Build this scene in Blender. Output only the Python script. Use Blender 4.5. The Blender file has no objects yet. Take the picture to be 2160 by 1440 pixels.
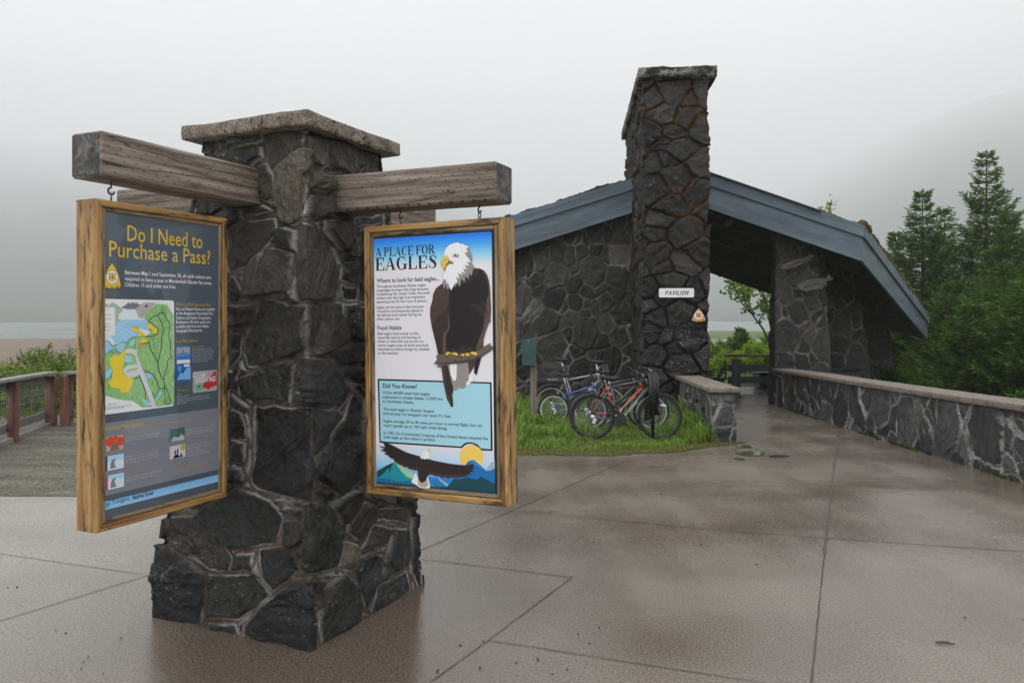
import bpy, math, random
import numpy as np
from mathutils import Vector, Matrix, Euler
from mathutils.geometry import tessellate_polygon

random.seed(7)
sc = bpy.context.scene
COL = sc.collection
F = 1654.0           # focal length in photo pixels (2160 wide)
HC = 1.6             # eye height

# ---------------------------------------------------------------- camera
cam = bpy.data.cameras.new("camera")
cam_ob = bpy.data.objects.new("camera", cam)
COL.objects.link(cam_ob)
cam_ob.location = (0, 0, HC)
cam_ob.rotation_euler = (math.radians(90), 0, 0)
cam.sensor_width = 36.0
cam.lens = F / 2160 * 36.0
cam.shift_y = -(720 - 670) / 2160
cam.clip_start = 0.05
cam.clip_end = 20000
sc.camera = cam_ob

# ---------------------------------------------------------------- world, sun, exposure
SUN_EL, SUN_ROT = math.radians(48), math.radians(215)
w = bpy.data.worlds.new("World")
sc.world = w
w.use_nodes = True
wn = w.node_tree
wn.nodes.clear()
def wnode(t, **kw):
    n = wn.nodes.new(t)
    for k, v in kw.items(): setattr(n, k, v)
    return n
out = wnode('ShaderNodeOutputWorld')
sky = wnode('ShaderNodeTexSky', sky_type='NISHITA', sun_disc=False, sun_elevation=SUN_EL, sun_rotation=SUN_ROT)
hs = wnode('ShaderNodeHueSaturation'); hs.inputs['Saturation'].default_value = 0.12
wn.links.new(sky.outputs[0], hs.inputs['Color'])
bg1 = wnode('ShaderNodeBackground'); bg1.inputs[1].default_value = 0.05
wn.links.new(hs.outputs[0], bg1.inputs[0])
tc = wnode('ShaderNodeTexCoord')
sx = wnode('ShaderNodeSeparateXYZ'); wn.links.new(tc.outputs['Generated'], sx.inputs[0])
# overcast sky: luminance grows from horizon to zenith (1 + 2 sin e)
mr = wnode('ShaderNodeFloatCurve'); wn.links.new(sx.outputs['Z'], mr.inputs[1])
cv = mr.mapping.curves[0].points            # radiance / 3 over sin(elevation)
cv[0].location = (0.0, 0.27); cv[1].location = (1.0, 0.86)
cv.new(0.22, 0.322); cv.new(0.42, 0.347); cv.new(0.62, 0.44)
mr.mapping.update()
mp = wnode('ShaderNodeMapping'); mp.inputs['Scale'].default_value = (1.6, 1.6, 4.5)
wn.links.new(tc.outputs['Generated'], mp.inputs[0])
nz = wnode('ShaderNodeTexNoise'); nz.inputs['Scale'].default_value = 1.7; nz.inputs['Detail'].default_value = 5
nz.inputs['Roughness'].default_value = 0.45
wn.links.new(mp.outputs[0], nz.inputs['Vector'])
mr2 = wnode('ShaderNodeMapRange'); wn.links.new(nz.outputs[0], mr2.inputs[0])
mr2.inputs[1].default_value = 0.25; mr2.inputs[2].default_value = 0.75
mr2.inputs[3].default_value = 0.80; mr2.inputs[4].default_value = 1.14
# the cloud is thinnest over the lake, straight ahead
mry = wnode('ShaderNodeMapRange'); wn.links.new(sx.outputs['Y'], mry.inputs[0])
mry.inputs[1].default_value = 0.72; mry.inputs[2].default_value = 1.0
mry.inputs[3].default_value = 0.93; mry.inputs[4].default_value = 1.09
mu0 = wnode('ShaderNodeMath', operation='MULTIPLY')
wn.links.new(mr2.outputs[0], mu0.inputs[0]); wn.links.new(mry.outputs[0], mu0.inputs[1])
mu = wnode('ShaderNodeMath', operation='MULTIPLY')
wn.links.new(mr.outputs[0], mu.inputs[0]); wn.links.new(mu0.outputs[0], mu.inputs[1])
bg2 = wnode('ShaderNodeBackground'); bg2.inputs[0].default_value = (0.99, 0.985, 1.0, 1)
mu3 = wnode('ShaderNodeMath', operation='MULTIPLY'); mu3.inputs[1].default_value = 3.0
wn.links.new(mu.outputs[0], mu3.inputs[0]); wn.links.new(mu3.outputs[0], bg2.inputs[1])
ad = wnode('ShaderNodeAddShader')
wn.links.new(bg1.outputs[0], ad.inputs[0]); wn.links.new(bg2.outputs[0], ad.inputs[1])
wn.links.new(ad.outputs[0], out.inputs[0])

sun = bpy.data.lights.new("sun", 'SUN')
sun.energy = 0.5
sun.angle = math.radians(25)
sun.color = (1.0, 0.96, 0.9)
sun_ob = bpy.data.objects.new("sun", sun)
COL.objects.link(sun_ob)
sun_ob.rotation_euler = (math.radians(42), 0, math.radians(-25))
sun_ob.location = (0, 0, 50)

sc.view_settings.view_transform = 'Standard'
sc.view_settings.look = 'None'
sc.view_settings.gamma = 1
sc.view_settings.exposure = 0.17
sc.view_settings.use_curve_mapping = False
sc.cycles.volume_bounces = 8
sc.cycles.max_bounces = 12
sc.cycles.diffuse_bounces = 4
sc.cycles.transparent_max_bounces = 8

# ---------------------------------------------------------------- helpers
def lin(c):
    c = c / 255.0
    return c / 12.92 if c <= 0.04045 else ((c + 0.055) / 1.055) ** 2.4
def rgb(r, g, b, k=1.0):
    return (min(lin(r) * k, 0.95), min(lin(g) * k, 0.95), min(lin(b) * k, 0.95), 1.0)

SL = 0.025
def gz(x, y):
    """height of the paved plateau: flat round the pillar, falling gently to the pavilion"""
    y = min(max(y, 5.0), 26.0)
    return -SL * (y - 5.0)
def P(px, py, Y):
    return Vector(((px - 1080) / F * Y, Y, HC - (py - 670) / F * Y))
def G(px, py):
    """ground point under a photo pixel"""
    q = (py - 670) / F
    Y = HC / q
    if Y > 5: Y = (HC - SL * 5) / (q - SL)
    return Vector(((px - 1080) / F * Y, Y, gz(0, Y)))

def tag(o, label=None, cat=None, group=None, kind=None):
    if label: o['label'] = label
    if cat: o['category'] = cat
    if group: o['group'] = group
    if kind: o['kind'] = kind
    return o
def empty(name, loc, label, cat, group=None, rz=0.0):
    o = bpy.data.objects.new(name, None)
    COL.objects.link(o)
    o.empty_display_size = 0.1
    o.location = loc
    o.rotation_euler = (0, 0, rz)
    return tag(o, label, cat, group)
def wmat(o):
    m = Matrix.LocRotScale(o.location, o.rotation_euler, None)
    if o.parent is not None: m = wmat(o.parent) @ o.matrix_parent_inverse @ m
    return m
def parent(o, p):
    """parent keeping world coordinates"""
    o.parent = p
    o.matrix_parent_inverse = wmat(p).inverted()
    return o

class MB:
    """mesh collector"""
    def __init__(s):
        s.v = []; s.f = []; s.m = []; s.sm = []; s.wc = []; s.col = []
    def add(s, verts, faces, mi=0, smooth=False, wc=None, col=None):
        o = len(s.v)
        s.v.extend([tuple(p) for p in verts])
        s.f.extend([tuple(i + o for i in f) for f in faces])
        s.m.extend([mi] * len(faces)); s.sm.extend([smooth] * len(faces))
        s.wc.extend(wc if wc is not None else [(0, 0, 0)] * len(verts))
        s.col.extend([col or (1, 1, 1, 1)] * len(verts) if not isinstance(col, list) else col)
    def box(s, c, size, R=None, mi=0, bev=0.004, col=None, axis=0):
        """bevelled box; wc = local coords with the grain axis first"""
        c = Vector(c); h = [x / 2 for x in size]
        b = min(bev, min(h) * 0.8)
        R = R or Matrix.Identity(3)
        vid = {}; V = []; W = []
        off = (random.uniform(0, 40), random.uniform(0, 40), random.uniform(0, 40))
        for sx_ in (-1, 1):
            for sy_ in (-1, 1):
                for sz_ in (-1, 1):
                    sg = (sx_, sy_, sz_)
                    for k in range(3):
                        p = [sg[i] * (h[i] if i == k else h[i] - b) for i in range(3)]
                        vid[(sg, k)] = len(V)
                        V.append(c + R @ Vector(p))
                        q = [p[axis], p[(axis + 1) % 3], p[(axis + 2) % 3]]
                        W.append((q[0] + off[0], q[1] + off[1], q[2] + off[2]))
        fs = []
        S = (-1, 1)
        for k in range(3):
            i, j = [a for a in range(3) if a != k]
            for sg in S:
                q = []
                for (a, d) in ((-1, -1), (1, -1), (1, 1), (-1, 1)):
                    t = [0, 0, 0]; t[k] = sg; t[i] = a; t[j] = d
                    q.append(vid[(tuple(t), k)])
                fs.append(q)
            # edges along axis k between faces i and j
            for a in S:
                for d in S:
                    q = []
                    for (e, f_) in ((-1, i), (1, i), (1, j), (-1, j)):
                        t = [0, 0, 0]; t[k] = e; t[i] = a; t[j] = d
                        q.append(vid[(tuple(t), f_)])
                    fs.append(q)
        for a in S:
            for d in S:
                for e in S:
                    fs.append([vid[((a, d, e), k)] for k in range(3)])
        FF = []
        for f in fs:
            p0, p1, p2 = V[f[0]], V[f[1]], V[f[2]]
            n = (p1 - p0).cross(p2 - p0)
            m = sum((V[i] for i in f), Vector()) / len(f) - c
            FF.append(f if n.dot(m) > 0 else f[::-1])
        s.add(V, FF, mi, False, W, col)
    def bar(s, a, b, w, h, up=(0, 0, 1), mi=0, bev=0.004, col=None):
        a = Vector(a); b = Vector(b); d = b - a; L = d.length; d.normalize()
        u = Vector(up); y = u.cross(d)
        if y.length < 1e-5: y = Vector((1, 0, 0)).cross(d)
        y.normalize(); z = d.cross(y)
        R = Matrix((d, y, z)).transposed()
        s.box((a + b) / 2, (L, w, h), R, mi, bev, col, 0)
    def tube(s, pts, r, seg=8, closed=False, mi=0, caps=True, col=None, smooth=True):
        pts = [Vector(p) for p in pts]; n = len(pts)
        rs = r if isinstance(r, (list, tuple)) else [r] * n
        V = []; W = []; fs = []
        ref = None
        dist = 0
        for i, p in enumerate(pts):
            if closed: t = pts[(i + 1) % n] - pts[i - 1]
            else: t = pts[min(i + 1, n - 1)] - pts[max(i - 1, 0)]
            t.normalize()
            if ref is None:
                ref = Vector((0, 0, 1)) if abs(t.z) < 0.9 else Vector((1, 0, 0))
            x = ref - t * ref.dot(t); x.normalize(); ref = x
            y = t.cross(x)
            if i: dist += (p - pts[i - 1]).length
            for k in range(seg):
                a = 2 * math.pi * k / seg
                V.append(p + (x * math.cos(a) + y * math.sin(a)) * rs[i])
                W.append((dist, math.cos(a) * rs[i], math.sin(a) * rs[i]))
        m = n if closed else n - 1
        for i in range(m):
            for k in range(seg):
                a, b = i * seg + k, i * seg + (k + 1) % seg
                c, d = ((i + 1) % n) * seg + (k + 1) % seg, ((i + 1) % n) * seg + k
                fs.append((a, b, c, d))
        if caps and not closed:
            fs.append(tuple(range(seg - 1, -1, -1)))
            fs.append(tuple((n - 1) * seg + k for k in range(seg)))
        s.add(V, fs, mi, smooth, W, col)
    def prism(s, poly, axis_dir, thick, mi=0, col=None):
        """closed planar polygon (3-D points) extruded along axis_dir*thick"""
        poly = [Vector(p) for p in poly]; d = Vector(axis_dir) * thick
        n = len(poly)
        V = poly + [p + d for p in poly]
        tris = tessellate_polygon([poly])
        fs = [tuple(t) for t in tris] + [tuple(i + n for i in t[::-1]) for t in tris]
        fs += [(i, (i + 1) % n, (i + 1) % n + n, i + n) for i in range(n)]
        # orient outward
        nn = (V[fs[0][1]] - V[fs[0][0]]).cross(V[fs[0][2]] - V[fs[0][0]])
        if nn.dot(d) > 0:
            fs = [f[::-1] for f in fs[:2 * len(tris)]] + fs[2 * len(tris):]
        ctr = sum(poly, Vector()) / n + d / 2
        area = Vector()
        for i in range(n): area += (poly[i]).cross(poly[(i + 1) % n])
        if area.dot(d) < 0:
            fs = fs[:2 * len(tris)] + [f[::-1] for f in fs[2 * len(tris):]]
        s.add(V, fs, mi, False, [tuple(p) for p in V], col)
    def build(s, name, mats, par=None, smooth_angle=None):
        me = bpy.data.meshes.new(name)
        me.from_pydata(s.v, [], s.f)
        if not isinstance(mats, (list, tuple)): mats = [mats]
        for m in mats: me.materials.append(m)
        me.polygons.foreach_set('material_index', s.m)
        me.polygons.foreach_set('use_smooth', s.sm)
        a = me.attributes.new('wc', 'FLOAT_VECTOR', 'POINT')
        a.data.foreach_set('vector', np.array(s.wc, dtype=np.float32).ravel())
        a = me.attributes.new('col', 'FLOAT_COLOR', 'POINT')
        a.data.foreach_set('color', np.array(s.col, dtype=np.float32).ravel())
        me.update()
        o = bpy.data.objects.new(name, me)
        COL.objects.link(o)
        if par is not None: parent(o, par)
        return o

def np_mesh(name, V, FQ, mats, attrs=None, smooth=True, par=None, mi=None):
    """fast mesh from numpy arrays (FQ: n x k faces)"""
    me = bpy.data.meshes.new(name)
    V = np.asarray(V, dtype=np.float32); FQ = np.asarray(FQ, dtype=np.int32)
    k = FQ.shape[1]
    me.vertices.add(len(V)); me.vertices.foreach_set('co', V.ravel())
    me.loops.add(FQ.size); me.loops.foreach_set('vertex_index', FQ.ravel())
    me.polygons.add(len(FQ))
    me.polygons.foreach_set('loop_start', np.arange(0, FQ.size, k, dtype=np.int32))
    me.polygons.foreach_set('loop_total', np.full(len(FQ), k, dtype=np.int32))
    me.polygons.foreach_set('use_smooth', np.full(len(FQ), smooth, dtype=bool))
    if not isinstance(mats, (list, tuple)): mats = [mats]
    for m in mats: me.materials.append(m)
    if mi is not None: me.polygons.foreach_set('material_index', np.asarray(mi, dtype=np.int32))
    me.update(calc_edges=True)
    for nm, arr in (attrs or {}).items():
        arr = np.asarray(arr, dtype=np.float32)
        if arr.ndim == 1:
            me.attributes.new(nm, 'FLOAT', 'POINT').data.foreach_set('value', arr)
        elif arr.shape[1] == 3:
            me.attributes.new(nm, 'FLOAT_VECTOR', 'POINT').data.foreach_set('vector', arr.ravel())
        else:
            me.attributes.new(nm, 'FLOAT_COLOR', 'POINT').data.foreach_set('color', arr.ravel())
    me.validate()
    o = bpy.data.objects.new(name, me)
    COL.objects.link(o)
    if par is not None: parent(o, par)
    return o

# ---------------------------------------------------------------- numpy noise
def _h(ix, iy, seed):
    with np.errstate(over='ignore'):
        n = (ix.astype(np.int64) * 374761393 + iy.astype(np.int64) * 668265263 + seed * 1442695041) & 0xffffffff
        n = ((n ^ (n >> 13)) * 1274126177) & 0xffffffff
        n = n ^ (n >> 16)
    return (n & 0xffff) / 65535.0
def vnoise(x, y, seed=0):
    x = np.asarray(x, float); y = np.asarray(y, float)
    ix = np.floor(x); iy = np.floor(y); fx = x - ix; fy = y - iy
    fx = fx * fx * (3 - 2 * fx); fy = fy * fy * (3 - 2 * fy)
    a = _h(ix, iy, seed); b = _h(ix + 1, iy, seed); c = _h(ix, iy + 1, seed); d = _h(ix + 1, iy + 1, seed)
    return (a * (1 - fx) + b * fx) * (1 - fy) + (c * (1 - fx) + d * fx) * fy
def fbm(x, y, seed=0, oc=4):
    s = 0; a = 0.5; t = 0
    for o in range(oc):
        s = s + a * vnoise(x * 2 ** o, y * 2 ** o, seed + o * 17); t += a; a *= 0.5
    return s / t
def sstep(a, b, x):
    t = np.clip((x - a) / (b - a), 0, 1)
    return t * t * (3 - 2 * t)
# ---------------------------------------------------------------- materials
class NB:
    def __init__(s, name):
        s.mat = bpy.data.materials.new(name); s.mat.use_nodes = True
        s.t = s.mat.node_tree; s.t.nodes.clear()
        s.out = s.t.nodes.new('ShaderNodeOutputMaterial')
    def put(s, sock, v):
        if isinstance(v, bpy.types.NodeSocket): s.t.links.new(v, sock)
        else: sock.default_value = v
    def n(s, typ, props=None, **kw):
        nd = s.t.nodes.new(typ)
        for k, v in (props or {}).items(): setattr(nd, k, v)
        for k, v in kw.items():
            k = k.replace('_', ' ')
            if k[0] == 'i' and k[1:].isdigit(): sock = nd.inputs[int(k[1:])]
            else: sock = nd.inputs[k]
            s.put(sock, v)
        return nd
    def attr(s, name, o='Fac'):
        nd = s.t.nodes.new('ShaderNodeAttribute'); nd.attribute_name = name
        return nd.outputs[o]
    def math(s, op, a, b=0.0, clamp=False):
        nd = s.t.nodes.new('ShaderNodeMath'); nd.operation = op; nd.use_clamp = clamp
        s.put(nd.inputs[0], a); s.put(nd.inputs[1], b)
        return nd.outputs[0]
    def mix(s, f, a, b, mode='MIX'):
        nd = s.t.nodes.new('ShaderNodeMixRGB'); nd.blend_type = mode
        s.put(nd.inputs[0], f); s.put(nd.inputs[1], a); s.put(nd.inputs[2], b)
        return nd.outputs[0]
    def rng(s, v, a, b, c=0.0, d=1.0):
        nd = s.t.nodes.new('ShaderNodeMapRange')
        s.put(nd.inputs[0], v)
        for i, x in enumerate((a, b, c, d)): s.put(nd.inputs[i + 1], x)
        return nd.outputs[0]
    def ramp(s, f, stops, interp='LINEAR'):
        nd = s.t.nodes.new('ShaderNodeValToRGB'); cr = nd.color_ramp; cr.interpolation = interp
        while len(cr.elements) < len(stops): cr.elements.new(0.5)
        for e, (p, c) in zip(cr.elements, stops):
            e.position = p; e.color = c if len(c) == 4 else (*c, 1)
        s.put(nd.inputs[0], f)
        return nd.outputs[0]
    def obj(s): return s.t.nodes.new('ShaderNodeTexCoord').outputs['Object']
    def map(s, v, scale=(1, 1, 1), rot=(0, 0, 0), loc=(0, 0, 0)):
        nd = s.t.nodes.new('ShaderNodeMapping')
        s.put(nd.inputs[0], v); nd.inputs['Scale'].default_value = scale
        nd.inputs['Rotation'].default_value = rot; nd.inputs['Location'].default_value = loc
        return nd.outputs[0]
    def noise(s, v, scale, detail=5, rough=0.55, o=0, dist=0.0):
        nd = s.n('ShaderNodeTexNoise', None, Scale=scale, Detail=detail, Roughness=rough, Distortion=dist)
        if v is not None: s.t.links.new(v, nd.inputs['Vector'])
        return nd.outputs[o]
    def bump(s, h, strength=0.5, dist=0.01, normal=None):
        nd = s.n('ShaderNodeBump', None, Strength=strength, Distance=dist, Height=h)
        if normal is not None: s.t.links.new(normal, nd.inputs['Normal'])
        return nd.outputs[0]
    def bsdf(s, color, rough=0.6, normal=None, metal=0.0, spec=0.5, **kw):
        nd = s.t.nodes.new('ShaderNodeBsdfPrincipled')
        s.put(nd.inputs['Base Color'], color); s.put(nd.inputs['Roughness'], rough)
        s.put(nd.inputs['Metallic'], metal); s.put(nd.inputs['Specular IOR Level'], spec)
        if normal is not None: s.t.links.new(normal, nd.inputs['Normal'])
        for k, v in kw.items(): s.put(nd.inputs[k.replace('_', ' ')], v)
        s.t.links.new(nd.outputs[0], s.out.inputs[0])
        return nd

def flat(name, col, rough=0.5, metal=0.0, var=0.0, scale=20, bump=0.0, **kw):
    b = NB(name)
    c = col if len(col) == 4 else (*col, 1)
    cc = c; nm = None
    if var > 0:
        nz_ = b.noise(b.obj(), scale, 4)
        cc = b.mix(b.rng(nz_, 0.3, 0.7), tuple(x * (1 - var) for x in c[:3]) + (1,), tuple(min(1, x * (1 + var)) for x in c[:3]) + (1,))
    if bump > 0:
        nm = b.bump(b.noise(b.obj(), scale * 3, 4), bump, 0.005)
    b.bsdf(cc, rough, nm, metal, **kw)
    return b.mat

def stone_mat(name, stops, mortar, scale=1.0, lichen=0.3, vein=0.5, moss=None, moss_z=None, wet=0.5, bump=0.6, efl=0.0):
    """field stone: 'sid' colours the individual stone, 'jt' marks the joints"""
    b = NB(name)
    v = b.obj()
    sid = b.attr('sid'); jt = b.attr('jt')
    base = b.ramp(sid, stops)
    big = b.noise(v, 5 * scale, 6, 0.65)
    base = b.mix(b.rng(big, 0.3, 0.72), b.mix(1.0, base, (0.6, 0.6, 0.62, 1), 'MULTIPLY'), b.mix(1.0, base, (1.55, 1.5, 1.42, 1), 'MULTIPLY'))
    # cleavage streaks, turned by the stone's own id
    rv = b.n('ShaderNodeVectorRotate', {'rotation_type': 'AXIS_ANGLE'}, Vector=v, Axis=(0.5, 0.3, 0.8), Angle=b.math('MULTIPLY', sid, 9.0)).outputs[0]
    st = b.noise(b.map(rv, (3 * scale, 26 * scale, 10 * scale)), 1.0, 5, 0.6)
    base = b.mix(b.rng(st, 0.52, 0.75, 0, 0.6), base, b.mix(1.0, base, (2.3, 2.15, 1.95, 1), 'MULTIPLY'))
    # quartz veins
    vn = b.noise(b.map(rv, (2.2 * scale, 6 * scale, 4 * scale)), 1.0, 2, 0.5, dist=0.6)
    vl = b.math('LESS_THAN', b.math('ABSOLUTE', b.math('SUBTRACT', vn, 0.5)), 0.0045)
    vm = b.math('MULTIPLY', vl, b.rng(b.noise(v, 2.2 * scale, 2), 0.55, 0.62, 0, vein))
    base = b.mix(vm, base, (0.30, 0.30, 0.29, 1))
    # lichen specks
    li = b.noise(v, 46 * scale, 3, 0.6)
    lm = b.math('MULTIPLY', b.rng(li, 0.63, 0.70), b.rng(b.noise(v, 1.7 * scale, 3), 0.5, 0.66, 0, lichen))
    base = b.mix(lm, base, (0.26, 0.265, 0.25, 1))
    gr_ = b.noise(v, 95 * scale, 4, 0.75)
    base = b.mix(b.rng(gr_, 0.42, 0.62), b.mix(1.0, base, (0.62, 0.62, 0.62, 1), 'MULTIPLY'), b.mix(1.0, base, (1.75, 1.72, 1.65, 1), 'MULTIPLY'))
    # mortar
    mo = b.mix(b.rng(b.noise(v, 22 * scale, 5), 0.35, 0.68), tuple(x * 0.42 for x in mortar[:3]) + (1,), mortar)
    mo = b.mix(b.rng(b.noise(v, 3.1 * scale, 4), 0.46, 0.62), b.mix(1.0, mo, (0.5, 0.45, 0.4, 1), 'MULTIPLY'), mo)
    ef = b.math('MULTIPLY', b.math('SUBTRACT', 1.0, b.math('ABSOLUTE', b.math('SUBTRACT', b.math('MULTIPLY', jt, 2.0), 1.0))), b.rng(b.noise(v, 2.6 * scale, 3), 0.42, 0.6))
    col = b.mix(jt, base, mo)
    col = b.mix(b.math('MULTIPLY', ef, efl), col, (0.46, 0.45, 0.43, 1))
    if moss is not None:
        mm = b.rng(b.noise(v, 1.3, 5, 0.6), 0.39, 0.54)
        if moss_z is not None:
            z = b.n('ShaderNodeSeparateXYZ', None, Vector=v).outputs['Z']
            mm = b.math('MULTIPLY', mm, b.rng(z, moss_z[0], moss_z[1]))
        edge = b.attr('je')
        mm = b.math('MULTIPLY', mm, edge)
        mc = b.mix(b.rng(b.noise(v, 9, 3), 0.45, 0.68), moss[0], moss[1])
        col = b.mix(b.math('MINIMUM', mm, 1.0), col, mc)
    h1 = b.noise(v, 14 * scale, 7, 0.62)
    h = b.math('ADD', h1, b.math('MULTIPLY', st, 0.7))
    h = b.math('ADD', h, b.math('MULTIPLY', b.noise(v, 70 * scale, 3), 0.25))
    nm = b.bump(h, bump, 0.02 / scale)
    ro = b.rng(b.noise(v, 3.0 * scale, 3), 0.35, 0.7, 0.78 - 0.42 * wet, 0.8)
    ro = b.mix(jt, ro, (0.85, 0.85, 0.85, 1))
    b.bsdf(col, ro, nm, spec=0.4)
    return b.mat

PILLAR_STONE = stone_mat('pillar_stone', [(0.0, (0.006, 0.0066, 0.008)), (0.3, (0.011, 0.0113, 0.012)), (0.55, (0.016, 0.0174, 0.0172)),
    (0.72, (0.026, 0.025, 0.0215)), (0.86, (0.042, 0.040, 0.033)), (1.0, (0.080, 0.072, 0.058))], (0.25, 0.22, 0.195, 1), 1.0, 1.0, 0.3, wet=0.8, bump=1.0, efl=0.8)
CHIM_STONE = stone_mat('chimney_stone', [(0.0, (0.008, 0.008, 0.009)), (0.5, (0.016, 0.016, 0.0165)), (1.0, (0.042, 0.042, 0.044))],
    (0.007, 0.006, 0.005, 1), 0.55, 1.0, 0.35, moss=((0.035, 0.014, 0.005, 1), (0.085, 0.05, 0.010, 1)), moss_z=(2.0, 3.3), wet=0.35, bump=1.0)
WALL_STONE = stone_mat('wall_stone', [(0.0, (0.010, 0.0105, 0.011)), (0.5, (0.023, 0.024, 0.0235)), (0.92, (0.040, 0.040, 0.036)), (1.0, (0.13, 0.13, 0.13))],
    (0.27, 0.27, 0.26, 1), 0.55, 0.6, 0.5, wet=0.3)
LOW_STONE = stone_mat('low_wall_stone', [(0.0, (0.020, 0.022, 0.025)), (0.5, (0.042, 0.046, 0.050)), (1.0, (0.085, 0.088, 0.092))],
    (0.42, 0.42, 0.43, 1), 0.7, 0.5, 0.8, wet=0.5, bump=0.8, efl=0.8)
PIER_STONE = stone_mat('pier_stone', [(0.0, (0.008, 0.0085, 0.009)), (0.5, (0.016, 0.017, 0.018)), (1.0, (0.042, 0.042, 0.042))],
    (0.22, 0.22, 0.215, 1), 0.6, 0.6, 0.5, wet=0.3)

def cast_mat(name, c0, c1, pits=0.8, moss=0.3, scale=1.0, blotch=None):
    """cast aggregate concrete coping"""
    b = NB(name); v = b.obj()
    n1 = b.noise(v, 9 * scale, 6, 0.6)
    col = b.mix(b.rng(n1, 0.35, 0.65), c0, c1)
    fine = b.noise(v, 80 * scale, 4, 0.75)
    col = b.mix(b.rng(fine, 0.40, 0.62), b.mix(1.0, col, (0.45, 0.43, 0.4, 1), 'MULTIPLY'), b.mix(1.0, col, (1.35, 1.3, 1.25, 1), 'MULTIPLY'))
    pn = b.noise(b.map(v, (30 * scale, 30 * scale, 40 * scale)), 1.0, 3, 0.6)
    pm = b.math('MULTIPLY', b.rng(pn, 0.57, 0.62), b.rng(b.noise(v, 6 * scale, 3), 0.40, 0.54, 0, pits))
    col = b.mix(pm, col, (0.030, 0.024, 0.016, 1))
    ms = b.math('MULTIPLY', b.rng(b.noise(v, 4 * scale, 5), 0.58, 0.66), moss)
    col = b.mix(ms, col, (0.055, 0.050, 0.014, 1))
    if blotch:
        bl = b.rng(b.noise(b.map(v, (2.2, 2.2, 3.5)), 1.0, 6, 0.65), 0.47, 0.55)
        col = b.mix(bl, (0.016, 0.017, 0.012, 1), col)
    h = b.math('SUBTRACT', b.math('ADD', b.math('MULTIPLY', fine, 0.4), n1), pm)
    b.bsdf(col, 0.8, b.bump(h, 0.8, 0.012 / scale))
    return b.mat
CAP_CONC = cast_mat('aggregate_concrete', (0.155, 0.132, 0.11, 1), (0.31, 0.27, 0.225, 1), pits=1.0, moss=0.6)
COPING = cast_mat('coping_concrete', (0.17, 0.145, 0.125, 1), (0.26, 0.235, 0.21, 1), pits=0.25, moss=0.12)
CHIM_CAP = cast_mat('mossy_cap_concrete', (0.20, 0.20, 0.19, 1), (0.34, 0.34, 0.33, 1), pits=0.9, moss=0.5, scale=0.6, blotch=True)

def wood_mat(name, stops, grain=1.0, dirt=0.6, dirt_col=(0.02, 0.014, 0.008, 1), rough=0.6, marks=False, bump=0.4, coat=0.0, streak=None):
    """wood whose grain follows the first axis of 'wc'"""
    b = NB(name)
    v = b.attr('wc', 'Vector')
    n1 = b.noise(b.map(v, (1.6 * grain, 34 * grain, 34 * grain)), 1.0, 6, 0.62, dist=0.35)
    n2 = b.noise(b.map(v, (6 * grain, 160 * grain, 160 * grain)), 1.0, 3, 0.6)
    f = b.math('ADD', b.math('MULTIPLY', n1, 0.75), b.math('MULTIPLY', n2, 0.25))
    col = b.ramp(b.rng(f, 0.33, 0.67), stops)
    lg = b.noise(b.map(v, (1.2, 5, 5)), 1.0, 4, 0.6)
    col = b.mix(b.rng(lg, 0.32, 0.66, 0, 0.75), col, b.mix(1.0, col, (0.52, 0.48, 0.45, 1), 'MULTIPLY'))
    if streak:
        sm = b.rng(b.noise(b.map(v, (0.9, 22, 22), loc=(3, 1, 2)), 1.0, 4, 0.6), 0.56, 0.66, 0, 0.8)
        col = b.mix(sm, col, streak)
    dm = b.math('MULTIPLY', b.rng(b.noise(b.map(v, (5, 30, 30), loc=(7, 3, 5)), 1.0, 6, 0.7), 0.51, 0.63), dirt)
    col = b.mix(dm, col, dirt_col)
    h = f
    if marks:   # incised treatment slots and long checks
        br = b.n('ShaderNodeTexBrick', {'offset': 0.5}, Vector=b.map(v, (1, 1, 1)), Scale=1.0, Mortar_Size=0.0)
        sx_ = b.n('ShaderNodeSeparateXYZ', None, Vector=v)
        zz = b.math('ADD', sx_.outputs['Z'], sx_.outputs['Y'])
        row = b.math('FLOOR', b.math('MULTIPLY', zz, 38.0))
        fx = b.math('FRACT', b.math('ADD', b.math('MULTIPLY', sx_.outputs['X'], 16.0), b.math('MULTIPLY', row, 0.37)))
        fz = b.math('FRACT', b.math('MULTIPLY', zz, 38.0))
        m = b.math('MULTIPLY', b.math('LESS_THAN', fx, 0.24), b.math('LESS_THAN', b.math('ABSOLUTE', b.math('SUBTRACT', fz, 0.5)), 0.07))
        ck = b.math('LESS_THAN', b.math('ABSOLUTE', b.math('SUBTRACT', b.noise(b.map(v, (0.55, 7, 7), loc=(2, 9, 4)), 1.0, 3, 0.5), 0.5)), 0.006)
        m = b.math('MAXIMUM', m, ck)
        col = b.mix(b.math('MULTIPLY', m, 0.8), col, (0.02, 0.014, 0.01, 1))
        h = b.math('SUBTRACT', h, b.math('MULTIPLY', m, 0.8))
    b.bsdf(col, rough, b.bump(h, bump, 0.006), Coat_Weight=coat, Coat_Roughness=0.25)
    return b.mat
BEAM_WOOD = wood_mat('weathered_beam', [(0.0, (0.065, 0.046, 0.034)), (0.3, (0.18, 0.142, 0.11)), (0.65, (0.31, 0.262, 0.218)), (1.0, (0.47, 0.43, 0.39))], 1.0, 0.35, marks=True, rough=0.75, bump=0.6)
END_WOOD = wood_mat('beam_end_grain', [(0.0, (0.045, 0.045, 0.046)), (0.5, (0.12, 0.12, 0.122)), (1.0, (0.27, 0.27, 0.27))], 0.4, 0.7, rough=0.85)
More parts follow.
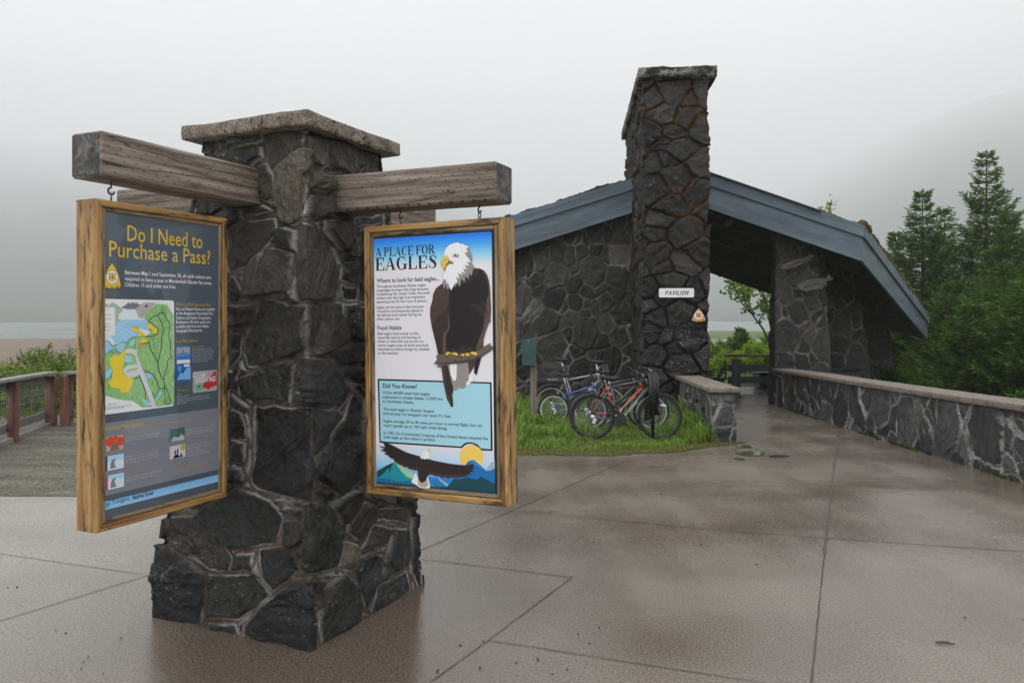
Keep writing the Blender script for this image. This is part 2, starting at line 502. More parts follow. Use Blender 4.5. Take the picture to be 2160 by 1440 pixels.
FRAME_WOOD = wood_mat('varnished_frame', [(0.0, (0.12, 0.05, 0.013)), (0.2, (0.31, 0.155, 0.040)), (0.6, (0.50, 0.295, 0.095)), (1.0, (0.62, 0.44, 0.20))], 1.0, 1.0, coat=0.25, rough=0.5, streak=(0.20, 0.05, 0.014, 1))
MOULD_WOOD = wood_mat('worn_moulding', [(0.0, (0.14, 0.085, 0.04)), (0.35, (0.26, 0.18, 0.095)), (0.7, (0.36, 0.28, 0.18)), (1.0, (0.40, 0.34, 0.26))], 0.9, 1.0, rough=0.6)
BLUE_WOOD = wood_mat('blue_fascia_paint', [(0.0, (0.088, 0.130, 0.175)), (0.5, (0.125, 0.178, 0.230)), (1.0, (0.165, 0.225, 0.285))], 0.25, 0.18, dirt_col=(0.06, 0.08, 0.09, 1), rough=0.6, bump=0.5)
DARK_WOOD = wood_mat('dark_rafter_and_shaded_fascia', [(0.0, (0.025, 0.022, 0.02)), (1.0, (0.07, 0.06, 0.05))], 0.3, 0.2, rough=0.7)
RAIL_GREY = wood_mat('grey_rail_wood', [(0.0, (0.15, 0.14, 0.13)), (0.5, (0.26, 0.25, 0.235)), (1.0, (0.36, 0.35, 0.34))], 0.6, 0.3, rough=0.75)
POST_RED = wood_mat('reddish_post_wood', [(0.0, (0.10, 0.038, 0.025)), (0.5, (0.19, 0.080, 0.054)), (1.0, (0.28, 0.15, 0.11))], 0.6, 0.4, rough=0.7)
NAVY_WOOD = wood_mat('navy_rail_paint', [(0.0, (0.030, 0.042, 0.062)), (1.0, (0.052, 0.068, 0.092))], 0.3, 0.1, rough=0.5)
BROWN_WOOD = wood_mat('wet_brown_rail', [(0.0, (0.07, 0.028, 0.015)), (0.5, (0.13, 0.055, 0.028)), (1.0, (0.18, 0.085, 0.05))], 0.4, 0.2, rough=0.3)
POST_TAN = wood_mat('tan_post_wood', [(0.0, (0.19, 0.165, 0.13)), (1.0, (0.30, 0.27, 0.225))], 0.6, 0.2, rough=0.75)
ROOF_MAT = flat('roof_shakes', (0.05, 0.045, 0.038), 0.9, var=0.5, scale=6, bump=0.6)
def moss_mat(name, c0, c1, c2):
    b = NB(name); v = b.obj()
    n1 = b.noise(v, 3.5, 5); n2 = b.noise(v, 30, 4)
    col = b.mix(b.rng(n1, 0.35, 0.65), c0, c1)
    col = b.mix(b.rng(n2, 0.5, 0.7), col, c2)
    b.bsdf(col, 0.95, b.bump(n2, 1.0, 0.03), spec=0.1)
    return b.mat
MOSS = moss_mat('roof_moss', (0.07, 0.052, 0.016, 1), (0.15, 0.115, 0.024, 1), (0.035, 0.022, 0.010, 1))
MOSS_DK = moss_mat('dark_roof_litter', (0.040, 0.036, 0.030, 1), (0.075, 0.062, 0.045, 1), (0.03, 0.02, 0.010, 1))
STEEL = flat('galvanised_steel', (0.33, 0.33, 0.33), 0.42, 0.85, 0.25, 60)
DKSTEEL = flat('dark_hook_steel', (0.10, 0.095, 0.09), 0.45, 0.8, 0.4, 80)
FLASH = flat('grey_flashing', (0.22, 0.25, 0.29), 0.45, 0.4, 0.1, 5)
BLACK = flat('black_plastic', (0.012, 0.012, 0.013), 0.45)
RUBBER = flat('tyre_rubber', (0.013, 0.013, 0.013), 0.75, bump=0.3, scale=60)
BLKPAINT = flat('black_rack_paint', (0.010, 0.010, 0.012), 0.3)
CHROME = flat('bicycle_chrome', (0.55, 0.55, 0.56), 0.25, 1.0)
ALLOY = flat('alloy_rim', (0.60, 0.60, 0.60), 0.4, 0.6)
GREENBOX = flat('green_box_paint', (0.026, 0.072, 0.066), 0.45, 0.0, 0.12, 8)
FISH = flat('fish_sheet_metal', (0.085, 0.078, 0.07), 0.5, 0.6, 0.35, 12, 0.3)
PLATEW = flat('white_enamel', (0.80, 0.80, 0.81), 0.35, 0.0, 0.04, 12)

b = NB('printed_ink')
b.bsdf(b.attr('col', 'Color'), 0.45, spec=0.35)
PRINT = b.mat
b = NB('printed_ink_behind_acrylic')
b.bsdf(b.attr('col', 'Color'), 0.5, spec=0.3, Coat_Weight=1.0, Coat_Roughness=0.03, Coat_IOR=1.5)
PRINT_GL = b.mat
b = NB('leaf')
lc = b.attr('col', 'Color')
nd = b.bsdf(lc, 0.7, spec=0.12)
tr = b.n('ShaderNodeBsdfTranslucent', None, Color=b.mix(1.0, lc, (1.1, 1.2, 0.6, 1), 'MULTIPLY'))
mx = b.n('ShaderNodeMixShader', None, Fac=0.5)
b.t.links.new(nd.outputs[0], mx.inputs[1]); b.t.links.new(tr.outputs[0], mx.inputs[2])
b.t.links.new(mx.outputs[0], b.out.inputs[0])
LEAF = b.mat
b = NB('bark'); v = b.obj()
n1 = b.noise(b.map(v, (22, 22, 5)), 1.0, 6, 0.65)
b.bsdf(b.mix(b.rng(n1, 0.35, 0.65), (0.035, 0.027, 0.021, 1), (0.10, 0.082, 0.066, 1)), 0.9, b.bump(n1, 0.8, 0.02))
BARK = b.mat

# wet broom-finished concrete
b = NB('wet_concrete'); v = b.obj()
wetn = b.noise(b.map(v, (0.55, 0.9, 1), rot=(0, 0, -0.4)), 1.0, 3, 0.5, dist=0.3)
wet2 = b.noise(b.map(v, (2.5, 0.5, 1), rot=(0, 0, -0.42)), 1.0, 3, 0.5)
wv = b.math('ADD', b.math('MULTIPLY', wetn, 0.65), b.math('MULTIPLY', wet2, 0.35))
wet = b.rng(wv, 0.33, 0.69)
dr = b.n('ShaderNodeVectorMath', {'operation': 'DISTANCE'}, i0=b.map(v, (1, 1, 0)), i1=(-0.75, 4.15, 0)).outputs['Value']
drip = b.rng(b.math('ADD', dr, b.math('MULTIPLY', wetn, 0.9)), 1.25, 1.95, 1.0, 0.0)      # soaked by the run-off round the pillar
wet = b.math('MAXIMUM', wet, drip)
sxy = b.n('ShaderNodeSeparateXYZ', None, Vector=v)
dry = b.rng(sxy.outputs['X'], -3.6, -1.6, 1.0, 0.0)          # rain-shadowed, drier corner by the gravel
wet = b.math('MULTIPLY', wet, b.math('SUBTRACT', 1.0, b.math('MULTIPLY', dry, 0.75)))
wet = b.math('MAXIMUM', wet, b.math('MULTIPLY', drip, 0.9))
fine = b.noise(v, 85, 4, 0.75)
agg = b.noise(v, 38, 5, 0.75)
col = b.mix(wet, (0.210, 0.184, 0.158, 1), (0.110, 0.087, 0.067, 1))
col = b.mix(b.math('MULTIPLY', dry, 0.8), col, (0.32, 0.305, 0.28, 1))
col = b.mix(b.rng(fine, 0.40, 0.60), b.mix(1.0, col, (0.50, 0.49, 0.48, 1), 'MULTIPLY'), b.mix(1.0, col, (1.52, 1.51, 1.50, 1), 'MULTIPLY'))
col = b.mix(b.rng(agg, 0.58, 0.70, 0, 0.45), col, (0.33, 0.30, 0.27, 1))
col = b.mix(b.rng(b.noise(v, 1.1, 3, 0.5), 0.42, 0.8, 0, 0.35), col, (0.085, 0.072, 0.056, 1))
ro = b.rng(wet, 0.0, 1.0, 0.36, 0.14)
hh = b.math('ADD', b.math('MULTIPLY', fine, 0.5), agg)
bs = b.math('SUBTRACT', 0.34, b.math('MULTIPLY', wet, 0.22))
bp = b.n('ShaderNodeBump', None, Strength=bs, Distance=0.006, Height=hh)
b.bsdf(col, ro, bp.outputs[0], spec=0.5)
CONCRETE = b.mat
JOINT = flat('joint_dirt', (0.062, 0.055, 0.046), 0.7, var=0.5, scale=30)

b = NB('crushed_gravel'); v = b.obj()
vo = b.n('ShaderNodeTexVoronoi', None, Vector=v, Scale=60.0)
n1 = b.noise(b.map(v, (0.5, 2.5, 1), rot=(0, 0, 0.2)), 1.0, 5)
col = b.ramp(b.n('ShaderNodeSeparateColor', None, Color=vo.outputs['Color']).outputs[0], [(0, (0.05, 0.048, 0.036)), (0.5, (0.125, 0.120, 0.092)), (1, (0.25, 0.24, 0.19))])
col = b.mix(b.rng(n1, 0.4, 0.65), col, b.mix(1.0, col, (0.45, 0.46, 0.40, 1), 'MULTIPLY'))
b.bsdf(col, 0.85, b.bump(vo.outputs['Distance'], 0.9, 0.01))
GRAVEL = b.mat
b = NB('soil_and_moss'); v = b.obj()
n1 = b.noise(v, 2.2, 6); n2 = b.noise(v, 30, 4)
col = b.mix(b.rng(n1, 0.4, 0.6), (0.050, 0.075, 0.014, 1), (0.085, 0.070, 0.022, 1))
col = b.mix(b.rng(n2, 0.45, 0.7), col, (0.035, 0.030, 0.014, 1))
b.bsdf(col, 0.95, b.bump(n2, 0.8, 0.03), spec=0.2)
SOIL = b.mat
# terrain: beach, meadow and scrub by the 'land' attribute
b = NB('valley_ground'); v = b.obj()
la = b.attr('beach')
n1 = b.noise(v, 0.35, 6); n2 = b.noise(v, 4.0, 5)
green = b.mix(b.rng(n1, 0.35, 0.65), (0.055, 0.095, 0.018, 1), (0.12, 0.16, 0.035, 1))
green = b.mix(b.rng(n2, 0.45, 0.7, 0, 0.6), green, (0.04, 0.06, 0.015, 1))
sand = b.mix(b.rng(b.noise(b.map(v, (0.4, 1.5, 1)), 1.0, 6), 0.4, 0.62), (0.24, 0.185, 0.145, 1), (0.15, 0.115, 0.09, 1))
sand = b.mix(b.rng(b.noise(v, 8, 4), 0.5, 0.7, 0, 0.5), sand, (0.09, 0.07, 0.055, 1))
b.bsdf(b.mix(la, green, sand), 0.9, b.bump(n2, 0.6, 0.1), spec=0.2)
TERRAIN = b.mat
b = NB('lake_water'); v = b.obj()
n1 = b.noise(b.map(v, (0.5, 1.6, 1)), 1.0, 4); n2 = b.noise(b.map(v, (0.02, 0.05, 1)), 1.0, 3)
b.bsdf((0.10, 0.135, 0.135, 1), b.rng(n2, 0.35, 0.65, 0.12, 0.3), b.bump(n1, 0.35, 0.12), spec=0.5)
WATER = b.mat
b = NB('forested_slope'); v = b.obj()
n1 = b.noise(v, 0.012, 6); n2 = b.noise(v, 0.09, 4)
col = b.mix(b.rng(n1, 0.35, 0.65), (0.018, 0.034, 0.022, 1), (0.045, 0.070, 0.038, 1))
col = b.mix(b.rng(n2, 0.45, 0.65), col, (0.012, 0.022, 0.014, 1))
b.bsdf(col, 0.95, spec=0.1)
FOREST = b.mat
# ---------------------------------------------------------------- stonework
def poisson(u0, u1, v0, v1, r, rng, var=0.5, tries=4000):
    pts = []
    for _ in range(tries):
        u, v = rng.uniform(u0, u1), rng.uniform(v0, v1)
        rr = r * rng.uniform(1 - var, 1 + var)
        if all((u - a) ** 2 + (v - b_) ** 2 > (0.5 * (rr + c)) ** 2 * 1.0 for a, b_, c in pts):
            pts.append((u, v, rr))
    return pts
def stone_field(U, V, seeds, jw0, jd, edge, seed, rough=1.0, warp=0.03, tilt=0.10, off=0.012, aniso=1.0, hi=None, polys=None):
    """height, joint mask, stone id over unrolled wall coordinates; seeds: (u, v, r)"""
    S = np.array(seeds, float); rs = np.random.RandomState(seed)
    n = len(S)
    wu = U + (fbm(U * 3.2, V * 3.2, seed + 1, 3) - 0.5) * warp * 2 + (fbm(U * 16, V * 16, seed + 2, 2) - 0.5) * warp * 0.45
    wv = V + (fbm(U * 3.2, V * 3.2, seed + 5, 3) - 0.5) * warp * 2 + (fbm(U * 16, V * 16, seed + 6, 2) - 0.5) * warp * 0.45
    wv = wv * aniso
    su, sv, sw = S[:, 0], S[:, 1] * aniso, (S[:, 2] ** 2) * 0.55
    N = len(U); i1 = np.zeros(N, int); d1 = np.zeros(N); e = np.zeros(N)
    for a in range(0, N, 20000):
        sl = slice(a, a + 20000)
        D = (wu[sl, None] - su) ** 2 + (wv[sl, None] - sv) ** 2 - sw
        k1 = D.argmin(1); r_ = np.arange(len(k1)); p1 = D[r_, k1]
        dist = np.sqrt((su[None, :] - su[k1][:, None]) ** 2 + (sv[None, :] - sv[k1][:, None]) ** 2)
        B = (D - p1[:, None]) / (2 * dist + 1e-9)
        B[r_, k1] = 1e9
        e[sl] = B.min(1); i1[sl] = k1; d1[sl] = p1
    jw = jw0 * (0.35 + 3.0 * fbm(U * 2.1, V * 2.1, seed + 9, 2) ** 2)
    d = e - jw
    if polys:           # individually outlined stones take precedence over the filler
        N0 = n; pu = U + (fbm(U * 13, V * 13, seed + 41, 3) - 0.5) * 0.022; pv = V + (fbm(U * 13, V * 13, seed + 43, 3) - 0.5) * 0.022
        pd = np.full(N, -9.0); pi_ = np.zeros(N, int)
        for k_, (pg, sv_) in enumerate(polys):
            A = np.array(pg); lo, hi_ = A.min(0) - 0.12, A.max(0) + 0.12
            ix = np.where((pu > lo[0]) & (pu < hi_[0]) & (pv > lo[1]) & (pv < hi_[1]))[0]
            if not len(ix): continue
            x, y = pu[ix], pv[ix]; best = np.full(len(ix), 9.0); ins = np.zeros(len(ix), bool)
            for a, b_ in zip(A, np.roll(A, -1, 0)):
                ab = b_ - a; t = np.clip(((x - a[0]) * ab[0] + (y - a[1]) * ab[1]) / (ab @ ab + 1e-12), 0, 1)
                best = np.minimum(best, np.hypot(x - a[0] - t * ab[0], y - a[1] - t * ab[1]))
                c = (a[1] > y) != (b_[1] > y)
                with np.errstate(divide='ignore', invalid='ignore'): ins ^= c & (x < (b_[0] - a[0]) * (y - a[1]) / (b_[1] - a[1]) + a[0])
            sd = np.where(ins, best, -best); m_ = sd > pd[ix]
            pd[ix[m_]] = sd[m_]; pi_[ix[m_]] = k_
        dv_ = np.minimum(d, -pd - 0.022); use = pd >= dv_
        d = np.where(use, pd, dv_); i1 = np.where(use, N0 + pi_, i1)
        cen = np.array([np.mean(np.array(p), 0) for p, _ in polys])
        su = np.append(su, cen[:, 0]); sv = np.append(sv, cen[:, 1]); n = len(su)
        S = np.vstack([S, np.column_stack([cen, np.full(len(cen), .1)])])
    tl = rs.uniform(-tilt, tilt, (n, 2)); of = rs.uniform(-off, off, n); sid = rs.uniform(0, 1, n)
    if hi: sid = np.clip(sid * 0.72 + 0.42 * (S[:, 1] > hi), 0, 1)
    lu = wu - su[i1]; lv = wv - sv[i1]
    if polys:
        for k_, (_, sv_) in enumerate(polys): sid[N0 + k_] = sv_ if sv_ is not None else sid[N0 + k_] * 0.62
    face = of[i1] + lu * tl[i1, 0] + lv * tl[i1, 1]
    ang = rs.uniform(0, 3.14, n)[i1]
    ca, sa = np.cos(ang), np.sin(ang)
    ru, rv_ = lu * ca + lv * sa, -lu * sa + lv * ca
    st = fbm(ru * 3 + i1 * 7.3, rv_ * 11 + i1 * 3.1, seed + 13, 3)
    step = np.floor(st * 6) / 6 + 0.25 * st
    face = face + (step - 0.55) * 0.030 * rough + (fbm(U * 9, V * 9, seed + 21, 4) - 0.5) * 0.022 * rough
    prof = sstep(0, edge, d)
    h = face * prof - jd * (1 - prof) + (1 - prof) * (fbm(U * 25, V * 25, seed + 30, 3) - 0.5) * 0.008
    jt = 1 - sstep(-0.002, 0.004 + 0.2 * edge, d)
    je = 1 - sstep(0.0, 0.09, d)
    return h, jt, sid[i1], je, i1

def stone_prism(name, mat, bot, top, zb, zt, du, dv, seeds=None, r=0.3, jw=0.012, jd=0.02, edge=0.015, seed=1,
                rough=1.0, origin=0, scale_top=1.0, var=0.5, par=None, warp=0.03, off=0.012, aniso=1.0, close_top=True, tilt=0.1, hi=None, foot=False, polys=None):
    """closed battered wall with stones carved into its surface. bot/top: CCW lists of 2-D corners; zb/zt: number or f(x, y)"""
    nb = len(bot)
    bx, by, tx, ty, U, NX, NY = [], [], [], [], [], [], []
    L = [math.dist(bot[i], bot[(i + 1) % nb]) for i in range(nb)]
    cum = 0.0
    nrm = []
    for i in range(nb):
        dx, dy = bot[(i + 1) % nb][0] - bot[i][0], bot[(i + 1) % nb][1] - bot[i][1]
        nrm.append((dy / L[i], -dx / L[i]))
    for i in range(nb):
        m = max(2, int(math.ceil(L[i] / du)))
        for k in range(m):
            f = k / m
            j = (i + 1) % nb
            bx.append(bot[i][0] * (1 - f) + bot[j][0] * f); by.append(bot[i][1] * (1 - f) + bot[j][1] * f)
            tx.append(top[i][0] * (1 - f) + top[j][0] * f); ty.append(top[i][1] * (1 - f) + top[j][1] * f)
            U.append(cum + f * L[i])
            if k == 0:
                a, c = nrm[i - 1], nrm[i]
                q = (a[0] + c[0], a[1] + c[1]); l = math.hypot(*q) or 1
                nx, ny = q[0] / l, q[1] / l
            else: nx, ny = nrm[i]
            NX.append(nx); NY.append(ny)
        cum += L[i]
    u0 = sum(L[:origin])
    bx, by, tx, ty, U, NX, NY = map(np.array, (bx, by, tx, ty, U, NX, NY))
    U = U - u0
    U = np.where(U > cum / 2, U - cum, U)
    n = len(U)
    fb = zb if callable(zb) else (lambda x, y: zb)
    ft = zt if callable(zt) else (lambda x, y: zt)
    ZB = np.array([fb(x, y) for x, y in zip(bx, by)]); ZT = np.array([ft(x, y) for x, y in zip(tx, ty)])
    H = float((ZT - ZB).max()); m = max(3, int(math.ceil(H / dv)) + 1)
    T = np.linspace(0, 1, m)[:, None]
    X = bx + (tx - bx) * T; Y = by + (ty - by) * T; Z = ZB + (ZT - ZB) * T
    UU = np.broadcast_to(U, X.shape) * (1 + (scale_top - 1) * T)
    rng = random.Random(seed)
    if seeds is None: seeds = []
    ext = poisson(-cum / 2, cum / 2, ZB.min() - r, ZT.max() + r, r, rng, var)
    lim = list(seeds)
    seeds = list(seeds) + [(e[0], e[1], e[2] * (0.4 if lim else 1)) for e in ext if all((e[0] - a) ** 2 + (e[1] - b_) ** 2 > (0.8 * c + 0.11) ** 2 for a, b_, c in lim)]
    h, jt, sid, je, _ = stone_field(UU.ravel(), Z.ravel(), seeds, jw, jd, edge, seed, rough, warp, tilt, off, aniso, hi, polys)
    h = h.reshape(X.shape)
    if foot: h = h * (0.35 + 0.65 * sstep(0.0, 0.22, Z))
    X = X + NX * h; Y = Y + NY * h
    V = np.stack([X.ravel(), Y.ravel(), Z.ravel()], 1)
    I, J = np.meshgrid(np.arange(m - 1), np.arange(n), indexing='ij')
    J2 = (J + 1) % n
    FQ = np.stack([I * n + J, I * n + J2, (I + 1) * n + J2, (I + 1) * n + J], -1).reshape(-1, 4)
    att = {'jt': jt, 'sid': sid, 'je': je}
    if close_top:       # fan to the centre
        c = V[(m - 1) * n:].mean(0)
        V = np.vstack([V, c[None]])
        ci = len(V) - 1
        jj = np.arange(0, n)
        tri = np.stack([(m - 1) * n + jj, (m - 1) * n + (jj + 1) % n, np.full(n, ci), np.full(n, ci)], 1)
        for k in att: att[k] = np.append(att[k], 0.5)
        o = np_mesh_mixed(name, V, FQ, tri[:, :3], mat, att, par)
    else:
        o = np_mesh(name, V, FQ, mat, att, True, par)
    return o
def np_mesh_mixed(name, V, Q, T, mat, attrs, par):
    me = bpy.data.meshes.new(name)
    V = V.astype(np.float32)
    me.vertices.add(len(V)); me.vertices.foreach_set('co', V.ravel())
    loops = np.concatenate([Q.ravel(), T.ravel()]).astype(np.int32)
    me.loops.add(len(loops)); me.loops.foreach_set('vertex_index', loops)
    npol = len(Q) + len(T)
    me.polygons.add(npol)
    ls = np.concatenate([np.arange(len(Q)) * 4, len(Q) * 4 + np.arange(len(T)) * 3]).astype(np.int32)
    lt = np.concatenate([np.full(len(Q), 4), np.full(len(T), 3)]).astype(np.int32)
    me.polygons.foreach_set('loop_start', ls); me.polygons.foreach_set('loop_total', lt)
    me.polygons.foreach_set('use_smooth', np.full(npol, True))
    me.materials.append(mat)
    me.update(calc_edges=True)
    for nm, arr in attrs.items():
        me.attributes.new(nm, 'FLOAT', 'POINT').data.foreach_set('value', np.asarray(arr, dtype=np.float32))
    me.validate()
    o = bpy.data.objects.new(name, me)
    COL.objects.link(o)
    if par is not None: parent(o, par)
    return o

def rough_slab(name, mat, poly, zt, thick, res=0.03, amp=0.006, par=None, seed=3, z_fn=None, rnd=0.012, top_amp=None):
    """cast slab (coping): convex CCW plan polygon, worn rounded edges, uneven surface"""
    n = len(poly)
    c = np.mean(np.array(poly), 0)
    ring = []
    for i in range(n):
        a, b_ = np.array(poly[i]), np.array(poly[(i + 1) % n])
        m = max(2, int(np.linalg.norm(b_ - a) / res))
        for k in range(m): ring.append(a + (b_ - a) * k / m)
    ring = np.array(ring); N = len(ring)
    prof = [(0.0, -1.0), (1.0, -1.0)]
    rows = []
    # bottom inner, bottom edge, side rows, top edge, top inner rings
    dirs = (ring - c); dl = np.linalg.norm(dirs, axis=1, keepdims=True); dirs = dirs / dl
    ns = max(2, int((thick - 2 * rnd) / res) + 1)
    lev = [(-rnd, 0.0)] + [(0.0, rnd + (thick - 2 * rnd) * k / ns) for k in range(ns + 1)] + [(-rnd * 0.7, thick - rnd * 0.3), (-rnd * 2.0, thick)]
    for (ins, z) in lev: rows.append((ring + dirs * ins, z))
    for f in (0.8, 0.55, 0.3, 0.1): rows.append((c + (ring - c) * f, thick))
    V = []
    for xy, z in rows:
        for (x, y) in xy: V.append((x, y, z))
    V = np.array(V)
    a1 = (fbm(V[:, 0] * 14 + V[:, 2] * 30, V[:, 1] * 14 + V[:, 2] * 17, seed, 4) - 0.5) * 2 * amp
    a2 = (fbm(V[:, 0] * 9 + 50, V[:, 1] * 9 + V[:, 2] * 40, seed + 3, 4) - 0.5) * 2 * amp
    dd = V[:, :2] - c; dd = dd / (np.linalg.norm(dd, axis=1, keepdims=True) + 1e-6)
    V[:, :2] += dd * a1[:, None]
    V[:, 2] += a2 * (1.0 if top_amp is None else np.where(V[:, 2] > thick * 0.8, top_amp, 1.0))
    base = np.array([(z_fn(x, y) if z_fn else 0.0) for x, y, _ in V])
    V[:, 2] += base + (zt - thick)
    R = len(rows)
    I, J = np.meshgrid(np.arange(R - 1), np.arange(N), indexing='ij')
    J2 = (J + 1) % N
    FQ = np.stack([I * N + J, I * N + J2, (I + 1) * N + J2, (I + 1) * N + J], -1).reshape(-1, 4)
    cap = np.array([[(R - 1) * N + j, (R - 1) * N + (j + 1) % N, (R - 1) * N + N // 2] for j in range(N)])
    bot = np.array([[(j + 1) % N, j, N // 2] for j in range(N)])
    return np_mesh_mixed(name, V, FQ, np.vstack([cap, bot]), mat, {}, par)

# ---------------------------------------------------------------- the sign pillar
C0 = Vector((-1.228, 4.458))
E1 = Vector((-0.911, 0.413)); E1.normalize()
E2 = Vector((0.413, 0.911)); E2.normalize()
def pil(a, b_): 
    q = C0 + E1 * a + E2 * b_
    return (q.x, q.y)
AB, AT, ZT_P = 0.53, 0.355, 2.57
def square(a): return [pil(a, -a), pil(-a, -a), pil(-a, a), pil(a, a)]     # left, front, right, back
pillar = empty('stone_pillar', (C0.x, C0.y, 0), 'tapered dark field stone pillar under a square concrete cap carrying four beams', 'pillar')

def pillar_uv(px, py):
    """photo pixel -> unrolled (u, v) on the two visible battered faces"""
    d = Vector(((px - 1080) / F, 1.0, -(py - 670) / F))
    best = None
    for face in (0, 1):
        nrm2 = -E2 if face == 0 else -E1       # outward normals of the left / right visible face
        # plane: (q - C0).nrm2 = AB + (AT-AB) z / ZT
        k = (AT - AB) / ZT_P
        o = -C0
        den = d.x * nrm2.x + d.y * nrm2.y - k * d.z
        t = (AB + k * HC - (o.x * nrm2.x + o.y * nrm2.y)) / den
        q = d * t + Vector((0, 0, HC))
        a = AB + k * q.z
        loc = Vector((q.x, q.y)) - C0
        s_ = loc.dot(E1) if face == 0 else loc.dot(E2)     # runs from the front corner (-a) outwards
        u = -(s_ + a) if face == 0 else (s_ + a)
        if (face == 0 and s_ > -a) or (face == 1 and s_ > -a):
            if best is None or t < best[0]: best = (t, u, q.z)
    return (best[1], best[2]) if best else (0, 0)
TS = {1: (380, 250, 2.891), 2: (470, 530, 3.319), 3: (470, 790, 3.2), 4: (310, 1030, 2.49), 5: (590, 1030, 2.49)}
STONES = """1 .7 100,135 198,118 195,235 110,210
1 .78 203,115 270,108 288,165 290,248 200,235
1 .8 280,110 490,92 490,140 292,185
1 .4 295,200 480,168 490,235 415,285 300,262
1 .82 500,80 700,62 735,80 748,150 555,300 530,260 505,160
1 .93 745,172 790,180 765,380 745,540 750,610 680,650 590,620 580,480 575,320 680,220
1 .88 790,100 885,110 905,180 905,270 880,295 825,270 800,160
1 .85 915,125 1050,140 1075,230 1060,330 950,310 918,230
1 .84 1090,175 1220,210 1235,290 1110,260
1 .83 455,290 515,272 550,330 552,470 515,510 458,490
1 .86 800,310 920,335 940,380 930,450 795,430
1 .76 790,465 920,480 940,585 810,615 775,590
1 .5 375,560 480,530 555,560 440,595 380,590
1 .72 290,700 400,625 565,610 580,690 470,810 375,905 300,930 285,900
2 .8 240,10 320,-30 470,20 460,120 440,280 300,310 170,330 140,290 135,170
2 .82 522,-149 585,-194 654,-183 757,-57 835,150 830,335 530,350 505,250 510,0
1 .7 900,620 1060,610 1070,680 1000,810 930,730 895,670
1 .6 1085,600 1240,590 1245,640 1100,660
1 .74 1060,690 1095,650 1100,845 1005,840
2 .6 860,75 970,65 970,230 850,210
2 .1 850,235 970,260 970,350 880,330
2 .4 30,170 60,180 115,290 90,350 30,360
2 .55 30,375 225,375 190,520 35,535
2 .62 265,340 410,350 440,375 575,385 555,480 580,690 470,730 220,805 150,800 118,710 140,620 200,500 235,390
2 .7 610,365 690,380 685,520 650,670 615,660
2 .64 700,360 850,360 885,640 760,700 670,725 690,540
2 .05 860,370 970,370 975,640 890,600
2 .1 780,720 900,660 980,650 980,790 830,800
2 .5 30,570 125,575 100,720 40,810 25,800
3 .5 90,20 230,-35 460,-105 450,80 435,190 290,175 190,170 115,135
3 .52 569,-118 713,-114 800,-20 815,40 880,110 800,225 560,195 540,80 545,-60
3 .8 470,115 520,120 550,195 460,200
3 .2 30,120 160,235 90,235 30,210
3 .3 185,215 600,230 605,540 615,855 540,850 360,820 200,780 165,720 190,600 185,440
3 .25 30,240 110,260 125,330 130,450 30,435
3 .2 30,445 135,465 125,600 30,600
3 .3 40,615 115,640 120,720 45,730
3 .6 630,235 770,235 820,290 765,350 720,470 640,540 630,400
3 .3 905,135 960,180 970,680 900,740 790,830 660,690 740,490 765,360 840,300
3 .64 640,700 690,740 770,830 720,860 640,800
4 .35 440,5 500,15 640,75 700,160 655,295 580,305 430,320 385,290 330,220 240,150 300,95
4 .66 105,150 230,150 330,230 385,320 425,380 415,440 300,435 150,330 90,280
4 .4 55,150 95,148 90,260 75,275 45,260
4 .15 45,285 120,320 270,450 285,470 280,730 22,690 30,430
4 .45 305,460 540,465 600,530 615,580 500,670 470,695 340,680 305,690
4 .4 315,710 460,720 475,765 320,740
4 .55 450,360 540,345 530,430 450,430
4 .3 575,325 735,318 762,385 782,430 710,495 640,545 600,480 565,380
4 .25 520,720 620,600 745,500 755,487 835,490 872,600 890,690 902,838 862,866 720,828 600,800 515,765
5 .6 10,165 90,180 95,290 60,315 0,310
5 .55 145,90 230,75 270,90 335,200 355,255 320,415 150,450 110,430 120,250
5 .3 0,100 100,115 100,145 0,120
5 .3 300,75 430,10 440,60 370,190 340,195 290,100
5 .65 450,70 470,120 470,250 430,270 375,235 375,190
5 .5 470,65 530,90 520,180 480,220
5 .75 545,110 670,100 680,180 540,165
5 .63 525,185 620,220 580,290 440,335 480,260
5 .4 615,215 690,210 695,390 600,440 575,380 590,300
5 1.0 360,275 435,295 430,370 405,410 335,410
5 .45 430,370 510,338 570,355 545,450 460,635 435,560 415,440
5 .4 190,480 270,485 215,570
5 .5 240,540 340,445 415,520 430,600 430,715 300,770 230,810 215,680
5 .55 490,635 530,520 680,435 700,540 640,600 500,665
5 .3 710,85 725,250 745,540 700,440 695,300
5 .5 200,0 270,0 290,60 250,70"""
PPOLY = []
for ln in STONES.splitlines():
    q = ln.split(); ox, oy, s_ = TS[int(q[0])]
    pg = [pillar_uv(ox + float(a) / s_, oy + float(c) / s_) for a, c in (p.split(',') for p in q[2:])]
    u_ = [p[0] for p in pg]
    PPOLY.append((pg, float(q[1])))
stone_prism('stonework', PILLAR_STONE, square(AB), square(AT), -0.02, ZT_P, 0.0062, 0.0062, polys=PPOLY, r=0.24, jw=0.0105, jd=0.030,
            edge=0.008, seed=11, rough=1.35, origin=1, scale_top=AT / AB, par=pillar, warp=0.026, off=0.024, close_top=True, tilt=0.10, foot=True)
ca = 0.425
rough_slab('capstone', CAP_CONC, square(ca), 2.638, 0.078, 0.012, 0.006, par=pillar, seed=5, z_fn=lambda x, y: 0.004 * math.sin(9 * x), rnd=0.008)

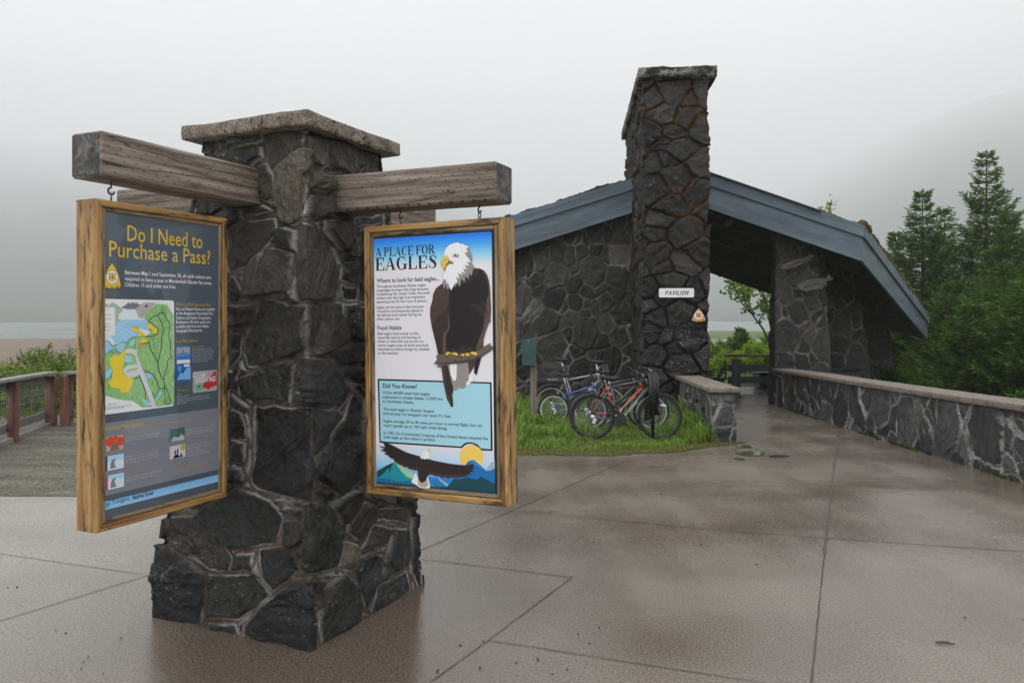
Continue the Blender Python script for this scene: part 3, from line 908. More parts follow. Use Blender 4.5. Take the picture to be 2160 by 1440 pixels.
def beam(a, b_, zc, w_, h_):
    """a beam with a weathered end; a -> b_ plan points"""
    mb = MB()
    A, B = Vector((*a, zc)), Vector((*b_, zc))
    mb.bar(A, B, w_, h_, mi=0, bev=0.009)
    o = mb.build('beam', [BEAM_WOOD], pillar)
    mb = MB()
    d = (B - A).normalized()
    mb.bar(B - d * 0.004, B + d * 0.003, w_ - 0.016, h_ - 0.016, mi=0, bev=0.002)
    e = mb.build('end_grain', [END_WOOD], o)
    return o
b1c, b2c = 0.033, -0.042
BL = beam(pil(b1c, -0.30), pil(b1c, -1.292), 2.285, 0.18, 0.19)
BR = beam(pil(-0.30, b2c), pil(-1.325, b2c), 2.263, 0.185, 0.19)
beam(pil(0.30, 0.03), pil(1.383, 0.03), 2.315, 0.18, 0.19)
beam(pil(-0.03, 0.30), pil(-0.03, 1.384), 2.30, 0.18, 0.19)
# ---------------------------------------------------------------- printed boards
CAMP = Vector((0, 0, HC))
class Board:
    """flat printed face: o = a point of it, u = right, v = down, n = towards the reader"""
    def __init__(s, o, u, v, n, mat, par, lift=0.0004):
        s.o, s.u, s.v, s.n, s.mat, s.par, s.lift = o, u, v, n, mat, par, lift
        s.mb = None; s.layer = 0
    def uv(s, px, py):
        d = Vector(((px - 1080) / F, 1.0, -(py - 670) / F))
        t = (s.o - CAMP).dot(s.n) / d.dot(s.n)
        q = CAMP + d * t - s.o
        return (q.dot(s.u), q.dot(s.v))
    def w(s, u, v, L): return s.o + s.u * u + s.v * v + s.n * (s.lift * L)
    def start(s): s.mb = MB()
    def end(s, name, par=None): 
        o = s.mb.build(name, [s.mat], par or s.par); s.mb = None
        return o
    def polyuv(s, pts, col, L):
        p2 = [Vector((u, v, 0)) for u, v in pts]
        tris = tessellate_polygon([p2])
        W = [s.w(u, v, L) for u, v in pts]
        fs = []
        for t in tris:
            nn = (W[t[1]] - W[t[0]]).cross(W[t[2]] - W[t[0]])
            fs.append(tuple(t) if nn.dot(s.n) > 0 else tuple(t[::-1]))
        s.mb.add(W, fs, 0, False, None, col)
    def poly(s, pts, col, L, conv=None):
        s.polyuv([s.uv(*(conv(*p) if conv else p)) for p in pts], col, L)
    def line(s, pts, wd, col, L, conv=None, closed=False):
        q = [Vector(s.uv(*(conv(*p) if conv else p))) for p in pts]
        if closed: q.append(q[0])
        for a, b_ in zip(q, q[1:]):
            d = b_ - a
            if d.length < 1e-6: continue
            d.normalize(); n_ = Vector((-d.y, d.x)) * wd / 2; e = d * wd * 0.3
            s.polyuv([tuple(a - e + n_), tuple(b_ + e + n_), tuple(b_ + e - n_), tuple(a - e - n_)], col, L)
    def gradv(s, u0, v0, u1, v1, stops, L):
        """vertical gradient rectangle printed on the sheet; stops: (t, colour)"""
        V = []; c = []
        for t, cc in stops:
            for u in (u0, u1):
                V.append(s.w(u, v0 + (v1 - v0) * t, L)); c.append(cc)
        fs = []
        for i in range(len(stops) - 1):
            q = (2 * i, 2 * i + 1, 2 * i + 3, 2 * i + 2)
            nn = (V[q[1]] - V[q[0]]).cross(V[q[2]] - V[q[0]])
            fs.append(q if nn.dot(s.n) > 0 else q[::-1])
        s.mb.add(V, fs, 0, False, None, c)
    def rrect(s, u0, v0, u1, v1, r, col, L, seg=5):
        pts = []
        for cx, cy, a0 in ((u1 - r, v1 - r, 0), (u0 + r, v1 - r, 90), (u0 + r, v0 + r, 180), (u1 - r, v0 + r, 270)):
            for k in range(seg + 1):
                a = math.radians(a0 + 90 * k / seg)
                pts.append((cx + r * math.cos(a), cy + r * math.sin(a)))
        s.polyuv(pts, col, L)
    def circ(s, cu, cv, ru, rv, col, L, seg=24, a0=0, a1=360):
        s.polyuv([(cu + ru * math.cos(math.radians(a0 + (a1 - a0) * k / seg)), cv + rv * math.sin(math.radians(a0 + (a1 - a0) * k / seg))) for k in range(seg + (0 if a1 - a0 == 360 else 1))], col, L)
    def text(s, txt, p0, p1, cap, col, L, conv=None, bold=0.0, shear=0.0, serif=False):
        """baseline from pixel p0 to p1, cap height in photo pixels"""
        a = s.uv(*(conv(*p0) if conv else p0)); b_ = s.uv(*(conv(*p1) if conv else p1))
        q = conv(*p0) if conv else p0
        c_ = s.uv(q[0], q[1] - cap)
        s.textuv(txt, a[0], a[1], b_[0] - a[0], abs(a[1] - c_[1]), col, L, bold, shear, serif)
    def textuv(s, txt, u, v, width, cap, col, L, bold=0.0, shear=0.0, serif=False):
        V, T, bb = text_mesh(txt, bold, serif)
        w0 = bb[1] - bb[0]
        kx = width / max(w0, 1e-6); ky = cap / CAPH
        W = [s.w(u + (x - bb[0]) * kx + shear * y * ky, v - y * ky, L) for x, y in V]
        fs = []
        for t in T:
            nn = (W[t[1]] - W[t[0]]).cross(W[t[2]] - W[t[0]])
            fs.append(tuple(t) if nn.dot(s.n) > 0 else tuple(t[::-1]))
        s.mb.add(W, fs, 0, False, None, col)

_tc = {}
def _raw_text(txt, bold):
    cu = bpy.data.curves.new('t', 'FONT'); cu.body = txt; cu.resolution_u = 2; cu.offset = bold
    ob = bpy.data.objects.new('t', cu); COL.objects.link(ob)
    dg = bpy.context.evaluated_depsgraph_get()
    me = bpy.data.meshes.new_from_object(ob.evaluated_get(dg))
    V = [(p.co.x, p.co.y) for p in me.vertices]; T = [tuple(f.vertices) for f in me.polygons]
    bpy.data.objects.remove(ob); bpy.data.curves.remove(cu); bpy.data.meshes.remove(me)
    return V, T
def _serif_letter(ch):
    """roman capital on a unit height: list of polygons with thick and thin strokes, and its width"""
    TK, TN, SF, SH = 0.20, 0.065, 0.09, 0.045
    Q = []
    R_ = lambda a, b_, c, d: Q.append([(a, b_), (c, b_), (c, d), (a, d)])
    def stem(x, foot=True, head=True, tk=TK):
        R_(x, 0, x + tk, 1)
        if foot: R_(x - SF, 0, x + tk + SF, SH)
        if head: R_(x - SF, 1 - SH, x + tk + SF, 1)
    def ring(cx, cy, rx, ry, tk, tn, a0, a1, n=22):
        P0 = []
        for k in range(n + 1):
            a = math.radians(a0 + (a1 - a0) * k / n); c, s_ = math.cos(a), math.sin(a)
            P0.append(((cx + rx * c, cy + ry * s_), (cx + (rx - tk) * c, cy + (ry - tn) * s_)))
        for p, q in zip(P0, P0[1:]): Q.append([p[0], q[0], q[1], p[1]])
    if ch == 'A':
        Q.append([(0.03, 0), (0.11, 0), (0.44, 1), (0.38, 1)]); Q.append([(0.36, 1), (0.50, 1), (0.86, 0), (0.63, 0)]); R_(0.2, 0.3, 0.66, 0.3 + TN)
        R_(-0.05, 0, 0.22, SH); R_(0.54, 0, 0.95, SH); return Q, 0.92
    if ch in 'PR':
        stem(0.1); ring(0.42, 0.745, 0.34, 0.255, TK, TN, -90, 90); R_(0.25, 1 - TN, 0.45, 1); R_(0.25, 0.49, 0.45, 0.49 + TN)
        if ch == 'P': return Q, 0.78
        Q.append([(0.36, 0.5), (0.58, 0.5), (0.92, 0), (0.68, 0)]); R_(0.64, 0, 0.98, SH); return Q, 0.96
    if ch == 'L': stem(0.1); R_(0.25, 0, 0.76, TN); Q.append([(0.62, 0), (0.78, 0), (0.80, 0.32), (0.76, 0.32)]); return Q, 0.80
    if ch in 'EF':
        stem(0.1); R_(0.25, 1 - TN, 0.76, 1); Q.append([(0.62, 1), (0.78, 1), (0.78, 0.70), (0.745, 0.70)]); R_(0.25, 0.48, 0.56, 0.48 + TN); R_(0.55, 0.36, 0.59, 0.66)
        if ch == 'E': R_(0.25, 0, 0.78, TN); Q.append([(0.64, 0), (0.80, 0), (0.83, 0.32), (0.79, 0.32)])
        return Q, 0.84 if ch == 'E' else 0.80
    if ch == 'O': ring(0.46, 0.5, 0.45, 0.52, 0.21, 0.055, 0, 360, 40); return Q, 0.92
    if ch in 'CG':
        ring(0.46, 0.5, 0.45, 0.52, 0.21, 0.055, 48, 315, 34); Q.append([(0.74, 0.98), (0.79, 0.98), (0.80, 0.66), (0.765, 0.66)])
        if ch == 'G': R_(0.66, 0.03, 0.86, 0.42); R_(0.54, 0.40, 0.95, 0.445); return Q, 0.94
        return Q, 0.86
    if ch == 'S':
        P0 = [(0.62, 0.76, .05), (0.52, 0.93, .05), (0.34, 0.965, .06), (0.17, 0.87, .15), (0.18, 0.71, .2), (0.34, 0.58, .22), (0.50, 0.46, .22), (0.60, 0.30, .2), (0.56, 0.12, .15), (0.38, 0.03, .06), (0.2, 0.06, .05), (0.07, 0.25, .05)]
        L_ = []
        for k, (x, y, w_) in enumerate(P0):
            a, b_ = P0[max(0, k - 1)], P0[min(len(P0) - 1, k + 1)]; dx, dy = b_[0] - a[0], b_[1] - a[1]; l = math.hypot(dx, dy)
            L_.append(((x - dy / l * w_ / 2, y + dx / l * w_ / 2), (x + dy / l * w_ / 2, y - dx / l * w_ / 2)))
        for p, q in zip(L_, L_[1:]): Q.append([p[0], q[0], q[1], p[1]])
        R_(0.60, 0.68, 0.645, 1.0); R_(0.045, 0, 0.09, 0.32); return Q, 0.70
    return None, 0
def _block_letter(ch):
    T_ = 0.17; R_ = lambda a, b_, c, d: [(a, b_), (c, b_), (c, d), (a, d)]
    def ring(cx, cy, rx, ry, a0, a1, n=20):
        P0 = [(math.radians(a0 + (a1 - a0) * k / n)) for k in range(n + 1)]
        P0 = [((cx + rx * math.cos(a), cy + ry * math.sin(a)), (cx + (rx - T_) * math.cos(a), cy + (ry - T_) * math.sin(a))) for a in P0]
        return [[p[0], q[0], q[1], p[1]] for p, q in zip(P0, P0[1:])]
    if ch == 'P': return [R_(0, 0, T_, 1), R_(T_, .85, .36, 1), R_(T_, .40, .36, .55)] + ring(.34, .70, .28, .30, -90, 90), .66
    if ch == 'A': return [[(0, 0), (T_, 0), (.44, 1), (.27, 1)], [(.27, 1), (.44, 1), (.71, 0), (.54, 0)], R_(.16, .22, .56, .37)], .74
    if ch == 'V': return [[(0, 1), (T_, 1), (.44, 0), (.27, 0)], [(.27, 0), (.44, 0), (.71, 1), (.54, 1)]], .74
    if ch == 'I': return [R_(0, 0, T_, 1)], .21
    if ch == 'L': return [R_(0, 0, T_, 1), R_(T_, 0, .52, .15)], .55
    if ch == 'O': return ring(.34, .5, .34, .51, 0, 360, 30), .72
    if ch == 'N': return [R_(0, 0, T_, 1), R_(.48, 0, .65, 1), [(T_ * .6, 1), (T_ * 1.25, 1), (.60, 0), (.46, 0)]], .68
    return [], .3
def text_mesh(txt, bold=0.0, serif=False):
    k = (txt, bold, serif)
    if k in _tc: return _tc[k]
    if not serif: V, T = _raw_text(txt, bold)
    else:
        V, T = [], []; x = 0.0; hh = CAPH
        for ch in txt:
            if ch == ' ': x += 0.28 * hh; continue
            Q, wd = _block_letter(ch) if serif == 'block' else _serif_letter(ch)
            for p in Q:
                o = len(V); V += [(x + a * hh, b_ * hh) for a, b_ in p]; T.append((o, o + 1, o + 2)); T.append((o, o + 2, o + 3))
            x += (wd + (0.13 if serif == 'block' else 0.07)) * hh
    bb = (min(p[0] for p in V), max(p[0] for p in V))
    _tc[k] = (V, T, bb)
    return _tc[k]
_v, _t = _raw_text('H', 0.0)
CAPH = max(p[1] for p in _v)

def sign_frame(root, o, u, v, n, W, Hh, th, fw, inner):
    """wooden frame round a double panel; o = top-left of the front face"""
    mb = MB(); mm = MB()
    R = Matrix((u, -v, n)).transposed()      # local x right, y up, z to the reader
    def member(a, b_, wd):      # along a->b (plane coords u, v), mitred look
        pass
    c = lambda a, b_, d=0.0: o + u * a + v * b_ - n * (th / 2 - d)
    Ru = R
    Rv = Matrix((-v, -u, n)).transposed()
    # stiles full height, rails between with a hairline gap at the mitre
    for (x, L) in ((fw / 2, Hh), (W - fw / 2, Hh)):
        mitre(mb, o, u, v, n, x - fw / 2, x + fw / 2, 0, Hh, th, fw, vertical=True, left=(x < W / 2))
    for y in (0, Hh - fw):
        mitre(mb, o, u, v, n, 0, W, y, y + fw, th, fw, vertical=False, left=(y == 0))
    # inner moulding, set back in steps on the front
    m1 = inner
    for (a0, a1, b0, b1, ax) in ((fw, fw + m1, fw, Hh - fw, 1), (W - fw - m1, W - fw, fw, Hh - fw, 1), (fw + m1, W - fw - m1, fw, fw + m1, 0), (fw + m1, W - fw - m1, Hh - fw - m1, Hh - fw, 0)):
        if ax: mm.box(c((a0 + a1) / 2, (b0 + b1) / 2, 0), (b1 - b0, a1 - a0 - 0.001, th * 0.90), Rv, 0, 0.006)
        else: mm.box(c((a0 + a1) / 2, (b0 + b1) / 2, 0), (a1 - a0, b1 - b0 - 0.001, th * 0.90), Ru, 0, 0.006)
    fr = mb.build('frame', [FRAME_WOOD], root)
    mm.build('moulding', [MOULD_WOOD], fr)
    return fr
def mitre(mb, o, u, v, n, u0, u1, v0, v1, th, fw, vertical, left):
    g = 0.0008
    ch = 0.006
    if vertical:
        if left: q = [(u0, v0 + g), (u1, v0 + fw + g), (u1, v1 - fw - g), (u0, v1 - g)]
        else: q = [(u0, v0 + fw + g), (u1, v0 + g), (u1, v1 - g), (u0, v1 - fw - g)]
        ax = 1
    else:
        if left: q = [(u0 + g, v0), (u1 - g, v0), (u1 - fw - g, v1), (u0 + fw + g, v1)]
        else: q = [(u0 + fw + g, v0), (u1 - fw - g, v0), (u1 - g, v1), (u0 + g, v1)]
        ax = 0
    cx = sum(p[0] for p in q) / 4; cy = sum(p[1] for p in q) / 4
    V = []; W = []
    off = (random.uniform(0, 30), random.uniform(0, 30), random.uniform(0, 30))
    # three rings: back, front edge, front face inset by a small chamfer
    rings = [(0.0, -th + ch, 0), (0.0, -th, ch), (0.0, -ch, 0), (0.0, 0.0, ch)]
    order = [(-th, ch), (-th + ch, 0), (-ch, 0), (0.0, ch)]
    for z, ins in order:
        for (a, b_) in q:
            a2 = a + (ins if a < cx else -ins) * (1 if vertical else 0)
            b2 = b_ + (ins if b_ < cy else -ins) * (0 if vertical else 1)
            V.append(o + u * a2 + v * b2 + n * z)
            l = (b2, a2, z) if ax else (a2, b2, z)
            W.append((l[0] + off[0], l[1] + off[1], l[2] + off[2]))
    fs = [(0, 1, 2, 3), (15, 14, 13, 12)]
    for r_ in range(3):
        for k in range(4):
            a, b_ = r_ * 4 + k, r_ * 4 + (k + 1) % 4
            fs.append((a, a + 4, b_ + 4, b_))
    ctr = sum(V, Vector()) / len(V)
    out_ = []
    for f in fs:
        nn = (V[f[1]] - V[f[0]]).cross(V[f[2]] - V[f[0]]); m = sum((V[i] for i in f), Vector()) / 4 - ctr
        out_.append(f if nn.dot(m) > 0 else f[::-1])
    mb.add(V, out_, 0, False, W)
def hooks(root, pts, zbeam):
    for p in pts:
        mb = MB()
        top = Vector((p.x, p.y, zbeam)); L = zbeam - p.z
        d = E2 * 0.018
        d3 = Vector((d.x, d.y, 0))
        # screw hook from the beam: shank, open loop
        r = 0.015
        zc = p.z + 0.045 + 0.006
        pts_ = [top, Vector((p.x, p.y, zc + r + 0.012))]
        for k in range(0, 10):
            a = math.radians(90 - 0 - k * 30)
            pts_.append(Vector((p.x, p.y, zc)) + d3.normalized() * (-math.cos(a) * r) + Vector((0, 0, math.sin(a) * r)))
        mb.tube(pts_, 0.0042, 8)
        mb.build('hook', [DKSTEEL], root)
        mb = MB()
        # eye screwed in the frame
        e3 = Vector((E1.x, E1.y, 0)).normalized() * 0.75 + d3.normalized() * 0.66
        ec = p + Vector((0, 0, 0.026))
        mb.tube([ec + e3 * (0.016 * math.cos(2 * math.pi * k / 16)) + Vector((0, 0, 0.016 * math.sin(2 * math.pi * k / 16))) for k in range(16)], 0.0036, 8, True)
        mb.tube([p - Vector((0, 0, 0.01)), p + Vector((0, 0, 0.01))], 0.0036, 8)
        mb.build('eye_ring', [STEEL], root)

def v3(p, z): return Vector((p[0], p[1], z))
K = 1.42          # photo ink value -> albedo
def ink(r, g, b_, k=K): return rgb(r, g, b_, k)

# ---------------------------------------------------------------- left sign (fee notice)
TH = 0.13
uL = Vector((E2.x, E2.y, 0)); vL = Vector((0, 0, -1)); nL = Vector((-E1.x, -E1.y, 0))
fL = b1c - TH / 2
oL = v3(pil(fL, -1.290), 2.098)
WL, HL = 0.735, 1.398
sL = empty('hanging_sign', v3(pil(b1c, -0.92), 0.70), 'dark grey framed sign headed Do I Need to Purchase a Pass, with a map', 'sign', 'notices hanging from the stone pillar')
FWL = 0.030
sign_frame(sL, oL, uL, vL, nL, WL, HL, TH, FWL, 0.020)
hooks(sL, [v3(pil(b1c, -1.17), 2.098), v3(pil(b1c, -0.70), 2.098)], 2.192)
IN = FWL + 0.020
oB = oL - nL * 0.014
bd = Board(oB, uL, vL, nL, PRINT_GL, None)
GREY = ink(68, 77, 87)
bd.start()
bd.polyuv([(IN - 0.01, IN - 0.01), (WL - IN + 0.01, IN - 0.01), (WL - IN + 0.01, HL - IN + 0.01), (IN - 0.01, HL - IN + 0.01)], GREY, 0)
# dark edge showing under the moulding
panelL = bd.end('panel', sL)
back = MB(); back.box(oL + uL * WL / 2 + vL * HL / 2 - nL * TH * 0.62, (WL - 2 * IN + 0.02, HL - 2 * IN + 0.02, 0.03), Matrix((uL, -vL, nL)).transposed(), 0, 0.002)
back.build('backing_board', [flat('sign_backing_board', (0.10, 0.11, 0.12), 0.5)], sL)
def q1(x, y): return (140 + x / 3.789, 400 + y / 3.789)
def q2(x, y): return (140 + x / 3.789, 760 + y / 3.789)
def qa(x, y): return (205 + x / 6.544, 870 + y / 6.544)
def qb(x, y): return (360 + x / 5.54, 620 + y / 5.54)
def qc(x, y): return (205 + x / 5.54, 620 + y / 5.54)
YEL = ink(190, 158, 34); WHT = ink(205, 206, 208); WHD = ink(165, 168, 172); YED = ink(150, 133, 52)
bd.start()
bd.text('Do I Need to', q1(487, 408), q1(1088, 475), 33, YEL, 1, bold=0.004)
bd.text('Purchase a Pass?', q1(342, 533), q1(1150, 610), 33, YEL, 1, bold=0.004)
bd.mb_save = None
for t, a, c in (('Between May 1 and September 30, all adult visitors are', (468, 675), (1155, 718)),
                ('required to have a pass in Mendenhall Glacier fee areas.', (467, 725), (1163, 768)),
                ('Children 15 and under are free.', (466, 773), (875, 795))):
    bd.text(t, q1(*a), q1(*c), 8.2, WHT, 1, bold=0.006)
bd.text('Where to Purchase your Pass', qb(62, 137), qb(468, 148), 7.0, YED, 1, bold=0.008)
for t, y, x1 in (('Day and Season Passes are available', 190, 518), ('at the designated Automated Fee', 241, 492), ('Stations and Alaska Geographic', 294, 466),
                 ('Bookstores. All other passes are', 344, 462), ('available only from the Alaska', 396, 442), ('Geographic Bookstores.', 446, 370)):
    bd.text(t, qb(62, y), qb(x1, y + 6), 6.6, WHT, 1, bold=0.004)
bd.text('Local Pass Options', qb(64, 568), qb(313, 568), 6.6, YED, 1, bold=0.006)
bd.text('The Day Pass', qb(250, 632), qb(390, 632), 4.6, YED, 1, bold=0.006)
for i, t in enumerate(('If you are visiting for just one day,', 'this is the pass for you.  Cost is $5 per', 'person.  If you are visiting with a tour', 'company, ask your guide or driver', 'about this pass.  It may already be', 'included in your tour price.')):
    bd.text(t, qb(250, 658 + i * 27.5), qb((482, 510, 505, 486, 486, 438)[i], 655 + i * 27.2), 3.2, WHD, 1)
bd.text('The Season', qb(78, 1142), qb(203, 1138), 4.8, YED, 1, bold=0.006)
bd.text('Pass', qb(78, 1180), qb(126, 1178), 4.8, YED, 1, bold=0.006)
for i, (t, x1) in enumerate((('This pass is best for', 215), ('frequent visitors to the Mendenhall Glacier. It covers', 448), ('you, plus one adult. Cost is $15. After July 31, the price is', 475), ('reduced to $10.', 190))):
    bd.text(t, qb(76, 1206 + i * 28), qb(x1, 1200 + i * 27 - (0, 8, 14, 4)[i]), 3.2, WHD, 1)
bd.end('lettering', panelL)

def fee_badge(bd, cu, cv, w_, h_, L, face, ringc, name, par, k=K):
    """rounded triangle with a shield and a tree on it"""
    YB = face; DK = ink(40, 32, 18, k); WB = ringc
    def tri(g, col, L):
        pts = []
        A, B, C_ = (0, -h_ * 0.55), (w_ * 0.5, h_ * 0.33), (-w_ * 0.5, h_ * 0.33)
        for (p, q, bulge) in ((A, B, 0.085), (B, C_, 0.10), (C_, A, 0.085)):
            mx_, my_ = (p[0] + q[0]) / 2, (p[1] + q[1]) / 2
            dx, dy = q[0] - p[0], q[1] - p[1]
            for i in range(8):
                t = i / 8; s_ = 4 * t * (1 - t) * bulge
                pts.append((cu + (p[0] + dx * t + dy * s_) * g, cv + (p[1] + dy * t - dx * s_) * g))
        bd.polyuv(pts, col, L)
    bd.start()
    tri(1.07, DK, L); tri(1.0, YB, L + 1)
    r_ = w_ * 0.32
    bd.circ(cu, cv - h_ * 0.03, r_ * 1.06, r_ * 1.06, DK, L + 2); bd.circ(cu, cv - h_ * 0.03, r_, r_, WB, L + 3)
    def shield(g, col, L):
        P_ = [(-.9, -.95), (-.45, -.8), (0, -1.0), (.45, -.8), (.9, -.95), (1.0, -.6), (.82, -.2), (.95, .35), (.7, .75), (.3, .8), (0, 1.0), (-.3, .8), (-.7, .75), (-.95, .35), (-.82, -.2), (-1.0, -.6)]
        bd.polyuv([(cu + x * g, cv - h_ * 0.03 + y * g) for x, y in P_], col, L)
    shield(r_ * 0.68, DK, L + 4); shield(r_ * 0.60, YB, L + 5)
    t = r_ * 0.36; y0 = cv - h_ * 0.03
    bd.polyuv([(cu, y0 - t), (cu + t * .35, y0 - t * .2), (cu + t * .2, y0 - t * .2), (cu + t * .5, y0 + t * .45), (cu + .08 * t, y0 + t * .45), (cu + .08 * t, y0 + t), (cu - .08 * t, y0 + t),
               (cu - .08 * t, y0 + t * .45), (cu - t * .5, y0 + t * .45), (cu - t * .2, y0 - t * .2), (cu - t * .35, y0 - t * .2)], DK, L + 6)
    bd.textuv('U', cu - r_ * 0.48, y0 + r_ * .1, r_ * .2, r_ * .28, DK, L + 6, 0.01); bd.textuv('S', cu + r_ * 0.28, y0 + r_ * .1, r_ * .2, r_ * .28, DK, L + 6, 0.01)
    tx = 'U.S. FEE AREA'
    for i, ch in enumerate(tx):     # lettering along the lower curve
        if ch in ' ': continue
        x = (i - (len(tx) - 1) / 2) / len(tx) * w_ * 0.84
        yy = cv + h_ * 0.405 - (x / w_) ** 2 * h_ * 0.38
        if ch == '.': bd.textuv(ch, cu + x - w_ * .02, yy, w_ * 0.012, h_ * .09, DK, L + 2, 0.02)
        else: bd.textuv(ch, cu + x - w_ * .026, yy, w_ * 0.05, h_ * 0.085, DK, L + 2, 0.02)
    return bd.end(name, par)
uc = bd.uv(*q1(364, 705))
fee_badge(bd, uc[0], uc[1], 0.086, 0.1145, 1, ink(196, 165, 45), ink(205, 205, 200), 'emblem', panelL)

# hand drawn map
bd.start()
c_ = [bd.uv(*qc(*p)) for p in ((35, 55), (897, 88), (905, 1305), (45, 1395))]
mu0, mv0, mu1, mv1 = c_[0][0], c_[0][1], c_[1][0], c_[2][1]
bd.rrect(mu0, mv0, mu1, mv1, 0.012, ink(206, 208, 210), 1)
GR1, GR2, GR3, WTR, YMA, RD, DKL = ink(128, 172, 110), ink(100, 150, 96), ink(160, 185, 95), ink(140, 185, 215), ink(210, 185, 50), ink(190, 190, 196), ink(48, 50, 54)
land = [(48, 560), (130, 545), (175, 600), (320, 585), (390, 510), (480, 490), (560, 495), (620, 450), (560, 370), (600, 320), (545, 290), (560, 230), (690, 115), (800, 120), (860, 200), (890, 250),
        (893, 1040), (860, 1050), (893, 1060), (896, 1290), (700, 1315), (520, 1325), (420, 1250), (250, 1230), (60, 1175)]
bd.poly(land, GR1, 2, qc)
rm = random.Random(5)
def inside(p, pg):
    c = False; j = len(pg) - 1
    for i in range(len(pg)):
        if (pg[i][1] > p[1]) != (pg[j][1] > p[1]) and p[0] < (pg[j][0] - pg[i][0]) * (p[1] - pg[i][1]) / (pg[j][1] - pg[i][1] + 1e-9) + pg[i][0]: c = not c
        j = i
    return c
for _ in range(520):           # coloured pencil strokes
    p = (rm.uniform(50, 890), rm.uniform(120, 1300))
    if not inside(p, land): continue
    L_ = rm.uniform(18, 60); a = rm.uniform(-0.35, 0.25)
    bd.line([p, (p[0] + L_ * math.sin(a), p[1] - L_ * math.cos(a))], rm.uniform(0.002, 0.0055), rm.choice((GR2, GR3, ink(84, 138, 84), ink(150, 190, 130), ink(176, 196, 110), ink(120, 160, 150))), 2.5, qc)
bd.poly([(40, 315), (210, 310), (250, 305), (400, 300), (560, 305), (600, 325), (560, 360), (610, 385), (600, 420), (500, 400), (430, 380), (395, 400), (440, 440), (500, 470), (440, 500), (390, 510), (330, 570), (310, 640), (260, 690), (210, 640), (120, 680), (60, 755), (48, 755), (45, 560), (120, 545), (160, 560), (170, 610), (300, 580), (200, 560)], WTR, 3, qc)
for i in range(40):
    p = (rm.uniform(60, 520), rm.uniform(320, 480)); bd.line([p, (p[0] + rm.uniform(30, 90), p[1] + rm.uniform(-4, 4))], 0.003, rm.choice((ink(120, 172, 206), ink(165, 203, 226))), 3.5, qc)
bd.poly([(255, 240), (300, 175), (440, 180), (470, 215), (530, 260), (500, 300), (250, 300)], ink(196, 206, 216), 3, qc)      # glacier
bd.poly([(60, 150), (110, 105), (130, 150)], GR1, 3, qc)
bd.poly([(100, 150), (180, 92), (260, 150), (300, 185), (250, 240), (245, 290), (290, 330), (205, 340), (200, 180)], ink(150, 165, 150), 3.2, qc)
bd.poly([(275, 160), (340, 120), (365, 95), (385, 118), (400, 88), (415, 112), (432, 90), (450, 118), (462, 94), (480, 120), (520, 125), (450, 175), (360, 180)], ink(110, 108, 112), 3.2, qc)
bd.poly([(440, 180), (530, 105), (590, 95), (690, 105), (640, 150), (560, 230), (530, 290), (480, 270), (460, 215)], ink(160, 158, 160), 3.4, qc)
bd.poly([(545, 155), (580, 118), (585, 155)], ink(50, 50, 52), 3.6, qc)
for pg in ([(400, 385), (470, 380), (490, 420), (550, 470), (560, 500), (520, 490), (470, 450), (420, 430)], [(430, 380), (470, 385), (480, 420)], [(500, 570), (510, 520), (560, 520), (600, 550), (540, 575)],
           [(560, 375), (610, 335), (700, 400), (710, 460), (600, 455), (650, 420)], [(145, 760), (190, 705), (260, 715), (310, 650), (340, 700), (300, 720), (320, 790), (290, 860), (300, 940), (390, 980), (420, 1000), (400, 1080), (360, 1150), (270, 1150), (260, 1110), (160, 1090), (130, 1040), (170, 980), (180, 900), (150, 830)]):
    bd.poly(pg, YMA, 4, qc)
for pg in ([(80, 950), (95, 910), (160, 868), (175, 890), (140, 960), (110, 985)], [(300, 740), (330, 715), (400, 740), (410, 790), (330, 800)], [(380, 560), (420, 525), (445, 535), (410, 610), (375, 610)],
           [(560, 930), (610, 915), (655, 960), (600, 985)], [(535, 1240), (570, 1230), (580, 1265), (640, 1265), (640, 1300), (550, 1300)], [(545, 370), (610, 380), (615, 410), (560, 400)], [(670, 1240), (735, 1130), (750, 1150), (690, 1235)]):
    bd.poly(pg, WTR, 4.5, qc)
bd.poly([(320, 650), (370, 640), (455, 650), (465, 720), (530, 880), (690, 1320), (640, 1322), (490, 930), (455, 960), (370, 975), (300, 920), (300, 870), (350, 835), (460, 820), (440, 720), (400, 690), (330, 690)], RD, 5, qc)
bd.poly([(345, 890), (460, 855), (470, 880), (365, 905), (350, 920)], GR1, 5.4, qc)
for ln in ([(520, 580), (560, 570), (605, 562), (620, 640), (690, 770), (705, 800), (720, 900), (755, 990), (775, 1000)], [(705, 800), (720, 740), (745, 640), (750, 500), (775, 430), (750, 330), (710, 260), (725, 222), (780, 225), (810, 290), (850, 360), (830, 480), (855, 570), (850, 690), (865, 740), (820, 770), (815, 850), (780, 950), (775, 1000), (785, 1060), (780, 1110)],
           [(530, 878), (590, 910), (650, 940), (690, 1000), (720, 1100), (780, 1100)], [(780, 1080), (790, 1200), (785, 1270), (830, 1285), (858, 1255), (810, 1110), (785, 1070)], [(720, 1105), (670, 1210)], [(560, 495), (640, 492), (700, 470), (712, 410), (640, 350), (590, 315), (640, 270), (720, 235)],
           [(425, 995), (490, 965), (520, 1030), (560, 1130), (560, 1230)]):
    bd.line(ln, 0.0032, DKL, 6, qc)
for ln in ([(48, 755), (110, 690), (200, 625), (262, 690)], [(48, 560), (130, 548), (170, 612), (215, 600), (300, 555), (330, 570), (390, 510), (480, 488)], [(340, 1), (340, 1)]):
    bd.line(ln, 0.002, ink(60, 90, 110), 6, qc)
bd.poly([(55, 155), (200, 155), (205, 482), (58, 485)], ink(206, 208, 210), 6, qc)      # legend
bd.poly([(65, 170), (92, 170), (92, 215), (66, 215)], YMA, 7, qc)
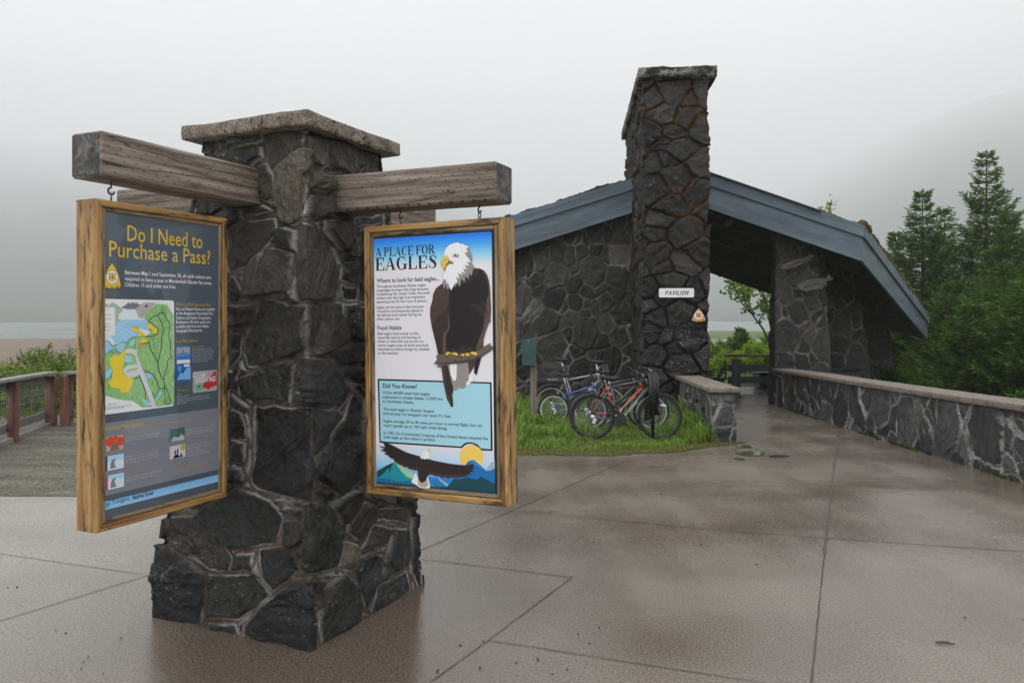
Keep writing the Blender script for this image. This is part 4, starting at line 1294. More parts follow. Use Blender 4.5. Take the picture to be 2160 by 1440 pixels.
for cy, cc in ((240, ink(60, 130, 80)), (290, ink(70, 140, 190)), (350, ink(190, 70, 80)), (383, ink(110, 40, 50)), (420, ink(90, 80, 80))):
    u_, v_ = bd.uv(*qc(80, cy)); bd.circ(u_, v_, 0.006, 0.006, cc, 7, 10)
u_, v_ = bd.uv(*qc(495, 595)); bd.circ(u_, v_, 0.0085, 0.0085, ink(205, 120, 115), 7, 14)
bd.poly([(68, 1300), (102, 1297), (103, 1352), (70, 1357)], YMA, 7, qc)
for t, a, c in (('Fee Area', (105, 182), (140, 182)), ('Fee Station', (105, 246), (172, 246)), ('Bookstore', (105, 292), (165, 292)), ('Restrooms', (98, 354), (145, 354)), ('No Dogs', (98, 387), (156, 387)), ('Trailhead', (98, 424), (150, 424)),
                ('FEE AREAS INCLUDE', (118, 1298), (222, 1290)), ('Photo Point Trail, Visitor Center, Steep Creek,', (118, 1332), (400, 1303)), ('Pavilion, restrooms and parking', (118, 1347), (310, 1332))):
    bd.text(t, a, c, 2.2, ink(60, 60, 66), 7, qc)
bd.end('map', panelL)

bd.start()          # pass cards
def card(pts, conv, base, L=1, r=0.006):
    q = [bd.uv(*conv(*p)) for p in pts]
    bd.rrect(min(q[0][0], q[3][0]), (q[0][1] + q[1][1]) / 2, q[1][0], (q[2][1] + q[3][1]) / 2, r, base, L)
    return (q[0][0], (q[0][1] + q[1][1]) / 2, q[1][0], (q[2][1] + q[3][1]) / 2)
u0, v0, u1, v1 = card([(60, 610), (238, 612), (238, 1010), (63, 1025)], qb, ink(36, 104, 168))
def sub(a, b_, c, d): return (u0 + (u1 - u0) * a, v0 + (v1 - v0) * b_, u0 + (u1 - u0) * c, v0 + (v1 - v0) * d)
def pr(a, b_, c, d, col, L): q = sub(a, b_, c, d); bd.polyuv([(q[0], q[1]), (q[2], q[1]), (q[2], q[3]), (q[0], q[3])], col, L)
def pt(t, a, b_, c, cap, col, L, bold=0.0): q = sub(a, b_, c, 0); bd.textuv(t, q[0], q[1], q[2] - q[0], cap, col, L, bold)
pr(0, .35, 1, .98, ink(30, 80, 140), 2)
pt('DAY PASS', .06, .19, .92, 0.022, ink(200, 175, 110), 3, .02)
pt('MENDENHALL GLACIER VISITOR CENTER', .1, .06, .85, 0.006, ink(150, 190, 215), 3); pt('Valid for one person for one day', .08, .26, .9, 0.006, ink(150, 190, 215), 3)
pr(.06, .38, .92, .49, ink(200, 204, 210), 3); pr(.52, .52, .9, .59, ink(190, 200, 210), 3)
bd.polyuv([sub(.05, .95, 0, 0)[:2], sub(.3, .72, 0, 0)[:2], sub(.42, .8, 0, 0)[:2], sub(.7, .62, 0, 0)[:2], sub(.97, .6, 0, 0)[:2], sub(.97, .96, 0, 0)[:2]], ink(110, 155, 200), 3)
bd.polyuv([sub(.1, .55, 0, 0)[:2], sub(.36, .55, 0, 0)[:2], sub(.36, .68, 0, 0)[:2], sub(.23, .72, 0, 0)[:2], sub(.1, .68, 0, 0)[:2]], ink(70, 130, 190), 3)
u0, v0, u1, v1 = card([(258, 905), (540, 885), (543, 1128), (265, 1152)], qb, ink(150, 148, 150))
pr(0.0, .08, .5, .28, ink(190, 190, 190), 2); pt('Mendenhall Glacier', .06, .17, .46, .007, ink(50, 50, 50), 3, .01); pt('Visitor Center', .06, .25, .34, .007, ink(50, 50, 50), 3, .01)
bd.polyuv([sub(a, b_, 0, 0)[:2] for a, b_ in ((.42, .62), (.6, .36), (.8, .2), (.9, .05), (.97, .1), (.99, .75), (.75, .82), (.62, .93), (.55, .82), (.4, .83))], ink(172, 38, 48), 3)
bd.polyuv([sub(a, b_, 0, 0)[:2] for a, b_ in ((.06, .70), (.2, .6), (.42, .62), (.42, .82), (.3, .9), (.14, .88), (.2, .8))], ink(88, 160, 120), 4)
bd.circ(*sub(.25, .72, 0, 0)[:2], 0.005, 0.005, ink(20, 20, 20), 5, 8)
pt('SEASON PASS', .08, .54, .93, 0.024, ink(206, 206, 206), 6, .02)
bd.end('pass_cards', panelL)

bd.start()          # national pass block
q = [bd.uv(*qa(*p)) for p in ((55, 150), (1690, -70), (1680, 800), (80, 1130))]
bd.rrect(q[0][0] + 0.003, (q[0][1] + q[1][1]) / 2, q[1][0] - 0.004, (q[2][1] + q[3][1]) / 2, 0.02, ink(112, 114, 124), 1)
vb = [bd.uv(*qa(*p))[1] for p in ((60, 1215), (60, 1335), (1685, 868), (1690, 960))]
bd.gradv(IN - 0.004, (vb[0] + vb[2]) / 2, WL - IN + 0.004, (vb[1] + vb[3]) / 2, [(0, ink(110, 162, 206)), (1, ink(132, 180, 218))], 1)
for pts, base in (([(122, 330), (355, 312), (358, 500), (125, 540)], ink(160, 150, 140)), ([(135, 598), (365, 565), (370, 760), (140, 800)], ink(190, 200, 212)), ([(140, 866), (368, 825), (375, 1018), (148, 1062)], ink(190, 200, 212)),
                  ([(990, 228), (1205, 198), (1212, 375), (998, 412)], ink(70, 96, 92)), ([(1000, 465), (1215, 432), (1222, 605), (1005, 645)], ink(185, 180, 182))):
    card(pts, qa, base, 2, 0.004)
    qq = [bd.uv(*qa(*p)) for p in pts]
    u0, v0, u1, v1 = qq[0][0], (qq[0][1] + qq[1][1]) / 2, qq[1][0], (qq[2][1] + qq[3][1]) / 2
    if pts[0][1] == 330:
        for cx, cy, rr in ((.25, .35, .024), (.82, .42, .022), (.55, .12, .01)): bd.circ(u0 + (u1 - u0) * cx, v0 + (v1 - v0) * cy, rr, rr * .9, ink(190, 66, 48), 3, 9)
        bd.polyuv([sub(a, b_, 0, 0)[:2] for a, b_ in ((.2, .98), (.32, .6), (.5, .4), (.68, .62), (.8, .98))], ink(110, 98, 82), 3.5)
    elif pts[0][1] in (598, 866):
        pr(-.1, 0, .02, 1, ink(80, 50, 70) if pts[0][1] == 598 else ink(165, 50, 55), 3)
        pr(.02, .02, 1, .35, ink(150, 190, 215), 3)
        bd.polyuv([sub(a, b_, 0, 0)[:2] for a, b_ in ((.18, .9), (.2, .5), (.32, .28), (.48, .25), (.5, .34), (.42, .45), (.46, .7), (.55, .88))], ink(110, 116, 120), 4)
    elif pts[0][1] == 228:
        for i in range(9): pr(.14 + .095 * i, .02, .17 + .095 * i, .55 + .05 * (i % 3), ink(34, 52, 48), 3)
        bd.polyuv([sub(a, b_, 0, 0)[:2] for a, b_ in ((.1, .95), (.3, .6), (.6, .75), (.8, .5), (.97, .7), (.97, .97))], ink(160, 170, 172), 3.5); pr(-.02, .0, .08, 1, ink(50, 110, 140), 4)
    else:
        for cx, tp in ((.34, .3), (.5, .22)): bd.polyuv([sub(a, b_, 0, 0)[:2] for a, b_ in ((cx - .05, .7), (cx - .04, tp + .1), (cx, tp), (cx + .04, tp + .1), (cx + .04, .7))], ink(25, 22, 25), 4)
        bd.polyuv([sub(a, b_, 0, 0)[:2] for a, b_ in ((.2, .97), (.25, .8), (.42, .68), (.58, .8), (.62, .95), (.72, .6), (.78, .82), (.85, .95))], ink(25, 22, 25), 4)
        bd.circ(u0 + (u1 - u0) * .84, v0 + (v1 - v0) * .24, .014, .014, ink(170, 150, 60), 4, 12)
bd.end('pass_pictures', panelL)
bd.start()
bd.text('National Pass Options', qa(112, 250), qa(650, 192), 8.5, ink(165, 148, 62), 2, bold=.012)
bd.text('(Required at this site, honored at many others)', qa(668, 195), qa(1300, 110), 4.4, ink(160, 145, 66), 2, bold=.006)
for t, a, c, cap, col in (('Interagency Senior Pass', (385, 325), (820, 275), 3.0, YED), ('This pass is for U.S. citizens or permanent residents', (385, 362), (856, 305), 3.0, WHD), ('62 or older. Cost is $10 and good for your lifetime.', (387, 398), (850, 340), 3.0, WHD),
        ('Annual Pass for U.S. military', (390, 585), (840, 515), 3.0, YED), ('This pass is for active duty U.S. military and their', (392, 622), (835, 552), 3.0, WHD), ('dependents, with proper Department of Defense ID.', (392, 660), (845, 585), 3.0, WHD), ('CAC or Dependent ID is required. It is free of charge.', (392, 695), (830, 622), 3.0, WHD),
        ('Interagency Annual', (395, 835), (700, 782), 3.0, YED), ('Access Pass', (398, 870), (545, 845), 3.0, YED), ('If you are a frequent visitor to our National Parks and', (400, 908), (888, 818), 3.0, WHD), ('Forests, this pass is for you. Cost is $80.', (402, 948), (762, 880), 3.0, WHD),
        ('Interagency Access Pass', (1228, 215), (1600, 160), 3.0, YED), ('This pass is for U.S. citizens or permanent residents', (1228, 250), (1632, 190), 3.0, WHD), ('with a permanent disability. Documentation of your', (1228, 285), (1640, 222), 3.0, WHD), ('disability must be presented. It is free of charge.', (1228, 318), (1606, 262), 3.0, WHD),
        ('Annual 4th Grade Pass', (1236, 440), (1512, 396), 3.0, YED), ('Must be a U.S. 4th grade or 10 year old', (1236, 470), (1555, 425), 3.0, WHD), ('homeschool student with a valid paper voucher', (1236, 505), (1585, 450), 3.0, WHD), ('from Every Kid in a Park. Good for', (1238, 540), (1430, 508), 3.0, WHD), ('the owner and passengers', (1238, 573), (1485, 530), 3.0, WHD), ('of a private vehicle. It is free of charge.', (1238, 605), (1565, 550), 3.0, WHD),
        ('You must carry your pass at all times in', (1020, 788), (1560, 680), 5.0, YED), ('the Mendenhall Glacier fee areas.', (1070, 830), (1545, 735), 5.0, YED)):
    bd.text(t, a, c, cap, col, 2, qa, .004)
bd.text('Tongass', qa(203, 1262), qa(442, 1208), 9.0, ink(28, 36, 44), 2, bold=.0)
bd.text('National Forest', qa(480, 1200), qa(770, 1135), 9.5, ink(20, 24, 28), 2, bold=.02, shear=0.25)
u_, v_ = bd.uv(*qa(138, 1255))
bd.polyuv([(u_ + x * .014, v_ + y * .0165) for x, y in ((-.9, -.95), (0, -1.0), (.9, -.95), (.85, -.2), (.95, .4), (.5, .85), (0, 1.0), (-.5, .85), (-.95, .4), (-.85, -.2))], ink(28, 40, 52), 2)
bd.polyuv([(u_ + x * .011, v_ + y * .013) for x, y in ((-.9, -.95), (0, -1.0), (.9, -.95), (.85, -.2), (.95, .4), (.5, .85), (0, 1.0), (-.5, .85), (-.95, .4), (-.85, -.2))], ink(120, 170, 208), 3)
bd.polyuv([(u_, v_ - .009), (u_ + .006, v_ + .005), (u_ + .001, v_ + .005), (u_ + .001, v_ + .009), (u_ - .001, v_ + .009), (u_ - .001, v_ + .005), (u_ - .006, v_ + .005)], ink(28, 40, 52), 4)
bd.end('lower_lettering', panelL)
# ---------------------------------------------------------------- right sign (eagles)
uR0 = Vector((-E1.x, -E1.y, 0)); nR = Vector((-E2.x, -E2.y, 0))
rot = Matrix.Rotation(math.radians(1.3), 3, nR)        # it hangs a touch out of plumb
uR = rot @ uR0; vR = rot @ Vector((0, 0, -1))
def plane_pt(px, py, off):
    """point of the plane C0.n + off (towards the reader) under a pixel"""
    d = Vector(((px - 1080) / F, 1.0, -(py - 670) / F))
    o = Vector((C0.x, C0.y, 0)) + nR * off
    t = (o - CAMP).dot(nR) / d.dot(nR)
    return CAMP + d * t
fR = 0.107
oR = plane_pt(760, 479, fR)
pTR, pBL, pBR = plane_pt(1059, 457, fR), plane_pt(778, 1041.5, fR), plane_pt(1073, 1070, fR)
WR = ((pTR - oR).length + (pBR - pBL).length) / 2
HR = ((pBL - oR).length + (pBR - pTR).length) / 2
ctr = (oR + pTR + pBL + pBR) / 4
uR = ((pTR - oR) + (pBR - pBL)).normalized(); vR = nR.cross(uR); vR = vR if vR.z < 0 else -vR
oR = ctr - uR * WR / 2 - vR * HR / 2
sR = empty('hanging_sign', v3(pil(-0.95, b2c), 0.67), 'white framed sign headed A Place for Eagles with a perched bald eagle', 'sign', 'notices hanging from the stone pillar')
FW2 = 0.034
sign_frame(sR, oR, uR, vR, nR, WR, HR, TH, FW2, 0.024)
tp = oR - nR * TH / 2
hooks(sR, [tp + uR * (WR * 0.235), tp + uR * (WR * 0.80)], 2.168)
IR = FW2 + 0.024
br = Board(oR - nR * 0.014, uR, vR, nR, PRINT, None)
BLK = ink(26, 24, 28, 1.2); W1 = ink(203, 202, 208)
br.start()
br.polyuv([(IR - 0.012, IR - 0.012), (WR - IR + 0.012, IR - 0.012), (WR - IR + 0.012, HR - IR + 0.012), (IR - 0.012, HR - IR + 0.012)], BLK, 0)
panelR = br.end('panel', sR)
back = MB(); back.box(oR + uR * WR / 2 + vR * HR / 2 - nR * TH * 0.62, (WR - 2 * IR + 0.02, HR - 2 * IR + 0.02, 0.03), Matrix((uR, -vR, nR)).transposed(), 0, 0.002)
back.build('backing_board', [bpy.data.materials['sign_backing_board']], sR)
def q3(x, y): return (740 + x / 4.236, 440 + y / 4.236)
def q4(x, y): return (740 + x / 4.364, 760 + y / 4.364)
def qe(x, y): return (900 + x / 3.894, 500 + y / 3.894)
br.start()
e0 = br.uv(*q3(190, 270)); e1 = br.uv(*q3(1258, 208)); e2 = br.uv(*q4(1325, 1240)); e3 = br.uv(*q4(242, 1130))
eu0, ev0, eu1, ev1 = (e0[0] + e3[0]) / 2, (e0[1] + e1[1]) / 2, (e1[0] + e2[0]) / 2, HR - IR + 0.01
vy = lambda cv, x, y: br.uv(*cv(x, y))[1]
vg = vy(q3, 700, 470)
br.rrect(eu0, ev0, eu1, ev1 - 0.01, 0.012, ink(28, 108, 205), 1)
br.gradv(eu0, ev0 + 0.012, eu1, vg + 0.03, [(0, ink(30, 112, 208)), (0.3, ink(62, 148, 220)), (0.65, ink(130, 188, 226)), (1, W1)], 2)
vl = br.uv(*q4(600, 790))[1]
br.gradv(eu0, vg + 0.03, eu1, vl, [(0, W1), (1, W1)], 2)
vb = br.uv(*q4(600, 1060))[1]
br.gradv(eu0, vl, eu1, vb, [(0, ink(196, 196, 206)), (0.4, ink(170, 196, 216)), (1, ink(90, 160, 212))], 2)
br.gradv(eu0, vb, eu1, ev1, [(0, ink(40, 120, 205)), (1, ink(30, 90, 160))], 2)
# fact box
S1 = ink(146, 190, 205)
br.poly([(248, 168), (1297, 200), (1307, 832), (1190, 826), (1160, 790), (1125, 768), (1085, 765), (1050, 780), (1025, 806), (265, 757)], BLK, 3, q4)
br.poly([(263, 184), (1282, 214), (1290, 815), (1200, 808), (1170, 772), (1130, 755), (1085, 750), (1045, 762), (1015, 790), (277, 742)], S1, 4, q4)
# sun and mountains
br.poly([(1112 + 110 * math.cos(a * math.pi / 16), 885 + 110 * math.sin(a * math.pi / 16)) for a in range(32)], ink(222, 182, 90), 5, q4)
br.poly([(1250, 1000), (1290, 945), (1328, 918), (1328, 1010), (1270, 1030)], ink(140, 160, 178), 5, q4)
br.poly([(940, 1080), (1020, 1000), (1085, 925), (1130, 910), (1180, 950), (1250, 1015), (1290, 1010), (1328, 990), (1330, 1230), (900, 1200)], ink(22, 98, 160), 6, q4)
br.poly([(1110, 930), (1130, 910), (1210, 985), (1180, 980), (1150, 960), (1130, 975)], ink(40, 122, 190), 6.5, q4)
br.poly([(243, 1015), (330, 965), (400, 935), (440, 960), (600, 1060), (620, 1150), (243, 1130)], ink(28, 128, 140), 6, q4)
br.poly([(243, 1020), (330, 965), (395, 936), (372, 990), (365, 1040), (350, 985), (300, 1040), (250, 1080)], ink(24, 62, 66), 6.5, q4)
br.poly([(410, 935), (470, 950), (520, 1010), (600, 1050), (580, 1090), (520, 1070), (460, 1010)], ink(140, 180, 150), 6.6, q4)
br.poly([(243, 1085), (330, 1080), (440, 1110), (560, 1100), (600, 1150), (243, 1130)], ink(26, 98, 140), 7, q4)
br.poly([(640, 1180), (720, 1110), (800, 1085), (860, 1130), (930, 1190)], ink(24, 112, 168), 7, q4)
br.poly([(730, 1130), (830, 1180), (760, 1180)], ink(110, 170, 160), 7.2, q4)
br.poly([(800, 1085), (830, 1090), (980, 1190), (930, 1195)], ink(130, 156, 168), 7.2, q4)
br.poly([(870, 1180), (960, 1085), (1010, 1090), (1070, 1075), (1170, 1095), (1200, 1065), (1328, 1130), (1330, 1235), (860, 1195)], ink(18, 62, 74), 7.4, q4)
tl = [(243, 1105)]
rm = random.Random(3); x = 245
while x < 1325:
    yb = 1112 + (x - 243) * 0.075; tl += [(x, yb + 14), (x + 7, yb - rm.uniform(0, 16)), (x + 14, yb + 14)]; x += 15
br.poly(tl + [(1330, 1260), (243, 1150)], ink(14, 54, 66), 8, q4)
br.end('landscape_print', panelR)

# the perched eagle
br.start()
DB, CB, MBR, LBR = ink(44, 36, 34), ink(22, 19, 21), ink(66, 50, 46), ink(84, 66, 60)
HW, HG, YB = ink(208, 208, 212), ink(128, 126, 124), ink(196, 170, 74)
OUT = ink(38, 34, 34)
br.poly([(120, 1050), (175, 1050), (205, 1180), (222, 1240), (219, 1287), (211, 1275), (219, 1340), (220, 1392), (203, 1392), (170, 1330), (140, 1200)], DB, 10, qe)
br.poly([(125, 1060), (150, 1060), (165, 1250), (190, 1320), (205, 1350), (203, 1392), (165, 1310), (140, 1200)], MBR, 10.5, qe)
br.poly([(175, 1040), (250, 1040), (255, 1180), (268, 1200), (262, 1240), (238, 1258), (215, 1245), (200, 1180)], HG, 9, qe)
br.poly([(190, 1040), (250, 1040), (248, 1150), (238, 1178), (222, 1178), (200, 1130)], HW, 9.3, qe)
br.poly([(248, 1030), (345, 1030), (355, 1110), (345, 1180), (328, 1190), (325, 1225), (300, 1242), (272, 1235), (256, 1180)], HG, 9.5, qe)
br.poly([(350, 1090), (388, 1080), (390, 1150), (378, 1185), (362, 1190), (350, 1215), (330, 1222), (326, 1180)], HW, 9.2, qe)
br.poly([(340, 1020), (450, 970), (435, 1050), (410, 1130), (392, 1110), (395, 1060), (355, 1130)], MBR, 10, qe)
br.poly([(405, 1015), (452, 985), (412, 1133), (392, 1112)], CB, 10.2, qe)
body = [(400, 255), (440, 258), (475, 275), (500, 310), (515, 360), (525, 440), (528, 520), (532, 600), (525, 712), (512, 690), (490, 770), (470, 840), (468, 900), (430, 950), (100, 985), (95, 940), (75, 860), (45, 740), (30, 640), (32, 580), (50, 520), (55, 470), (80, 420), (135, 378), (190, 380)]
br.poly(body, MBR, 11, qe)
br.poly([(190, 430), (240, 380), (330, 330), (410, 262), (460, 275), (490, 330), (510, 400), (505, 500), (470, 560), (470, 760), (465, 830), (420, 900), (400, 940), (165, 945), (160, 800), (190, 740), (190, 560)], CB, 12, qe)
br.poly([(230, 400), (300, 360), (350, 330), (400, 265), (440, 270), (420, 315), (380, 310), (370, 350), (310, 385)], ink(48, 40, 38), 12.5, qe)
br.poly([(352, 555), (400, 550), (450, 555), (500, 515), (490, 600), (460, 650), (430, 640), (440, 600), (395, 612), (420, 590), (365, 580)], ink(42, 34, 33), 12.6, qe)
br.poly([(165, 900), (200, 930), (230, 915), (260, 935), (300, 890), (320, 925), (370, 900), (400, 945), (165, 950)], ink(48, 40, 37), 12.7, qe)
br.poly([(192, 440), (192, 560), (175, 700), (180, 750), (140, 785), (130, 850), (135, 960), (100, 975), (80, 880), (60, 790), (45, 740), (75, 690), (100, 650), (160, 610), (180, 560)], DB, 12.2, qe)
br.poly([(190, 620), (192, 750), (165, 800), (155, 950), (140, 950), (142, 800), (180, 750)], LBR, 12.8, qe)
br.poly([(470, 560), (520, 470), (530, 600), (520, 690), (490, 770), (470, 840), (440, 900), (405, 935), (430, 850), (480, 720), (510, 600)], LBR, 12.4, qe)
for (cx, cy, rr) in ((65, 585, 14), (95, 570, 15), (128, 545, 16), (160, 530, 15), (80, 640, 17), (112, 615, 16), (150, 590, 18), (60, 670, 14), (95, 745, 16), (125, 735, 14)):
    pts = [(cx + rr * math.cos(a * math.pi / 8), cy + rr * 0.9 * math.sin(a * math.pi / 8)) for a in range(0, 9)]
    br.line(pts, 0.0022, ink(38, 28, 28), 12.9, qe)
# head
br.poly([(330, 90), (355, 100), (372, 145), (378, 175), (372, 212), (398, 250), (385, 262), (375, 318), (355, 300), (345, 345), (322, 318), (315, 370), (290, 340), (275, 410), (255, 372), (240, 415), (230, 370), (215, 300), (300, 160)], HG, 13, qe)
br.poly([(137, 330), (165, 345), (160, 385), (150, 428), (140, 395), (135, 380)], HG, 13, qe); br.poly([(160, 380), (178, 370), (190, 400), (182, 430), (168, 418)], HG, 13, qe)
head = [(146, 148), (150, 120), (165, 90), (190, 65), (225, 50), (262, 43), (278, 44), (268, 52), (302, 56), (318, 58), (310, 64), (335, 70), (358, 78), (340, 84), (352, 95), (330, 95), (345, 125), (318, 130), (335, 160), (350, 175), (372, 212), (338, 205), (355, 240), (318, 232), (338, 268), (306, 262), (325, 305), (292, 285), (300, 320), (265, 296), (275, 350), (248, 325), (258, 375), (240, 378), (205, 440), (186, 400), (178, 370), (170, 400), (160, 345), (145, 360), (135, 330), (140, 300), (150, 278), (148, 200)]
br.poly(head, HW, 14, qe)
br.line(head, 0.0011, ink(70, 70, 72), 14.2, qe, closed=True)
br.poly([(148, 158), (168, 148), (182, 165), (190, 190), (215, 203), (228, 208), (220, 222), (190, 222), (170, 240), (155, 282), (138, 262), (120, 235), (118, 210), (130, 178)], ink(120, 98, 40), 15, qe)
br.poly([(148, 158), (168, 148), (182, 165), (186, 195), (165, 225), (150, 262), (142, 268), (122, 236), (120, 210), (131, 178)], YB, 15.5, qe)
br.poly([(152, 183), (162, 181), (160, 187), (153, 188)], BLK, 16, qe)
br.poly([(216, 152), (228, 140), (250, 138), (262, 145), (275, 158), (260, 160), (262, 172), (240, 166), (224, 166)], ink(110, 108, 106), 15, qe)
br.poly([(222, 152), (232, 144), (250, 144), (256, 152), (248, 162), (230, 162)], ink(200, 198, 180), 15.5, qe)
br.poly([(239 + 8 * math.cos(a * math.pi / 6), 152 + 8 * math.sin(a * math.pi / 6)) for a in range(12)], BLK, 16, qe)
# branch and feet
br.poly([(62, 1038), (90, 1005), (82, 968), (125, 962), (220, 960), (330, 965), (400, 945), (450, 915), (480, 895), (528, 867), (528, 885), (545, 895), (548, 915), (440, 990), (340, 1025), (180, 1045), (150, 1050), (120, 1068), (90, 1065), (100, 1046)], ink(92, 80, 73), 17, qe)
br.poly([(62, 1038), (230, 1020), (225, 1000), (260, 1015), (400, 995), (500, 940), (548, 900), (548, 918), (440, 992), (340, 1027), (180, 1045), (105, 1042)], ink(62, 54, 50), 17.5, qe)
for pts in ([(160, 955), (175, 942), (200, 945), (208, 955), (185, 958), (172, 970), (165, 975)], [(208, 958), (225, 945), (250, 948), (265, 968), (258, 978), (240, 966)], [(285, 965), (300, 955), (318, 958), (315, 970), (295, 982)], [(322, 955), (340, 948), (355, 958), (352, 985), (340, 982)], [(357, 952), (380, 940), (410, 942), (422, 960), (415, 975), (395, 964)]):
    br.poly(pts, YB, 18, qe)
for pts in ([(163, 968), (175, 970), (172, 985), (180, 992), (166, 986)], [(255, 972), (266, 968), (262, 990), (254, 985)], [(286, 972), (300, 975), (292, 1000), (283, 985)], [(342, 980), (355, 978), (352, 997), (340, 990)], [(412, 970), (424, 966), (420, 988), (410, 980)]):
    br.poly(pts, BLK, 18.5, qe)
br.end('perched_eagle_print', panelR)

# the flying eagle
br.start()
wing = [(290, 735), (320, 750), (370, 770), (440, 805), (520, 845), (640, 880), (665, 895), (720, 895), (740, 912), (800, 925), (900, 945), (1000, 958), (1060, 962), (1110, 955), (1148, 940), (1125, 962), (1148, 968), (1118, 985), (1142, 995), (1110, 1005), (1138, 1018), (1095, 1028), (1110, 1045), (1060, 1048), (1085, 1065), (1030, 1065), (1000, 1072), (985, 1065), (960, 1080), (930, 1070), (905, 1085), (870, 1070), (845, 1080), (815, 1060), (785, 1065), (760, 1045), (730, 1045), (712, 1060), (690, 1110), (655, 1125), (630, 1100), (618, 1010), (590, 1010), (570, 995), (545, 1000), (520, 980), (495, 980), (475, 965), (450, 958), (435, 940), (410, 932), (395, 905), (365, 895), (345, 870), (310, 858), (330, 845), (272, 822), (315, 815), (258, 785), (320, 795)]
br.poly(wing, ink(38, 30, 30), 10, q4)
br.poly([(400, 905), (480, 950), (560, 975), (620, 985), (622, 1008), (590, 1010), (520, 980), (450, 957), (405, 930)], ink(62, 42, 38), 11, q4)
br.poly([(715, 1010), (800, 1035), (900, 1050), (1000, 1045), (1060, 1040), (1000, 1072), (900, 1080), (800, 1062), (720, 1045)], ink(62, 42, 38), 11, q4)
br.poly([(600, 1030), (628, 1100), (655, 1125), (690, 1110), (712, 1060), (735, 1165), (700, 1180), (670, 1172), (640, 1168), (615, 1150), (560, 1115)], HW, 9, q4)
br.poly([(622, 1060), (640, 1115), (680, 1118), (705, 1080), (718, 1150), (690, 1165), (650, 1160), (620, 1140)], ink(160, 150, 140), 9.5, q4)
br.poly([(645, 892), (668, 850), (690, 825), (715, 815), (732, 828), (735, 850), (728, 875), (738, 895), (722, 908), (700, 900), (685, 910), (668, 898), (655, 905)], HW, 12, q4)
br.poly([(705, 818), (720, 812), (734, 822), (730, 832), (720, 848), (718, 832)], YB, 13, q4)
br.end('flying_eagle_print', panelR)

br.start()
TX = ink(30, 26, 30, 1.1)
br.text('A PLACE FOR', q3(220, 432), q3(755, 405), 19, TX, 3, bold=.022, serif=True)
br.text('EAGLES', q3(222, 556), q3(768, 535), 27, TX, 3, bold=.026, serif=True)
br.text('Where to look for bald eagles...', q3(232, 662), q3(793, 648), 8.4, TX, 3, bold=.018)
for i, (t, x1) in enumerate((('Throughout Southeast Alaska, eagles', 670), ('congregate in areas with large amounts', 695), ('of spawning fish. Steep Creek, the small', 703), ('stream near this sign is an important', 664), ('spawning area for two runs of salmon.', 683))):
    br.text(t, q3(232, 707 + i * 34.2), q3(x1, 702 + i * 34.2), 5.3, TX, 3, bold=.01)
for i, (t, x1) in enumerate((('Eagles can be seen in this area year', 656), ("'round but are frequently sighted in", 648), ('the fall and early winter during the', 636), ('silver salmon run.', 442))):
    br.text(t, q3(235, 893 + i * 34.5), q3(x1, 889 + i * 35), 5.3, TX, 3, bold=.01)
br.text('Food Habits', q3(240, 1082), q3(455, 1080), 8.4, TX, 3, bold=.018)
for i, (t, x1) in enumerate((('Bald eagles feed mainly on fish,', 612), ('especially salmon and herring. In', 626), ('winter or when fish and carrion are', 650), ('scarce, eagles prey on birds and small', 692), ('mammals as well as forage for shellfish', 706), ('on the beaches.', 428))):
    br.text(t, q3(241, 1127 + i * 34.4), q3(x1, 1130 + i * 34.4), 5.3, TX, 3, bold=.01)
br.text('Did You Know?', q4(296, 250), q4(610, 260), 8.6, TX, 5, bold=.024)
for t, a, c in (('Of the 40,000 adult bald eagles', (296, 306), (728, 320)), ('estimated to inhabit Alaska, 13,000 live', (297, 347), (846, 366)), ('in Southeast Alaska.', (298, 386), (584, 400)),
                ('The bald eagle is Alaska\'s largest', (301, 458), (769, 476)), ('bird of prey. It\'s wingspan can reach 7\u00bd feet.', (302, 498), (928, 526)),
                ('Eagles average 30 to 40 miles per hour in normal flight, but can', (303, 566), (1210, 612)), ('reach speeds up to 100 mph while diving.', (304, 606), (890, 640)),
                ('In 1782, the Continental Congress of the United States adopted the', (304, 676), (1266, 734)), ('bald eagle as the nation\'s symbol.', (306, 714), (782, 744))):
    br.text(t, q4(*a), q4(*c), 5.7, TX, 5, bold=.012)
br.end('lettering', panelR)

# ---------------------------------------------------------------- PAVILION plate and fee badge on the chimney (built below with it)
# ---------------------------------------------------------------- pavilion
g1 = Vector((1, -0.0774)); g1.normalize()
g2 = Vector((0.0774, 1)); g2.normalize()
R0 = Vector((3.6, 17.0))
ZR, MR, ML = 4.89, 0.364, 0.312
def ST(s_, t): 
    q = R0 + g1 * s_ + g2 * t
    return (q.x, q.y)
def st_of(x, y):
    d = Vector((x, y)) - R0
    return d.dot(g1), d.dot(g2)
def roofz(x, y):
    s_, _ = st_of(x, y)
    return ZR - (MR * s_ if s_ > 0 else -ML * s_)
pav = empty('pavilion', (R0.x, R0.y, gz(0, 17)), 'low gabled pavilion of dark field stone with slate blue fascia boards and mossy roof', 'pavilion')
OUTL = [(0, 0), (3.82, 0), (9.04, 8.96), (6.6, 11.5), (0, 11.5), (-6.6, 11.5), (-9.0, 8.96), (-3.65, 0)]
